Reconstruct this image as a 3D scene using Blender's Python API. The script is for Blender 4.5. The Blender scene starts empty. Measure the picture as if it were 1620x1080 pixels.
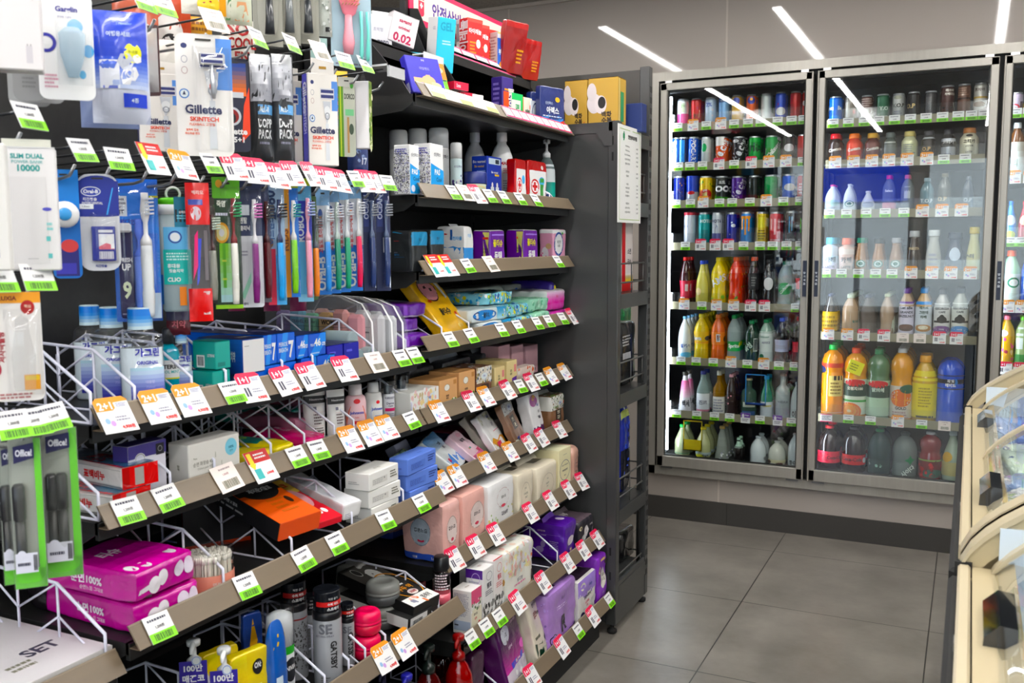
import bpy, math, random
from mathutils import Vector, Matrix, noise
rnd = random.Random(7)
COL = bpy.context.scene.collection
PI = math.pi
# ---------------------------------------------------------------- camera numbers (lens from a 3:2 frame)
FPX, YAW, PITCH, ROLL, EYE = 1489.0, 0.4532572, -0.10269871, -0.00485261, 1.2472
cf = Vector((-math.sin(YAW)*math.cos(PITCH), math.cos(YAW)*math.cos(PITCH), math.sin(PITCH)))
_r = Vector((math.cos(YAW), math.sin(YAW), 0)); _u = _r.cross(cf)
cr = math.cos(ROLL)*_r + math.sin(ROLL)*_u; cu = -math.sin(ROLL)*_r + math.cos(ROLL)*_u
CAMP = Vector((0, 0, EYE))
def on(x, y, ax, v):                      # where a sight line meets the plane axis = v
    d = (x-810)/FPX*cr - (y-540)/FPX*cu + cf
    return CAMP + d*((v-CAMP[ax])/d[ax])
def px(p):
    q = Vector(p)-CAMP; z = q.dot(cf)
    return 810+FPX*q.dot(cr)/z, 540-FPX*q.dot(cu)/z
def yat(pxx, X, Z):                       # y on the line x=X, z=Z that is seen in picture column pxx
    lo, hi = 0.3, 4.0
    for _ in range(40):
        m = (lo+hi)/2
        if px((X, m, Z))[0] < pxx: lo = m
        else: hi = m
    return lo
def xat(pxx, Y, Z):
    lo, hi = -2.5, 1.5
    for _ in range(40):
        m = (lo+hi)/2
        if px((m, Y, Z))[0] < pxx: lo = m
        else: hi = m
    return lo
def zat(pyy, X, Y):
    lo, hi = -0.5, 3.2
    for _ in range(40):
        m = (lo+hi)/2
        if px((X, Y, m))[1] > pyy: lo = m
        else: hi = m
    return lo
# ---------------------------------------------------------------- materials
def lin(h):
    h = h.lstrip('#')
    if len(h) == 3: h = ''.join(c*2 for c in h)
    v = [int(h[i:i+2], 16)/255 for i in (0, 2, 4)]
    return [c/12.92 if c <= .04045 else ((c+.055)/1.055)**2.4 for c in v]
MATS = {}
def M(c, k='c'):
    key = c+'/'+k
    if key in MATS: return MATS[key]
    m = bpy.data.materials.new(key); m.use_nodes = True; MATS[key] = m
    nt = m.node_tree; N = nt.nodes; L = nt.links
    b = N['Principled BSDF']; v_ = lin(c)
    if k in 'cpfghqy': l_ = .3*v_[0]+.6*v_[1]+.1*v_[2]; v_ = [min(.86, max(0, l_+(q-l_)*1.16)) for q in v_]
    col = (*v_, 1); b.inputs['Base Color'].default_value = col
    def s(n, v): b.inputs[n].default_value = v
    s('Roughness', {'c': .42, 'p': .28, 'g': .2, 'k': .75, 'm': .3, 'h': .06, 'w': .5, 'f': .32, 'q': .25}.get(k, .4))
    if k == 'm': s('Metallic', .85)
    if k == 'q': s('Metallic', .25); s('Coat Weight', .4)
    if k == 'h': s('IOR', 1.5); s('Coat Weight', .8); s('Coat Roughness', .04)
    if k == 'f' or k == 'g':                           # wrinkled film
        t = N.new('ShaderNodeTexCoord'); n = N.new('ShaderNodeTexNoise'); bp = N.new('ShaderNodeBump')
        n.inputs['Scale'].default_value = 22 if k == 'f' else 30; n.inputs['Detail'].default_value = 3
        n.inputs['Distortion'].default_value = .8
        bp.inputs['Strength'].default_value = .6; bp.inputs['Distance'].default_value = .006
        L.new(t.outputs['Object'], n.inputs['Vector']); L.new(n.outputs['Fac'], bp.inputs['Height']); L.new(bp.outputs['Normal'], b.inputs['Normal'])
        s('Coat Weight', .5); s('Coat Roughness', .12)
    if k == 'e':
        s('Emission Color', col); s('Emission Strength', 12)
    if k in ('x', 'y', 'z', 'G'):           # clear plastic, tinted plastic, milky film, pane
        tr = N.new('ShaderNodeBsdfTransparent'); mx = N.new('ShaderNodeMixShader'); lw = N.new('ShaderNodeLayerWeight'); pw = N.new('ShaderNodeMath'); mt = N.new('ShaderNodeMath')
        lw.inputs['Blend'].default_value = .5; pw.operation = 'POWER'; pw.inputs[1].default_value = {'x': 3.5, 'y': 3, 'z': 3, 'G': 3.5}[k]; mt.operation = 'MULTIPLY_ADD'
        mt.inputs[1].default_value = {'x': .75, 'y': .4, 'z': .3, 'G': .8}[k]; mt.inputs[2].default_value = {'x': .05, 'y': .45, 'z': .08, 'G': .06}[k]
        s('Roughness', {'x': .08, 'y': .15, 'z': .22, 'G': .02}[k]); sh = b
        if k in 'xG': sh = N.new('ShaderNodeBsdfGlossy'); sh.inputs['Roughness'].default_value = .09 if k == 'x' else .015; sh.inputs['Color'].default_value = (.9, .9, .9, 1)
        tr.inputs['Color'].default_value = {'x': (*[.82+.18*c_ for c_ in col[:3]], 1), 'y': col, 'z': (*[.85+.15*c_ for c_ in col[:3]], 1), 'G': (.97, .985, .98, 1)}[k]
        L.new(lw.outputs['Facing'], pw.inputs[0]); L.new(pw.outputs[0], mt.inputs[0]); L.new(mt.outputs[0], mx.inputs[0])
        L.new(tr.outputs[0], mx.inputs[1]); L.new(sh.outputs[0], mx.inputs[2])
        L.new(mx.outputs[0], N['Material Output'].inputs['Surface'])
    return m
def noise_mat(name, c0, c1, scale, rough=.6, spec=.5, bump=0.0, stretch=(1, 1, 1), detail=6, r2=None):
    m = bpy.data.materials.new(name); m.use_nodes = True; N = m.node_tree.nodes; L = m.node_tree.links
    b = N['Principled BSDF']; t = N.new('ShaderNodeTexCoord'); mp = N.new('ShaderNodeMapping'); n = N.new('ShaderNodeTexNoise'); r = N.new('ShaderNodeValToRGB')
    mp.inputs['Scale'].default_value = stretch; n.inputs['Scale'].default_value = scale; n.inputs['Detail'].default_value = detail; n.inputs['Roughness'].default_value = .65
    r.color_ramp.elements[0].position = .35; r.color_ramp.elements[1].position = .68
    r.color_ramp.elements[0].color = (*lin(c0), 1); r.color_ramp.elements[1].color = (*lin(c1), 1)
    L.new(t.outputs['Object'], mp.inputs[0]); L.new(mp.outputs[0], n.inputs['Vector']); L.new(n.outputs['Fac'], r.inputs[0]); L.new(r.outputs[0], b.inputs['Base Color'])
    b.inputs['Roughness'].default_value = rough; b.inputs['Specular IOR Level'].default_value = spec
    if bump:
        bp = N.new('ShaderNodeBump'); bp.inputs['Strength'].default_value = bump; bp.inputs['Distance'].default_value = .002
        L.new(n.outputs['Fac'], bp.inputs['Height']); L.new(bp.outputs[0], b.inputs['Normal'])
    return m
# ---------------------------------------------------------------- text outlines
TXT = {}
TC = bpy.data.curves.new('lettering', 'FONT'); TC.resolution_u = 2; TC.align_x = 'CENTER'; TC.space_line = .95
TO = bpy.data.objects.new('lettering', TC)
def text_mesh(s, bold=False):
    key = (s, bold)
    if key not in TXT:
        TC.body = s.replace('_', ' ').replace('\\n', '\n'); TC.offset = .034 if bold else .012; me = bpy.data.meshes.new_from_object(TO)
        vs = [(v.co.x, v.co.y) for v in me.vertices]; fs = [tuple(p.vertices) for p in me.polygons]
        bpy.data.meshes.remove(me)
        if not vs: vs = [(0, 0), (1, 0), (1, 1)]; fs = [(0, 1, 2)]
        x0 = min(v[0] for v in vs); x1 = max(v[0] for v in vs); y0 = min(v[1] for v in vs); y1 = max(v[1] for v in vs); h = max(y1-y0, 1e-4)
        TXT[key] = ([((x-(x0+x1)/2)/h, (y-(y0+y1)/2)/h) for x, y in vs], fs, (x1-x0)/h)
    return TXT[key]
# ---------------------------------------------------------------- mesh builder
class MB:
    def __init__(s): s.v = []; s.f = []; s.m = []; s.sm = []; s.mats = []
    def mi(s, m):
        if m not in s.mats: s.mats.append(m)
        return s.mats.index(m)
    def add(s, vs, fs, m, smooth=False):
        o = len(s.v); s.v += [tuple(v) for v in vs]; i = s.mi(m)
        for f in fs: s.f.append(tuple(a+o for a in f)); s.m.append(i); s.sm.append(smooth)
        return s
    def box(s, x0, x1, y0, y1, z0, z1, m, bev=0):
        if bev:
            b = min(bev, (x1-x0)/2.1, (y1-y0)/2.1, (z1-z0)/2.1)
            vs = []
            X, Y, Z = (x0, x1), (y0, y1), (z0, z1)
            idx = {}
            for i in (0, 1):
                for j in (0, 1):
                    for k in (0, 1):
                        c = (X[i], Y[j], Z[k]); d = (b if i == 0 else -b, b if j == 0 else -b, b if k == 0 else -b)
                        for a in range(3):
                            p = [c[q]+(0 if q == a else d[q]) for q in range(3)]; idx[(i, j, k, a)] = len(vs); vs.append(p)
            fs = []
            for a in range(3):
                b1, b2 = (a+1) % 3, (a+2) % 3
                for sgn in (0, 1):
                    q = []
                    for (u, w) in ((0, 0), (1, 0), (1, 1), (0, 1)):
                        t = [0, 0, 0]; t[a] = sgn; t[b1] = u; t[b2] = w; q.append(idx[(*t, a)])
                    fs.append(q if sgn else q[::-1])
                    for w in (0, 1):      # edges between face a and b1 at sign sgn, w along b2
                        pass
            for a in range(3):             # edge along axis a
                b1, b2 = (a+1) % 3, (a+2) % 3
                for u in (0, 1):
                    for w in (0, 1):
                        t0 = [0, 0, 0]; t1 = [0, 0, 0]; t1[a] = 1
                        for t in (t0, t1): t[b1] = u; t[b2] = w
                        q = [idx[(*t0, b1)], idx[(*t1, b1)], idx[(*t1, b2)], idx[(*t0, b2)]]
                        fs.append(q if (u == w) else q[::-1])
            for i in (0, 1):
                for j in (0, 1):
                    for k in (0, 1): 
                        q = [idx[(i, j, k, a)] for a in range(3)]; fs.append(q if (i+j+k) % 2 else q[::-1])
            return s.add(vs, fs, m)
        vs = [(x, y, z) for x in (x0, x1) for y in (y0, y1) for z in (z0, z1)]
        return s.add(vs, [(0, 1, 3, 2), (4, 6, 7, 5), (0, 4, 5, 1), (2, 3, 7, 6), (0, 2, 6, 4), (1, 5, 7, 3)], m)
    def prism(s, pts, axis, a0, a1, m, smooth=False):     # pts: 2-D outline in the other two axes
        n = len(pts)
        def P(p, a): return (a, p[0], p[1]) if axis == 0 else ((p[0], a, p[1]) if axis == 1 else (p[0], p[1], a))
        vs = [P(p, a0) for p in pts]+[P(p, a1) for p in pts]
        fs = [(i, (i+1) % n, n+(i+1) % n, n+i) for i in range(n)]+[tuple(range(n))[::-1], tuple(range(n, 2*n))]
        return s.add(vs, fs, m, smooth)
    def lathe(s, prof, m, seg=20, c=(0, 0), sx=1, sy=1, smooth=True, caps=True):
        vs = []
        for r, z in prof:
            for i in range(seg):
                a = 2*PI*i/seg; vs.append((c[0]+r*math.cos(a)*sx, c[1]+r*math.sin(a)*sy, z))
        fs = [(j*seg+i, j*seg+(i+1) % seg, (j+1)*seg+(i+1) % seg, (j+1)*seg+i) for j in range(len(prof)-1) for i in range(seg)]
        s.add(vs, fs, m, smooth)
        if caps:
            o = len(s.v)-len(vs)
            for b in (0, len(prof)-1):
                if prof[b][0] > 1e-4: s.f.append(tuple(o+b*seg+i for i in (range(seg) if b else range(seg-1, -1, -1)))); s.m.append(s.mi(m)); s.sm.append(False)
        return s
    def tube(s, pts, r, m, seg=8, close=False):
        pts = [Vector(p) for p in pts]; n = len(pts); vs = []; prev = None
        rs = r if isinstance(r, (list, tuple)) else [r]*n
        for i, p in enumerate(pts):
            a = pts[i-1] if (i or close) else p; b = pts[(i+1) % n] if (i < n-1 or close) else p
            d = (b-a).normalized() if (b-a).length > 1e-9 else Vector((0, 0, 1))
            if prev is None: t = d.orthogonal().normalized()
            else:
                t = prev-d*prev.dot(d); t = t.normalized() if t.length > 1e-6 else d.orthogonal().normalized()
            prev = t; bn = d.cross(t)
            for k in range(seg):
                an = 2*PI*k/seg; vs.append(p+(t*math.cos(an)+bn*math.sin(an))*rs[i])
        fs = [(j*seg+k, j*seg+(k+1) % seg, ((j+1) % n)*seg+(k+1) % seg, ((j+1) % n)*seg+k) for j in range(n if close else n-1) for k in range(seg)]
        if not close: fs += [tuple(range(seg))[::-1], tuple((n-1)*seg+k for k in range(seg))]
        return s.add(vs, fs, m, seg > 5)
    def build(s, name, parent=None, loc=None, rot=None):
        me = bpy.data.meshes.new(name); me.from_pydata(s.v, [], s.f)
        for m in s.mats: me.materials.append(m)
        me.polygons.foreach_set('material_index', s.m); me.polygons.foreach_set('use_smooth', s.sm); me.update()
        o = bpy.data.objects.new(name, me); COL.objects.link(o)
        if parent: o.parent = parent
        if loc is not None: o.location = loc
        if rot is not None: o.rotation_euler = rot
        return o
def tag(o, label, cat, group=None):
    o['label'] = label; o['category'] = cat
    if group: o['group'] = group
    return o
def thing(name, label, cat, loc=(0, 0, 0), rot=(0, 0, 0), group=None):
    o = bpy.data.objects.new(name, None); o.empty_display_size = .05; COL.objects.link(o); o.location = loc; o.rotation_euler = rot
    return tag(o, label, cat, group)
def struct(o): o['kind'] = 'structure'; return o
def copy_tree(o, parent=None):
    kids = list(o.children); c = o.copy(); COL.objects.link(c); c.parent = parent
    for k in kids: copy_tree(k, c)
    return c
# ---------------------------------------------------------------- face maps and printed art
class FM:
    def __init__(s, fn, W, H, nx=1, ny=1): s.fn = fn; s.W = W; s.H = H; s.nx = nx; s.ny = ny
    def at(s, u, v, off): p, n = s.fn(u, v); return p+n*off
def flat(o, U, V):
    o, U, V = Vector(o), Vector(U), Vector(V); n = U.cross(V).normalized()
    return FM(lambda u, v: (o+U*u+V*v, n), U.length, V.length)
def boxmaps(w, d, h):
    return {'F': flat((0, -w/2, 0), (0, w, 0), (0, 0, h)), 'L': flat((-d, -w/2, 0), (d, 0, 0), (0, 0, h)), 'R': flat((0, w/2, 0), (-d, 0, 0), (0, 0, h)),
            'T': flat((0, -w/2, h), (0, w, 0), (-d, 0, 0)), 'B': flat((-d, w/2, 0), (0, -w, 0), (0, 0, h))}
def cylmap(rf, H, span=PI, rot=0, sx=1, sy=1):
    def fn(u, v):
        a = (u-.5)*span+rot; r = rf(v*H); e = H*.01; dr = (rf(min(H, v*H+e))-rf(max(0, v*H-e)))/(2*e)
        return Vector((r*math.cos(a)*sx, r*math.sin(a)*sy, v*H)), Vector((math.cos(a)/sx, math.sin(a)/sy, -dr)).normalized()
    return FM(fn, rf(H*.4)*span*max(sx, sy), H, 10, 8)
def art(mb, maps, spec, k='c', base=.00025):
    lay = 0
    for e in spec.split(';'):
        t = e.split()
        if not t: continue
        fm = maps[t[0]] if isinstance(maps, dict) else maps; 
        if isinstance(maps, dict): t = t[1:]
        op = t[0]; lay += 1; off = base+lay*.00006
        if op == 'r':
            u0, v0, u1, v1 = map(float, t[1:5]); grid(mb, fm, u0, v0, u1, v1, M(t[5], k), off)
        elif op == 'g':
            u0, v0, u1, v1 = map(float, t[1:5]); n = 8; a, b = hexv(t[5]), hexv(t[6])
            for i in range(n):
                c = ''.join('%02x' % round(a[j]+(b[j]-a[j])*i/(n-1)) for j in range(3))
                grid(mb, fm, u0, v0+(v1-v0)*i/n, u1, v0+(v1-v0)*(i+1)/n, M(c, k), off)
        elif op in 'eE':
            cu_, cv_, ru, rv = map(float, t[1:5]); n = 20; pts = [fm.at(cu_, cv_, off)]; R = 3 if fm.nx > 1 else 1; fs = []
            for j in range(1, R+1):
                for i in range(n):
                    a = 2*PI*i/n; pts.append(fm.at(cu_+ru*math.cos(a)*j/R, cv_+rv*math.sin(a)*j/R, off))
            fs = [(0, 1+i, 1+(i+1) % n) for i in range(n)]+[(1+(j-1)*n+i, 1+j*n+i, 1+j*n+(i+1) % n, 1+(j-1)*n+(i+1) % n) for j in range(1, R) for i in range(n)]
            mb.add(pts, fs, M(t[5], k), fm.nx > 1)
        elif op == 'o':
            cu_, cv_, ru, rv = map(float, t[1:5]); w = float(t[5]) if len(t) > 6 else .15; n = 24; pts = []
            for q in (1, 1-w):
                for i in range(n): a = 2*PI*i/n; pts.append(fm.at(cu_+ru*q*math.cos(a), cv_+rv*q*math.sin(a), off))
            mb.add(pts, [(i, (i+1) % n, n+(i+1) % n, n+i) for i in range(n)], M(t[-1], k))
        elif op in 'tT':
            cu_, cv_, h = map(float, t[2:5]); vs, fs, asp = text_mesh(t[1], op == 'T'); hh = h*fm.H; wm = float(t[6]) if len(t) > 6 else 0
            ang = math.radians(float(t[7])) if len(t) > 7 else 0; sw = 1
            if wm and asp*hh > wm*fm.W: sw = wm*fm.W/(asp*hh)
            if ang and wm and abs(math.sin(ang)) > .7: sw = min(1, wm*fm.H/(asp*hh))
            ca, sa = math.cos(ang), math.sin(ang); pts = []
            for x, y in vs:
                x *= hh*sw; y *= hh; pts.append(fm.at(cu_+(x*ca-y*sa)/fm.W, cv_+(x*sa+y*ca)/fm.H, off+.0001))
            mb.add(pts, fs, M(t[5], k))
        elif op == 'p':
            q = list(map(float, t[2:])); pts = [fm.at(q[i], q[i+1], off) for i in range(0, len(q), 2)]; mb.add(pts, [tuple(range(len(pts)))], M(t[1], k))
        elif op == 'l':                      # small print too fine to read: rows of short strokes
            u0, v0, u1, v1 = map(float, t[1:5]); n = int(t[5]); m = M(t[6], k); rr = random.Random(int(u0*91+v0*37+n))
            for i in range(n):
                vv = v1-(v1-v0)*(i+.5)/n; hv = (v1-v0)/n*.26; u = u0; ue = u1-(u1-u0)*rr.random()*.35
                while u < ue:
                    wv = (u1-u0)*rr.uniform(.05, .16); grid(mb, fm, u, vv-hv, min(ue, u+wv), vv+hv, m, off, 1, 1); u += wv+(u1-u0)*.03
        elif op == 'b':                      # barcode
            u0, v0, u1, v1 = map(float, t[1:5]); m = M(t[5] if len(t) > 5 else '222', k); u = u0; rr = random.Random(3); w = (u1-u0)/26
            while u < u1: a = w*rr.choice((.5, .8, 1.5)); grid(mb, fm, u, v0, min(u1, u+a), v1, m, off, 1, 1); u += a+w*rr.choice((.5, .9))
        elif op == 's':                      # scattered blossoms or leaves
            u0, v0, u1, v1 = map(float, t[1:5]); n = int(t[5]); sz = float(t[6]); rr = random.Random(n+int(sz*1e4)); cs = t[7].split(',')
            for i in range(n):
                a, b = rr.uniform(u0, u1), rr.uniform(v0, v1); q = sz*rr.uniform(.6, 1.3); ph = rr.random()*6; ru, rv = q/fm.W, q/fm.H; el = rr.uniform(.4, 1)
                mb.add([fm.at(a+ru*math.cos(ph+j*PI/3)*(el if j % 3 else 1), b+rv*math.sin(ph+j*PI/3), off+i*.000004) for j in range(6)], [(0, 1, 2, 3, 4, 5)], M(cs[i % len(cs)], k))
    return mb
def hexv(c):
    if len(c) == 3: c = ''.join(x*2 for x in c)
    return [int(c[i:i+2], 16) for i in (0, 2, 4)]
def grid(mb, fm, u0, v0, u1, v1, m, off, nx=None, ny=None):
    nx = nx or max(1, round(fm.nx*abs(u1-u0))); ny = ny or max(1, round(fm.ny*abs(v1-v0)))
    pts = [fm.at(u0+(u1-u0)*i/nx, v0+(v1-v0)*j/ny, off) for j in range(ny+1) for i in range(nx+1)]
    mb.add(pts, [(j*(nx+1)+i, j*(nx+1)+i+1, (j+1)*(nx+1)+i+1, (j+1)*(nx+1)+i) for j in range(ny) for i in range(nx)], m, fm.nx > 1)
# ---------------------------------------------------------------- the shop itself
S = bpy.context.scene
cam = bpy.data.cameras.new('camera'); co = bpy.data.objects.new('camera', cam); COL.objects.link(co); S.camera = co
co.matrix_world = Matrix(((cr.x, cu.x, -cf.x, CAMP.x), (cr.y, cu.y, -cf.y, CAMP.y), (cr.z, cu.z, -cf.z, CAMP.z), (0, 0, 0, 1)))
cam.sensor_width = 36; cam.lens = FPX/1620*36; cam.clip_start = .02
cam.dof.use_dof = True; cam.dof.focus_distance = 2.6; cam.dof.aperture_fstop = 9
S.view_settings.view_transform = 'Standard'; S.view_settings.look = 'None'; S.view_settings.gamma = 1; S.view_settings.exposure = .32
S.cycles.max_bounces = 8; S.cycles.transparent_max_bounces = 24; S.cycles.sample_clamp_indirect = 4; S.cycles.caustics_reflective = False; S.cycles.caustics_refractive = False
S.cycles.diffuse_bounces = 3; S.cycles.glossy_bounces = 3
wd = bpy.data.worlds.new('daylight'); S.world = wd; wd.use_nodes = True
wd.node_tree.nodes['Background'].inputs[0].default_value = (.82, .92, 1, 1); wd.node_tree.nodes['Background'].inputs[1].default_value = 2.6
# floor tiles, 0.6 m grid
fm_ = noise_mat('floor_tile', '#6f6a63', '#8e8880', 3.2, .33, .5, .05, detail=10)
N = fm_.node_tree.nodes; L = fm_.node_tree.links; b = N['Principled BSDF']; ramp = N['Color Ramp']
tc = N.new('ShaderNodeTexCoord'); sp = N.new('ShaderNodeSeparateXYZ'); L.new(tc.outputs['Object'], sp.inputs[0])
def mth(op, a, bb=None):
    n = N.new('ShaderNodeMath'); n.operation = op
    for i, q in enumerate((a, bb)):
        if q is None: continue
        if isinstance(q, (int, float)): n.inputs[i].default_value = q
        else: L.new(q, n.inputs[i])
    return n.outputs[0]
gl = []
for ax, o in (('X', -.676), ('Y', 3.213)):
    f = mth('FRACT', mth('DIVIDE', mth('SUBTRACT', sp.outputs[ax], o-30), .6)); gl.append(mth('MAXIMUM', mth('LESS_THAN', f, .0032), mth('GREATER_THAN', f, .9968)))
g = mth('MAXIMUM', gl[0], gl[1]); mx = N.new('ShaderNodeMix'); mx.data_type = 'RGBA'; mx.inputs['B'].default_value = (*lin('#2b2926'), 1)
L.new(g, mx.inputs['Factor']); L.new(ramp.outputs[0], mx.inputs['A']); L.new(mx.outputs['Result'], b.inputs['Base Color'])
n2 = N.new('ShaderNodeTexNoise'); n2.inputs['Scale'].default_value = 60; n2.inputs['Detail'].default_value = 4
struct(MB().box(-4, 2.2, -2.2, 4.9, -.05, 0, fm_).build('floor'))
ceil_m = noise_mat('ceiling_board', '#8a8782', '#a6a39d', 90, .85, .2, .6)
struct(MB().box(-4, 2.2, -2.2, 4.09, 2.36, 2.42, ceil_m).build('ceiling'))
panel = M('#a79e96', 'w')
panel.node_tree.nodes['Principled BSDF'].inputs['Roughness'].default_value = .6
panel.node_tree.nodes['Principled BSDF'].inputs['Coat Weight'].default_value = 1; panel.node_tree.nodes['Principled BSDF'].inputs['Coat Roughness'].default_value = .045
WY = 4.09
w = MB()
w.box(-4, -1.285, WY, WY+.1, .0, 2.36, panel); w.box(-1.285, 2.2, WY, WY+.1, 1.987, 2.36, panel); w.box(-1.285, 2.2, WY, WY+.1, 0, .21, panel)
struct(w.build('wall_back'))
seam = M('#b8b0a8', 'c')
for i, (xx, z0, z1) in enumerate(((-.972, 1.99, 2.36), (-.972, .1, .21), (-2.0, .1, 2.36), (.2, 1.99, 2.36))):
    struct(MB().box(xx-.004, xx+.004, WY-.0015, WY, z0, z1, seam).build('trim_%d' % (i+1)))
kick = M('#3b3936', 'w')
k_ = MB().box(-4, 2.2, WY-.008, WY, 0, .1, kick)
struct(k_.build('baseboard_back')); struct(MB().box(-.934, -.931, WY-.0085, WY-.008, 0, .1, M('#1e1c1a')).build('trim_5'))
struct(MB().box(-4, 2.2, WY-.012, WY, 2.345, 2.36, seam).build('trim_6'))
wm = M('#c9c5bf', 'k')
struct(MB().box(-4.1, -4, -2.2, 4.2, 0, 2.36, wm).build('wall_left')); struct(MB().box(2.2, 2.3, -2.2, 4.9, 0, 2.36, wm).build('wall_right'))
wf = MB(); wf.box(-4, 2.2, -2.3, -2.2, 0, .5, wm); wf.box(-4, 2.2, -2.3, -2.2, 2.1, 2.36, wm)
for a, b_ in ((-4, -3.6), (-2.1, -2.0), (-.55, -.45), (.95, 1.05), (2.0, 2.2)): wf.box(a, b_, -2.3, -2.2, .5, 2.1, wm)
struct(wf.build('wall_front'))
for i, (a, b_) in enumerate(((-3.6, -2.1), (-2.0, -.55), (-.45, .95), (1.05, 2.0))):
    q = MB(); q.box(a, b_, -2.252, -2.248, .5, 2.1, M('#ffffff', 'G')); 
    for (x0, x1, z0, z1) in ((a, a+.04, .5, 2.1), (b_-.04, b_, .5, 2.1), (a, b_, .5, .54), (a, b_, 2.06, 2.1)): q.box(x0, x1, -2.27, -2.23, z0, z1, M('#b5b3ae', 'm'))
    struct(q.build('window_%d' % (i+1)))
t = thing('outdoor_sign', 'backlit blue sign board outside the shop window', 'sign', (-1.15, -3, 0))
MB().box(-.5, .5, -.04, 0, 1.70, 2.08, M('#1c3cc8', 'e')).build('sign_face', t); MB().box(-.52, .52, -.06, -.041, 1.68, 2.1, M('#2a3a6a', 'p')).build('sign_case', t); MB().box(-.03, .03, -.12, -.061, 0, 2.0, M('#666', 'm')).build('post', t)
M('#1c3cc8', 'e').node_tree.nodes['Principled BSDF'].inputs['Emission Strength'].default_value = 3
struct(MB().box(-9, 9, -12, -2.3, -.12, -.02, M('#8a8782', 'k')).build('ground'))
# ceiling lamps: thin strips running along the aisle
def lamp(x, y0, y1, lab):
    t = thing('ceiling_light', lab, 'ceiling light', (x, (y0+y1)/2, 2.36), group=None); l = (y1-y0)/2
    MB().box(-.03, .03, -l, l, -.012, -.0005, M('#dddad4', 'p')).build('housing', t)
    MB().box(-.02, .02, -l+.01, l-.01, -.016, -.0125, LAMP).build('diffuser', t)
LAMP = M('#fffcf8', 'e'); LAMP.node_tree.nodes['Principled BSDF'].inputs['Emission Strength'].default_value = 50
for x, nm in ((-1.74, 'above the gondola'), (-.87, 'above the aisle'), (.09, 'above the freezers'), (1.0, 'by the right wall')):
    for y0, y1, w_ in ((1.72, 3.55, 'by the drink coolers'), (-.16, 1.69, 'in the middle of the row'), (-2.05, -.19, 'by the shop front')): lamp(x, y0, y1, 'long white ceiling strip lamp %s, %s' % (nm, w_))
# ---------------------------------------------------------------- gondola
BLK = noise_mat('black_steel', '#1b1b1b', '#232322', 40, .42, .45, .05); GRY = M('#3f4040', 'p'); DK = M('#262727', 'p'); TAU = noise_mat('taupe_strip', '#6c5e4c', '#786853', 8, .34, .5, 0, (1, .2, 1)); WW = M('#dfdff0', 'p')
XB = -1.50
BAYS = {'near': (.05, .945), 'middle': (.945, 1.85), 'far': (1.85, 2.75)}
for n, (a, b_) in BAYS.items():
    t = thing('shelving_bay', 'black steel back wall of the %s shelving bay' % n, 'shelving frame', (XB, (a+b_)/2, 0)); l = (b_-a)/2
    MB().box(-.02, 0, -l+.001, l-.001, 0, 1.88, BLK).build('back_panel', t)
    for yy in (-l+.001, l-.026):
        u = MB().box(0, .03, yy, yy+.025, 0, 1.88, DK)
        for k in range(44): u.box(.0301, .0306, yy+.008, yy+.013, .1+k*.04, .12+k*.04, M('#050505', 'k'))
        u.build('upright', t)
    MB().box(0, .48 if n == 'far' else .44, -l+.03, l-.03, .0, .09, M('#1d1d1d', 'k')).build('base_plinth', t)
SH = {'B1': (-1.119, 1.581), 'B2': (-1.117, 1.355), 'B3': (-1.117, 1.178), 'B4': (-1.114, 1.003), 'B5': (-1.12, .833), 'B6': (-1.12, .657), 'B7': (-1.069, .484), 'B8': (-1.01, .309), 'B9': (-.974, .113),
      'A1': (-1.122, .980), 'A2': (-1.12, .834), 'A3': (-1.068, .660), 'A4': (-1.021, .403), 'A5': (-.974, .113), 'N3': (-1.088, .626), 'N4': (-1.02, .36)}
SNAME = {'B1': 'far bay top shelf', 'B2': 'far bay second shelf', 'B3': 'far bay third shelf', 'B4': 'far bay fourth shelf', 'B5': 'far bay fifth shelf', 'B6': 'far bay sixth shelf', 'B7': 'far bay seventh shelf', 'B8': 'far bay eighth shelf', 'B9': 'far bay bottom shelf',
         'A1': 'middle bay first shelf', 'A2': 'middle bay second shelf', 'A3': 'middle bay third shelf', 'A4': 'middle bay fourth shelf', 'A5': 'middle bay bottom shelf', 'N3': 'near bay upper shelf', 'N4': 'near bay lower shelf'}
TILT = math.atan2(.022, .032); SLEN = math.hypot(.022, .032)
def shelf(key):
    X, Z = SH[key]; a, b_ = BAYS['far' if key[0] == 'B' else 'middle' if key[0] == 'A' else 'near']
    l = (b_-a)/2-.004; t = thing('gondola_shelf', 'black steel shelf with a taupe price strip, %s' % SNAME[key], 'shelf', (X, (a+b_)/2, Z))
    bd = MB().box(XB-X+.031, -.024, -l, l, -.012, .006, BLK); bd.box(-.03, -.022, -l, l, -.02, .006, DK)
    for yy in (-l, l-.003): bd.prism([(XB-X+.031, -.012), (-.03, -.012), (-.06, -.03), (XB-X+.031, -.06)], 1, yy, yy+.003, DK)
    bd.build('shelf_board', t)
    s_ = MB().prism([(-.022, .032), (-.0245, .031), (-.003, -.001), (0, 0)], 1, -l, l, TAU); s_.box(-.024, -.004, -l, l, -.001, 0, TAU)
    s_.prism([(-.0225, .0335), (-.0255, .0325), (-.0245, .0305), (-.0215, .0315)], 1, -l, l, M('#8d8171', 'p'))
    s_.build('price_strip', t)
    return t
for k in SH: shelf(k)
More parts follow.
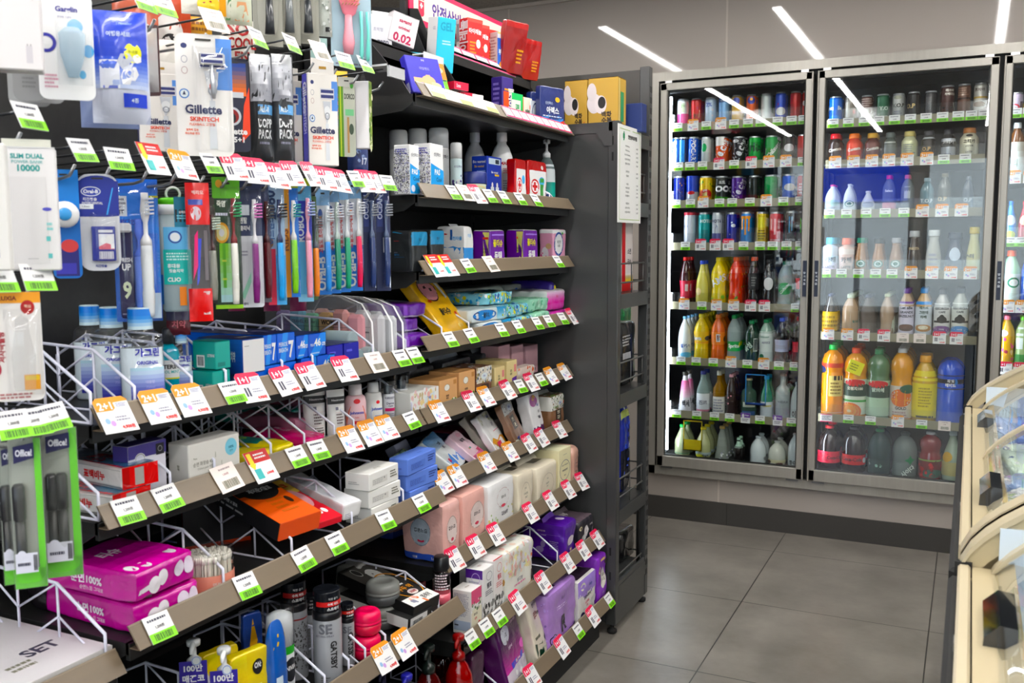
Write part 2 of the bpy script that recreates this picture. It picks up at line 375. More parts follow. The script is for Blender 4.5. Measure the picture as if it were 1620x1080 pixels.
# end rack between gondola and cooler
e = thing('end_rack', 'dark grey steel end rack with wire guards, facing the coolers', 'rack', (-1.24, 2.92, 0))
X0, X1 = -.66, .262          # local x range, world -1.90..-.978
Y0, Y1 = -.166, .168
MB().box(X0, X1-.03, Y0+.004, Y0+.016, .035, 1.60, GRY).build('side_panel', e)
tr_ = MB().box(X0, X1-.02, Y0, Y0+.02, 1.585, 1.617, GRY).prism([(X1-.02, 1.59), (X1-.075, 1.59), (X1-.06, 1.57), (X1-.045, 1.545), (X1-.02, 1.545)], 1, Y0-.003, Y0, GRY); tr_.build('top_rail', e)
for (xa, ya, zz) in ((X1-.034, Y0, 1.62), (X1-.034, Y1-.034, 1.829), (X0, Y0, 1.62), (X0, Y1-.034, 1.829)):
    p_ = MB().box(xa, xa+.034, ya, ya+.03, .03, zz, GRY, .002)
    for k in range(int((zz-.12)/.035)):
        z = .1+k*.035
        if ya > 0: p_.box(xa+.034, xa+.0345, ya+.006, ya+.011, z, z+.02, M('#080808', 'k')); p_.box(xa+.034, xa+.0345, ya+.019, ya+.024, z, z+.02, M('#080808', 'k'))
    if ya < 0:
        for z in (1.548, 1.50, .26, .18): p_.box(xa+.012, xa+.018, ya-.0006, ya, z, z+.026, M('#080808', 'k'))
    p_.lathe([(.012, .0), (.016, .004), (.016, .012), (.006, .016), (.006, .03)], M('#111111', 'k'), 12, (xa+.017, ya+.015))
    p_.build('post', e)
MB().box(X0+.034, X1-.034, Y1-.02, Y1-.008, 1.672, 1.822, M('#34332f', 'p')).build('header_panel', e)
MB().box(X1-.01, X1-.002, Y0+.03, Y1-.034, .03, .165, GRY).build('kick_panel', e)
for z in (1.60, 1.38, 1.09, .775, .40, .15):
    q = MB(); q.box(X0+.01, X1-.004, Y0+.03, Y1-.01, z-.008, z, GRY); q.box(X1-.008, X1, Y0+.03, Y1-.03, z-.045, z, GRY); q.box(X0, X1, Y1-.012, Y1-.004, z-.03, z, GRY)
    q.build('shelf_board', e)
for z in (1.38, 1.09, .775, .40, .15):
    q = MB()
    for h_ in ((.035, .095) if z > .2 else (.03,)): 
        q.tube([(X1-.012, Y0+.03, z+h_), (X1-.012, Y1-.04, z+h_), (X1-.03, Y1-.012, z+h_), (X0+.03, Y1-.012, z+h_)], .0028, M('#4a4a48', 'p'))
    for yy in (Y0+.06, 0, Y1-.05): q.tube([(X1-.012, yy, z), (X1-.012, yy, z+(.095 if z > .2 else .03))], .002, M('#4a4a48', 'p'), 6)
    q.build('wire_guard', e)
MB().tube([(X1-.02, Y0+.04, .15), (X1-.02, Y0+.04, .33), (X1-.02, Y0+.07, .36), (X1-.02, Y1-.08, .36), (X1-.02, Y1-.05, .33), (X1-.02, Y1-.05, .15)], .004, M('#1a1a1a', 'p')).build('wire_hoop', e)
t = thing('price_poster', 'tall white price list with a thin green frame hung on the end rack', 'poster', (-.9772, 2.85, 1.46))
MB().box(0, .002, -.108, .112, -.147, .15, M('#e9e9e6', 'c')).build('sheet', t)
pm = FM(flat((.002, -.108, -.147), (0, .22, 0), (0, 0, .297)).fn, .22, .297)
a_ = art(MB(), pm, 'r .06 .03 .94 .036 8fb640;r .06 .955 .5 .961 8fb640;r .6 .955 .94 .961 8fb640;r .06 .03 .068 .9 8fb640;r .932 .03 .94 .955 8fb640;r .19 .865 .27 .915 1f8a5b;r .21 .845 .25 .935 1f8a5b;T 안전상비의약품 .6 .89 .045 222 .55'+''.join(';t %s %.2f %.3f .022 333 .35;t %s .8 %.3f .022 333 .2' % (n_, .38, v, p, v-.004) for n_, v, p in (('타이레놀_500mg', .79, '3,000원'), ('타이레놀_160mg', .745, '2,500원'), ('어린이타이레놀_80mg', .70, '2,100원'), ('어린이부루펜시럽', .655, '7,600원'), ('판콜에이내복액', .61, '2,600원'), ('판피린티정', .53, '2,000원'), ('판콜에이', .485, '3,000원'), ('베아제', .40, '1,300원'), ('닥터베아제정', .36, '1,400원'), ('훼스탈골드', .32, '1,700원'), ('훼스탈플러스', .28, '2,000원'), ('제일쿨파프', .2, '3,000원'), ('신신파스아렉스', .155, '3,300원'), ('신신파스아렉스대', .11, '2,500원'))))
a_.build('printing', t)
# ---------------------------------------------------------------- cooler wall
FR = noise_mat('brushed_frame', '#9c988f', '#a5a198', 30, .32, .5, .02, (1, 1, .05)); FR.node_tree.nodes['Principled BSDF'].inputs['Metallic'].default_value = .35
FD = M('#8f8b86', 'p'); GK = M('#0b0b0b', 'k'); IN = M('#1a1d20', 'p')
c = thing('cooler_cabinet', 'built-in three door drinks cooler with a pale metal surround', 'cooler', (-.2, WY, 0))
def W(mb, x0, x1, y0, y1, z0, z1, m, bev=0): return mb.box(x0+.2, x1+.2, y0-WY, y1-WY, z0, z1, m, bev)
fr = MB(); W(fr, -1.285, 1.0, 4.055, 4.1, 1.95, 1.987, FR); W(fr, -1.285, -1.257, 4.055, 4.1, .21, 1.95, FR); W(fr, -1.285, 1.0, 4.055, 4.1, .21, .247, FR)
fr.build('surround', c)
gk = MB(); W(gk, -1.257, 1.0, 4.075, 4.095, 1.90, 1.95, GK); W(gk, -1.257, 1.0, 4.075, 4.095, .247, .29, GK)
for x in (-1.257, -.62, .04, .70): W(gk, x, x+.048 if x > -1 else x+.03, 4.07, 4.11, .29, 1.90, GK)
gk.build('gasket', c)
ins = MB(); W(ins, -1.30, 1.0, 4.72, 4.74, .2, 1.97, IN); W(ins, -1.32, -1.30, 4.1, 4.74, .2, 1.97, IN); W(ins, 1.0, 1.02, 4.1, 4.74, .2, 1.97, IN); W(ins, -1.32, 1.02, 4.1, 4.74, 1.955, 1.97, IN); W(ins, -1.32, 1.02, 4.1, 4.74, .255, .275, M('#202225', 'p'))
ins.build('liner', c)
LED = M('#e8f2ff', 'e'); LED.node_tree.nodes['Principled BSDF'].inputs['Emission Strength'].default_value = 28
for x in (-1.226, -.585, .08):
    q = MB(); W(q, x-.014, x+.0, 4.112, 4.124, .30, 1.9, M('#c9d2da', 'p')); q.build('lamp_housing', c)
    q = MB(); W(q, x+.001, x+.011, 4.114, 4.12, .31, 1.89, LED); q.build('led_strip', c)
for x in (-.60, -.622, .058, .036): 
    q = MB(); W(q, x-.006, x+.006, 4.66, 4.68, .28, 1.9, M('#3a3f44', 'p')); q.build('shelf_upright', c)
q = MB(); 
for x in (-1.28, -.60, .06): W(q, x, x+.012, 4.13, 4.145, .28, 1.9, M('#9aa2a8', 'm'))
q.build('shelf_ladder', c)
DOORS = (('left', -1.245, -.605), ('middle', -.588, .066), ('right', .081, .73))
for n, a, b_ in DOORS:
    t = thing('cooler_door', 'glass cooler door in a pale metal frame, %s one of three' % n, 'cooler door', ((a+b_)/2, 4.04, .25)); l = (b_-a)/2
    f = MB(); z1 = 1.688
    f.box(-l, l, 0, .028, z1-.031, z1, FR, .002); f.box(-l, l, 0, .028, 0, .048, FR, .002); f.box(-l, -l+.03, 0, .0285, .0, z1, FR, .003); f.box(l-.03, l, 0, .0285, .0, z1, FR, .003)
    sd = l-.03 if n == 'left' else -l
    f.box(sd+(.024 if n == 'left' else 0), sd+(.031 if n == 'left' else .007), -.006, .0, .0, z1, FR, .002)
    f.build('door_frame', t)
    MB().box(-l+.03, l-.03, .012, .016, .048, z1-.031, M('#ffffff', 'G')).build('glass_pane', t)
    g_ = MB(); 
    for (x0, x1, z0, z1_) in ((-l+.03, -l+.036, .048, z1-.031), (l-.036, l-.03, .048, z1-.031), (-l+.03, l-.03, .048, .054), (-l+.03, l-.03, z1-.037, z1-.031)): g_.box(x0, x1, .017, .024, z0, z1_, GK)
    g_.build('glass_seal', t)
    h = MB(); hx = (l-.021, l-.006) if n == 'left' else (-l+.008, -l+.023)
    h.box(hx[0], hx[1], -.0015 if n != 'left' else -.0075, -.0002, .777, .925, M('#141c30', 'p'))
    hm = flat((hx[0], -.0016 if n != 'left' else -.0076, .777), (hx[1]-hx[0], 0, 0), (0, 0, .148))
    art(h, hm, 't 당 .5 .66 .062 dfe6f5;t 기 .5 .56 .062 dfe6f5;t 세 .5 .46 .062 dfe6f5;t 요 .5 .36 .062 dfe6f5'); h.build('pull_label', t)
    hg = MB().box(-l+.02, -l+.05, .004, .02, z1, z1+.01, M('#b8b8b8', 'm')).box(l-.05, l-.02, .004, .02, z1, z1+.01, M('#b8b8b8', 'm')).box(-l+.02, -l+.07, .004, .02, -.008, 0, M('#777', 'm')).box(l-.07, l-.02, .004, .02, -.008, 0, M('#777', 'm'))
    hg.build('hinge', t)
OLV = M('#8b8672', 'p'); WIRE = M('#b9c0c6', 'm'); ACR = M('#f4fbff', 'x')
CSH = {'L': [1.74, 1.568, 1.405, 1.218, .954, .703, .46], 'R': [1.718, 1.554, 1.349, 1.103, .843, .492], 'T': [1.717, 1.471, 1.229, .975, .733]}
CX = {'L': (-1.262, -.622), 'R': (-.585, .04), 'T': (.075, .72)}
ORD = ['top', 'second', 'third', 'fourth', 'fifth', 'sixth', 'seventh', 'eighth']
CN = {'L': 'left', 'R': 'middle', 'T': 'right'}
for kk, zs in CSH.items():
    a, b_ = CX[kk]
    for i, z in enumerate(zs):
        t = thing('cooler_shelf', 'wire shelf with olive price strip and clear lip, %s shelf of the %s cooler' % (ORD[i], CN[kk]), 'shelf', ((a+b_)/2, 4.13, z)); l = (b_-a)/2-.002
        q = MB(); q.box(-l, l, .006, .5, .006, .010, M('#4d5358', 'p'))
        q.box(-l, l, .004, .012, 0, .012, WIRE)
        for j in range(26): q.box(-l+.01+j*(2*l-.02)/25-.0012, -l+.01+j*(2*l-.02)/25+.0012, .006, .5, .010, .0125, WIRE)
        q.build('shelf_deck', t)
        MB().box(-l, l, 0, .004, 0, .034, OLV).build('price_strip', t)
        MB().box(-l, l, .0055, .0075, .034, .075, ACR).build('clear_lip', t)
# ---------------------------------------------------------------- chest freezers
IV = M('#b9ae95', 'p'); IV2 = M('#b0a488', 'p')
PROF = [(0, .80), (.012, .824), (.03, .845), (.05, .863), (.08, .885), (.11, .904), (.14, .922), (.20, .950), (.27, .975), (.36, .995), (.46, 1.005), (.56, 1.0), (.66, .985)]
def freezer(y0, y1, which):
    t = thing('chest_freezer', 'ivory chest freezer with curved sliding glass lids, %s' % which, 'freezer', (0, (y0+y1)/2, 0)); l = (y1-y0)/2; xo = .003
    b = MB(); b.box(.02, .035, -l, l, .06, .76, M('#26211f', 'p')); b.box(.69, .705, -l, l, .06, .8, IV); b.box(.02, .70, -l, -l+.03, .06, .78, IV2); b.box(.02, .70, l-.03, l, .06, .78, IV2); b.box(.02, .70, -l, l, .06, .12, IV2); b.box(.05, .68, -l+.02, l-.02, 0, .06, M('#151515', 'k'))  # front wall coloured near black for the shade on that side
    b.build('body', t)
    MB().box(-.012, .02, -l+.002, l-.002, .40, .775, M('#161616', 'k'), .006).build('bumper', t)  # black bumper; its tone also carries the shade on the body edge
    li = MB(); li.box(.05, .06, -l+.04, l-.04, .2, .80, M('#cfdbe6', 'p')); li.box(.66, .67, -l+.04, l-.04, .2, .93, M('#cfdbe6', 'p')); li.box(.05, .67, -l+.035, -l+.04, .2, .86, M('#cfdbe6', 'p')); li.box(.05, .67, l-.04, l-.035, .2, .86, M('#cfdbe6', 'p')); li.box(.05, .67, -l+.04, l-.04, .19, .2, M('#cfdbe6', 'p'))
    li.build('liner', t)
    MB().box(.625, .66, -l+.05, l-.05, .90, .91, M('#f4f8ff', 'e')).build('inner_lamp', t)
    for s_ in (-1, 1):
        y_ = l-.035 if s_ > 0 else -l; ck = MB()
        top = [(x+xo, z) for x, z in PROF]; bot = [(x+xo+.006, z-.035) for x, z in PROF][::-1]
        ck.prism(top+[(.70, .96), (.70, .76), (0+xo, .76)], 1, y_, y_+.035, IV2) if s_ < 0 else ck.prism(top+bot+[(xo, .775)], 1, y_, y_+.035, IV2)
        ck.prism([(x, z+.003) for x, z in top]+[(x, z-.006) for x, z in top[::-1]], 1, y_-.004 if s_ > 0 else y_, y_+.035 if s_ > 0 else y_+.04, IV)
        ck.build('end_cheek', t)
    r = MB(); r.box(.0, .016, -l+.036, l-.036, .776, .803, IV, .003); r.box(.018, .055, -l+.036, l-.036, .79, .80, IV2); r.build('front_rail', t)
    MB().box(-.004, .018, l-.04, l-.034, .785, .806, M('#111', 'k')).build('rail_cap', t)
    for j, (a, b_, dz) in enumerate(((-l+.036, .012, 0), (-.012, l-.036, -.008))):
        ld = thing_part('glass_lid', t); 
        pf = [(x+xo+.03, z+dz-.012) for x, z in PROF if x < .62]
        g = MB(); n = len(pf); g.add([(x, yy, z) for yy in (a+.02, b_-.02) for x, z in pf], [(i, i+1, n+i+1, n+i) for i in range(n-1)], M('#f2fbff', 'G'), True)
        g.build('pane', ld)
        e_ = MB()
        for (u, v) in ((a, a+.022), (b_-.022, b_)): e_.prism([(x, z+.004) for x, z in pf]+[(x, z-.006) for x, z in pf[::-1]], 1, u, v, IV)
        x0, z0 = pf[0]; e_.prism([(x0-.012, z0-.012), (x0+.016, z0+.019), (x0+.036, z0+.034), (x0+.036, z0+.024), (x0+.0, z0-.016)], 1, a, b_, IV)
        e_.build('lid_frame', ld)
        hb = MB(); yc = b_-.14 if j else a+.14; yc = (a+b_)/2+.1 if j else (a+b_)/2-.02
        hb.prism([(x0-.006, z0+.0), (x0-.004, z0+.03), (x0+.012, z0+.046), (x0+.03, z0+.044), (x0+.03, z0+.03), (x0+.008, z0+.008)], 1, yc-.06, yc+.06, M('#15171a', 'h'))
        hb.build('handle', ld)
    for j, yc in enumerate((l-.30, -l+.30)): MB().box(-.0012, .0002, yc-.012, yc+.012, .786, .796, M('#9a9a9a', 'm')).build('lock', t)
    return t
def thing_part(name, parent):
    o = bpy.data.objects.new(name, None); COL.objects.link(o); o.parent = parent; return o
freezer(1.475, 2.85, 'far one, in front of the coolers'); freezer(.12, 1.452, 'near one, in the lower right corner')
t = thing('freezer_notice', 'red and white notice on the side of the far freezer', 'sign', (-.014, 1.75, .33))
MB().box(0, .002, -.24, .24, -.13, .12, M('#e8e4e0', 'c')).build('sheet', t); art(MB(), FM(flat((-.0005, .24, -.13), (0, -.48, 0), (0, 0, .25)).fn, .48, .25), 'r 0 0 1 .3 c2404c;r 0 .93 1 1 c2404c;l .1 .4 .9 .85 6 333').build('printing', t)
# ---------------------------------------------------------------- product kit (local frame: front faces +X, width along Y)
def boxm(w, d, h, col, spec='', k='c', sides=None, bev=.0015):
    mb = MB(); mb.box(-d, 0, -w/2, w/2, 0, h, M(col, k), bev); mp = boxmaps(w, d, h)
    for f, c in (sides or {}).items(): grid(mb, mp[f], .012, .012, .988, .988, M(c, k), .00018)
    art(mb, mp, spec, k); return mb
def softmaps(w, d, h, n=8, amp=.004, seed=0, taper=0, fr=18):
    n = n*1.9 if n >= 7 else n*1.3
    cx = Vector((-d/2, 0, h/2)); hf = Vector((d/2, w/2, h/2))
    def pos(c):
        q = (abs(c[0])**n+abs(c[1])**n+abs(c[2])**n)**(1/n); p = Vector(c)/q
        if taper: p[0] *= 1-taper*max(0, p[2])**3; p[0] *= 1-taper*.25*abs(p[1])**4
        o = Vector((p[0]*hf[0], p[1]*hf[1], p[2]*hf[2])); s_ = o*fr+Vector((seed*3.1, seed, 0))
        w_ = noise.noise(s_)*amp+noise.noise(s_*2.7)*amp*.45-abs(noise.noise(s_*1.9+Vector((9, 3, 1))))*amp*.8
        o += Vector((p[0], p[1], p[2]*.6))*w_
        return cx+o
    def mk(fn, W, H):
        def f(u, v):
            c = fn(u*2-1, v*2-1); e = .03; p = pos(c); a = pos(fn(u*2-1+e, v*2-1))-p; b = pos(fn(u*2-1, v*2-1+e))-p
            nn = a.cross(b); return p, (nn.normalized() if nn.length > 1e-12 else Vector((1, 0, 0)))
        return FM(f, W, H, 14, 14)
    return {'F': mk(lambda a, b: (1, a, b), w, h), 'L': mk(lambda a, b: (a, -1, b), d, h), 'R': mk(lambda a, b: (-a, 1, b), d, h), 'T': mk(lambda a, b: (-b, a, 1), w, d), 'B': mk(lambda a, b: (-1, -a, b), w, h), 'D': mk(lambda a, b: (b, a, -1), w, d)}
def softm(w, d, h, col, spec='', k='f', n=8, amp=.004, seed=0, taper=0, sides=None, fin=None, fr=18):
    mb = MB(); mp = softmaps(w, d, h, n, amp, seed, taper, fr)
    for f in 'FLRTBD': grid(mb, mp[f], 0, 0, 1, 1, M((sides or {}).get(f, col), k), 0)
    art(mb, mp, spec, k, .0006)
    if fin:                                  # sealed seam standing up at the back of the top
        c, hh = fin; pts = []; m_ = 9
        for i in range(m_+1):
            y = -w*.46+w*.92*i/m_; z = mp['T'].at(i/m_*.92+.04, .5, 0).z
            for r in range(3): pts.append((-d*.5-r*hh*.35+noise.noise(Vector((y*30, r, seed)))*.004, y*(1-.02*r), z-.002+hh*r*.5))
        mb.add(pts, [(i*3+r, i*3+r+1, i*3+r+4, i*3+r+3) for i in range(m_) for r in range(2)], M(c, k), True)
    return mb
def place(key, p0, p1, inset=0, dz=0, Z=None, X=None):
    x, z = SH[key] if key in SH else (X, Z); x -= .03+inset; z += .0065+dz
    y0, y1 = yat(p0, x, z), yat(p1, x, z)
    if key[0] == 'B': y1 = min(y1, 2.744)
    return x, y0, y1, z
ABOVE = {'B2': 'B1', 'B3': 'B2', 'B4': 'B3', 'B5': 'B4', 'B6': 'B5', 'B7': 'B6', 'B8': 'B7', 'B9': 'B8', 'A2': 'A1', 'A3': 'A2', 'A4': 'A3', 'A5': 'A4'}
def cap(key, h, z): return min(h, SH[ABOVE[key]][1]-.022-z) if key in ABOVE else h
def dep(d, x, y0, z): return d if d < 5 else max(.01, x-xat(d, y0, z))
def hgt(py, x, y, z): return max(.008, zat(py, x, y)-z)
def one(mb, name, label, cat, loc=(0, 0, 0), rot=(0, 0, 0), group=None): return tag(mb.build(name, None, loc, rot), label, cat, group)
def R(d): return math.radians(d)
# box / pack on a shelf: seen columns p0..p1 of the front face, picture row of the near top corner
def BX(key, name, label, cat, p0, p1, py, d, col, spec='', inset=0, dz=0, k='c', sides=None, rz=0, lean=0, group=None, h=None, parts=None):
    x, y0, y1, z = place(key, p0, p1, inset, dz); h = cap(key, h or hgt(py, x, y0, z), z) if not lean else h or hgt(py, x, y0, z); w = y1-y0-.0008; d = dep(d, x, y0, z+h*.6)
    mb = boxm(w, d, h, col, spec, k, sides)
    return one(mb, name, label, cat, (x, (y0+y1)/2, z+d*math.sin(R(lean))), (0, R(-lean), R(rz)), group)
def SF(key, name, label, cat, p0, p1, py, d, col, spec='', inset=0, dz=0, k='f', n=8, amp=.004, taper=.0, sides=None, fin=None, rz=0, lean=0, group=None, h=None, seed=None, fr=18):
    x, y0, y1, z = place(key, p0, p1, inset, dz); h = cap(key, h or hgt(py, x, y0, z), z) if not lean else h or hgt(py, x, y0, z); w = y1-y0-.001; d = dep(d, x, y0, z+h*.5)
    mb = softm(w, d, h, col, spec, k, n, amp, rnd.random()*50 if seed is None else seed, taper, sides, fin, fr)
    return one(mb, name, label, cat, (x, (y0+y1)/2, z+d*math.sin(R(lean))), (0, R(-lean), R(rz)), group)
# ---- turned bottles: outline as fractions (radius, height); last number is where the cap starts
BP = {
 'pet':  ([(.80, 0), (.94, .012), (1, .04), (1, .12), (.94, .30), (.90, .38), (.95, .46), (1, .56), (1, .64), (.93, .72), (.72, .81), (.46, .88), (.36, .91), (.36, .925)], .925, .40),
 'coke': ([(.78, 0), (.92, .02), (.96, .06), (.90, .18), (.84, .30), (.92, .42), (1, .52), (.98, .62), (.80, .74), (.56, .84), (.40, .90), (.37, .93)], .93, .42),
 'big':  ([(.82, 0), (.96, .012), (1, .04), (1, .30), (.97, .33), (1, .36), (1, .60), (.95, .68), (.80, .78), (.55, .87), (.34, .91), (.34, .935)], .935, .37),
 'juice': ([(.85, 0), (.97, .01), (1, .04), (1, .58), (.93, .61), (.93, .64), (1, .68), (.98, .78), (.80, .86), (.45, .91), (.34, .925)], .925, .38),
 'mango': ([(.85, 0), (.96, .01), (.98, .04), (.98, .5), (.86, .56), (.90, .62), (1, .72), (.95, .82), (.66, .90), (.36, .93), (.36, .94)], .94, .40),
 'round': ([(.7, 0), (.92, .02), (1, .08), (1, .40), (.95, .5), (.78, .62), (.52, .76), (.38, .85), (.34, .92)], .92, .38),
 'dome': ([(.88, 0), (.98, .02), (1, .05), (1, .45), (.96, .56), (.84, .68), (.60, .80), (.36, .88), (.30, .91), (.30, .94)], .94, .34),
 'wine': ([(.92, 0), (1, .02), (1, .55), (.93, .62), (.60, .70), (.40, .76), (.36, .90)], .90, .40),
 'soju': ([(.9, 0), (1, .02), (1, .52), (.92, .60), (.62, .72), (.44, .80), (.40, .92)], .92, .44),
 'vodka': ([(.9, 0), (.98, .02), (1, .05), (1, .62), (.85, .70), (.45, .76), (.38, .80), (.38, .95)], .95, .42),
 'cone': ([(.9, 0), (1, .02), (.96, .1), (.52, .75), (.36, .84), (.34, .92)], .92, .40),
 'bcan': ([(.86, 0), (.98, .02), (1, .05), (1, .66), (.96, .70), (.72, .79), (.62, .82), (.60, .84)], .84, .66),
 'star': ([(.9, 0), (1, .02), (1, .34), (.93, .48), (.72, .66), (.60, .76), (.62, .82), (.62, .86)], .86, .70),
 'cup':  ([(.8, 0), (.84, .02), (.98, .60), (1, .72), (.86, .76), (.5, .80), (.48, .82)], .82, .56),
 'tall': ([(.9, 0), (1, .015), (1, .62), (.96, .68), (.70, .80), (.46, .87), (.42, .90)], .90, .46),
 'syrup': ([(.85, 0), (.96, .02), (1, .06), (.96, .42), (.80, .60), (.56, .75), (.40, .84), (.38, .90)], .90, .44),
 'toner': ([(.94, 0), (1, .015), (1, .66), (.96, .69), (.9, .70)], .70, .86),
 'shamp': ([(.9, 0), (1, .02), (1, .58), (.94, .66), (.66, .78), (.42, .83), (.40, .86)], .86, .44),
 'spray': ([(.94, 0), (1, .012), (1, .70), (.97, .72)], .72, .98),
 'lotion': ([(.85, 0), (.97, .02), (1, .10), (1, .62), (.9, .74), (.66, .78)], .78, .60),
}
def bottle(kind, Rr, H, body, cap, spec='', lab=None, fill=None, liq=None, k='h', lk='c', seg=20, sy=1, capk='p', rot=0):
    """list of (part name, mesh builder)"""
    prof, zc, rc = BP[kind]; P = [(r*Rr, z*H) for r, z in prof]; out = []
    def rf(z):
        for (r0, z0), (r1, z1) in zip(P, P[1:]):
            if z <= z1: return r0+(r1-r0)*(z-z0)/max(z1-z0, 1e-6)
        return P[-1][0]
    mb = MB()
    if fill is None: mb.lathe(P, M(body, k), seg, sx=sy)
    else:
        zf = fill*H; lo = [p for p in P if p[1] < zf]+[(rf(zf), zf)]; hi = [(rf(zf), zf)]+[p for p in P if p[1] > zf]
        mb.lathe(lo, M(liq, 'h'), seg, sx=sy); mb.lathe(hi, M(body, 'x'), seg, sx=sy, caps=False)
    out.append(('body', mb))
    if cap:
        zb = zc*H; r = rc*Rr; c = MB()
        if kind == 'spray': c.lathe([(r, zb), (r, H*.94), (r*.93, H*.985), (r*.8, H), (0, H)], M(cap, capk), seg)
        else: c.lathe([(r*1.0, zb), (r*1.04, zb+.002), (r*.98, H*.99), (r*.9, H), (0, H)], M(cap, capk), seg)
        out.append(('cap', c))
    fmw = cylmap(rf, H, PI*1.0, rot, sy, 1)
    if lab:
        v0, v1, lc = lab; lb = MB(); zs = [v0*H+(v1-v0)*H*i/7 for i in range(8)]; lb.lathe([(rf(z)+.0006, z) for z in zs], M(lc, lk), seg, sx=sy, caps=False)
        art(lb, fmw, spec, lk, .0009); out.append(('label', lb))
    elif spec: art(mb, fmw, spec, lk, .0005)
    return out
def canm(Rr, H, col, spec='', rot=0, seg=20):
    P = [(Rr*.80, 0), (Rr*.98, H*.035), (Rr, H*.06), (Rr, H*.90), (Rr*.93, H*.945), (Rr*.86, H*.965), (Rr*.88, H*.985), (Rr*.86, H), (Rr*.8, H*.985), (0, H*.98)]
    mb = MB(); A = M('#c9ccd0', 'm'); mb.lathe(P[:2], A, seg); mb.lathe(P[1:4], M(col, 'q'), seg, caps=False); mb.lathe(P[3:5], M(col, 'q'), seg, caps=False); mb.lathe(P[4:], A, seg, caps=False)
    art(mb, cylmap(lambda z: Rr, H, PI, rot), spec, 'q', .0003); return mb
def assemble(parts, name, label, cat, loc, rot=(0, 0, 0), group=None):
    if len(parts) == 1: return one(parts[0][1], name, label, cat, loc, rot, group)
    t = thing(name, label, cat, loc, rot, group)
    for n, mb in parts: mb.build(n, t)
    return t
# round thing on a gondola shelf: centre column, pixel width, top row
def LA(key, name, label, cat, pc, pw, py, parts, inset=0, dz=0, rz=-30, group=None):
    x, y0, y1, z = place(key, pc-pw/2, pc+pw/2, inset, dz); 
    dist = math.hypot(x, (y0+y1)/2); r = pw/FPX*abs(((Vector((x, (y0+y1)/2, z))-CAMP).dot(cf)))/2
    yc = yat(pc, x-r, z); h = hgt(py, x-r, yc, z)
    return assemble(parts(r, h), name, label, cat, (x-r, yc, z), (0, 0, R(rz)), group)
# ---- price cards
def card(kind, mb, w, h, o=(0, 0, 0)):
    fmp = flat(Vector(o)+Vector((.0011, -w/2, 0)), (0, w, 0), (0, 0, h))
    x, y, z = o
    if kind in 'op':
        c = 'ef9a1c' if kind == 'o' else 'dd1c55'; t = '2+1' if kind == 'o' else '1+1'
        r_ = .12*w; out = [(-w/2, 0), (w/2, 0), (w/2, h-r_), (w/2-r_, h), (-w/2+r_, h), (-w/2, h-r_)]
        mb.prism([(y+a, z+b) for a, b in out], 0, x, x+.001, M('#f4f4f2'))
        art(mb, fmp, 'p %s 0 .62 .48 .62 .56 .68 .56 .84 1 .86 1 .9 .88 1 .12 1 0 .9;T %s .29 .76 .22 fff .5;l .62 .7 .95 .82 3 88a;l .45 .3 .95 .46 2 99a;T 4,900원 .72 .13 .13 d33 .5' % (c, t))
        if kind == 'p': art(mb, fmp, 'r .15 .2 .23 .5 445;r .27 .2 .35 .5 445')
        else: art(mb, fmp, 'e .2 .34 .07 .08 9bd;e .33 .26 .07 .08 c9a0d8')
    elif kind == 'g':
        mb.box(x, x+.001, y-w/2, y+w/2, z, z+h, M('#f3f4f0')); art(mb, fmp, 'r 0 0 1 .36 8fe02a;b .15 .06 .85 .3 2c4a10;l .12 .74 .9 .9 1 445;T 1,200원 .5 .54 .14 666 .5')
    elif kind == 'w':
        mb.box(x, x+.001, y-w/2, y+w/2, z, z+h, M('#f0e2dc')); art(mb, fmp, 'b .2 .12 .85 .42 776;l .3 .78 .8 .9 1 a99;T 1,500원 .5 .64 .1 a88 .5')
    elif kind == 'r':
        mb.box(x, x+.001, y-w/2, y+w/2, z, z+h, M('#f3f4f0')); art(mb, fmp, 'r 0 .62 1 1 c0161c;p f5d21c .08 .95 .26 .95 .26 .6 .32 .6 .17 .42 .02 .6 .08 .6;l .36 .72 .92 .92 2 fff;r .12 .12 .4 .44 4aa;T 3,500원 .7 .24 .1 d33 .44')
    elif kind == 'v':
        mb.box(x, x+.001, y-w/2, y+w/2, z, z+h, M('#f3f4f0')); art(mb, fmp, 'r 0 .55 1 1 6a3a9a;e .25 .72 .13 .2 fff;T 7Days .66 .76 .16 fff .5;l .15 .15 .85 .45 2 667')
    elif kind == 'c': mb.box(x, x+.001, y-w/2, y+w/2, z, z+h, M('#f3eef0')); art(mb, fmp, 'r 0 .9 1 1 d43a68;r 0 0 1 .12 d43a68;l .1 .25 .9 .8 3 556')
    return mb
CDIM = {'o': (.060, .059), 'p': (.060, .059), 'g': (.048, .042), 'w': (.056, .049), 'r': (.058, .062), 'v': (.045, .05), 'c': (.055, .034)}
CNAME = {'o': 'orange 2+1 offer card', 'p': 'pink 1+1 offer card', 'g': 'white tag with green barcode', 'w': 'plain pale barcode tag', 'r': 'red topped offer card', 'v': 'purple topped offer card', 'c': 'white price card with pink edges'}
CPROTO = {}
def ordn(i): return ['first', 'second', 'third', 'fourth', 'fifth', 'sixth', 'seventh', 'eighth', 'ninth', 'tenth', 'eleventh', 'twelfth', 'thirteenth', 'fourteenth'][i]
def put_card(kind, loc, rot, label, group):
    if kind not in CPROTO:
        o = card(kind, MB(), *CDIM[kind]).build('price_card'); CPROTO[kind] = o
    else:
        o = CPROTO[kind].copy(); COL.objects.link(o)
    o.location = loc; o.rotation_euler = rot; return tag(o, label, 'price card', group)
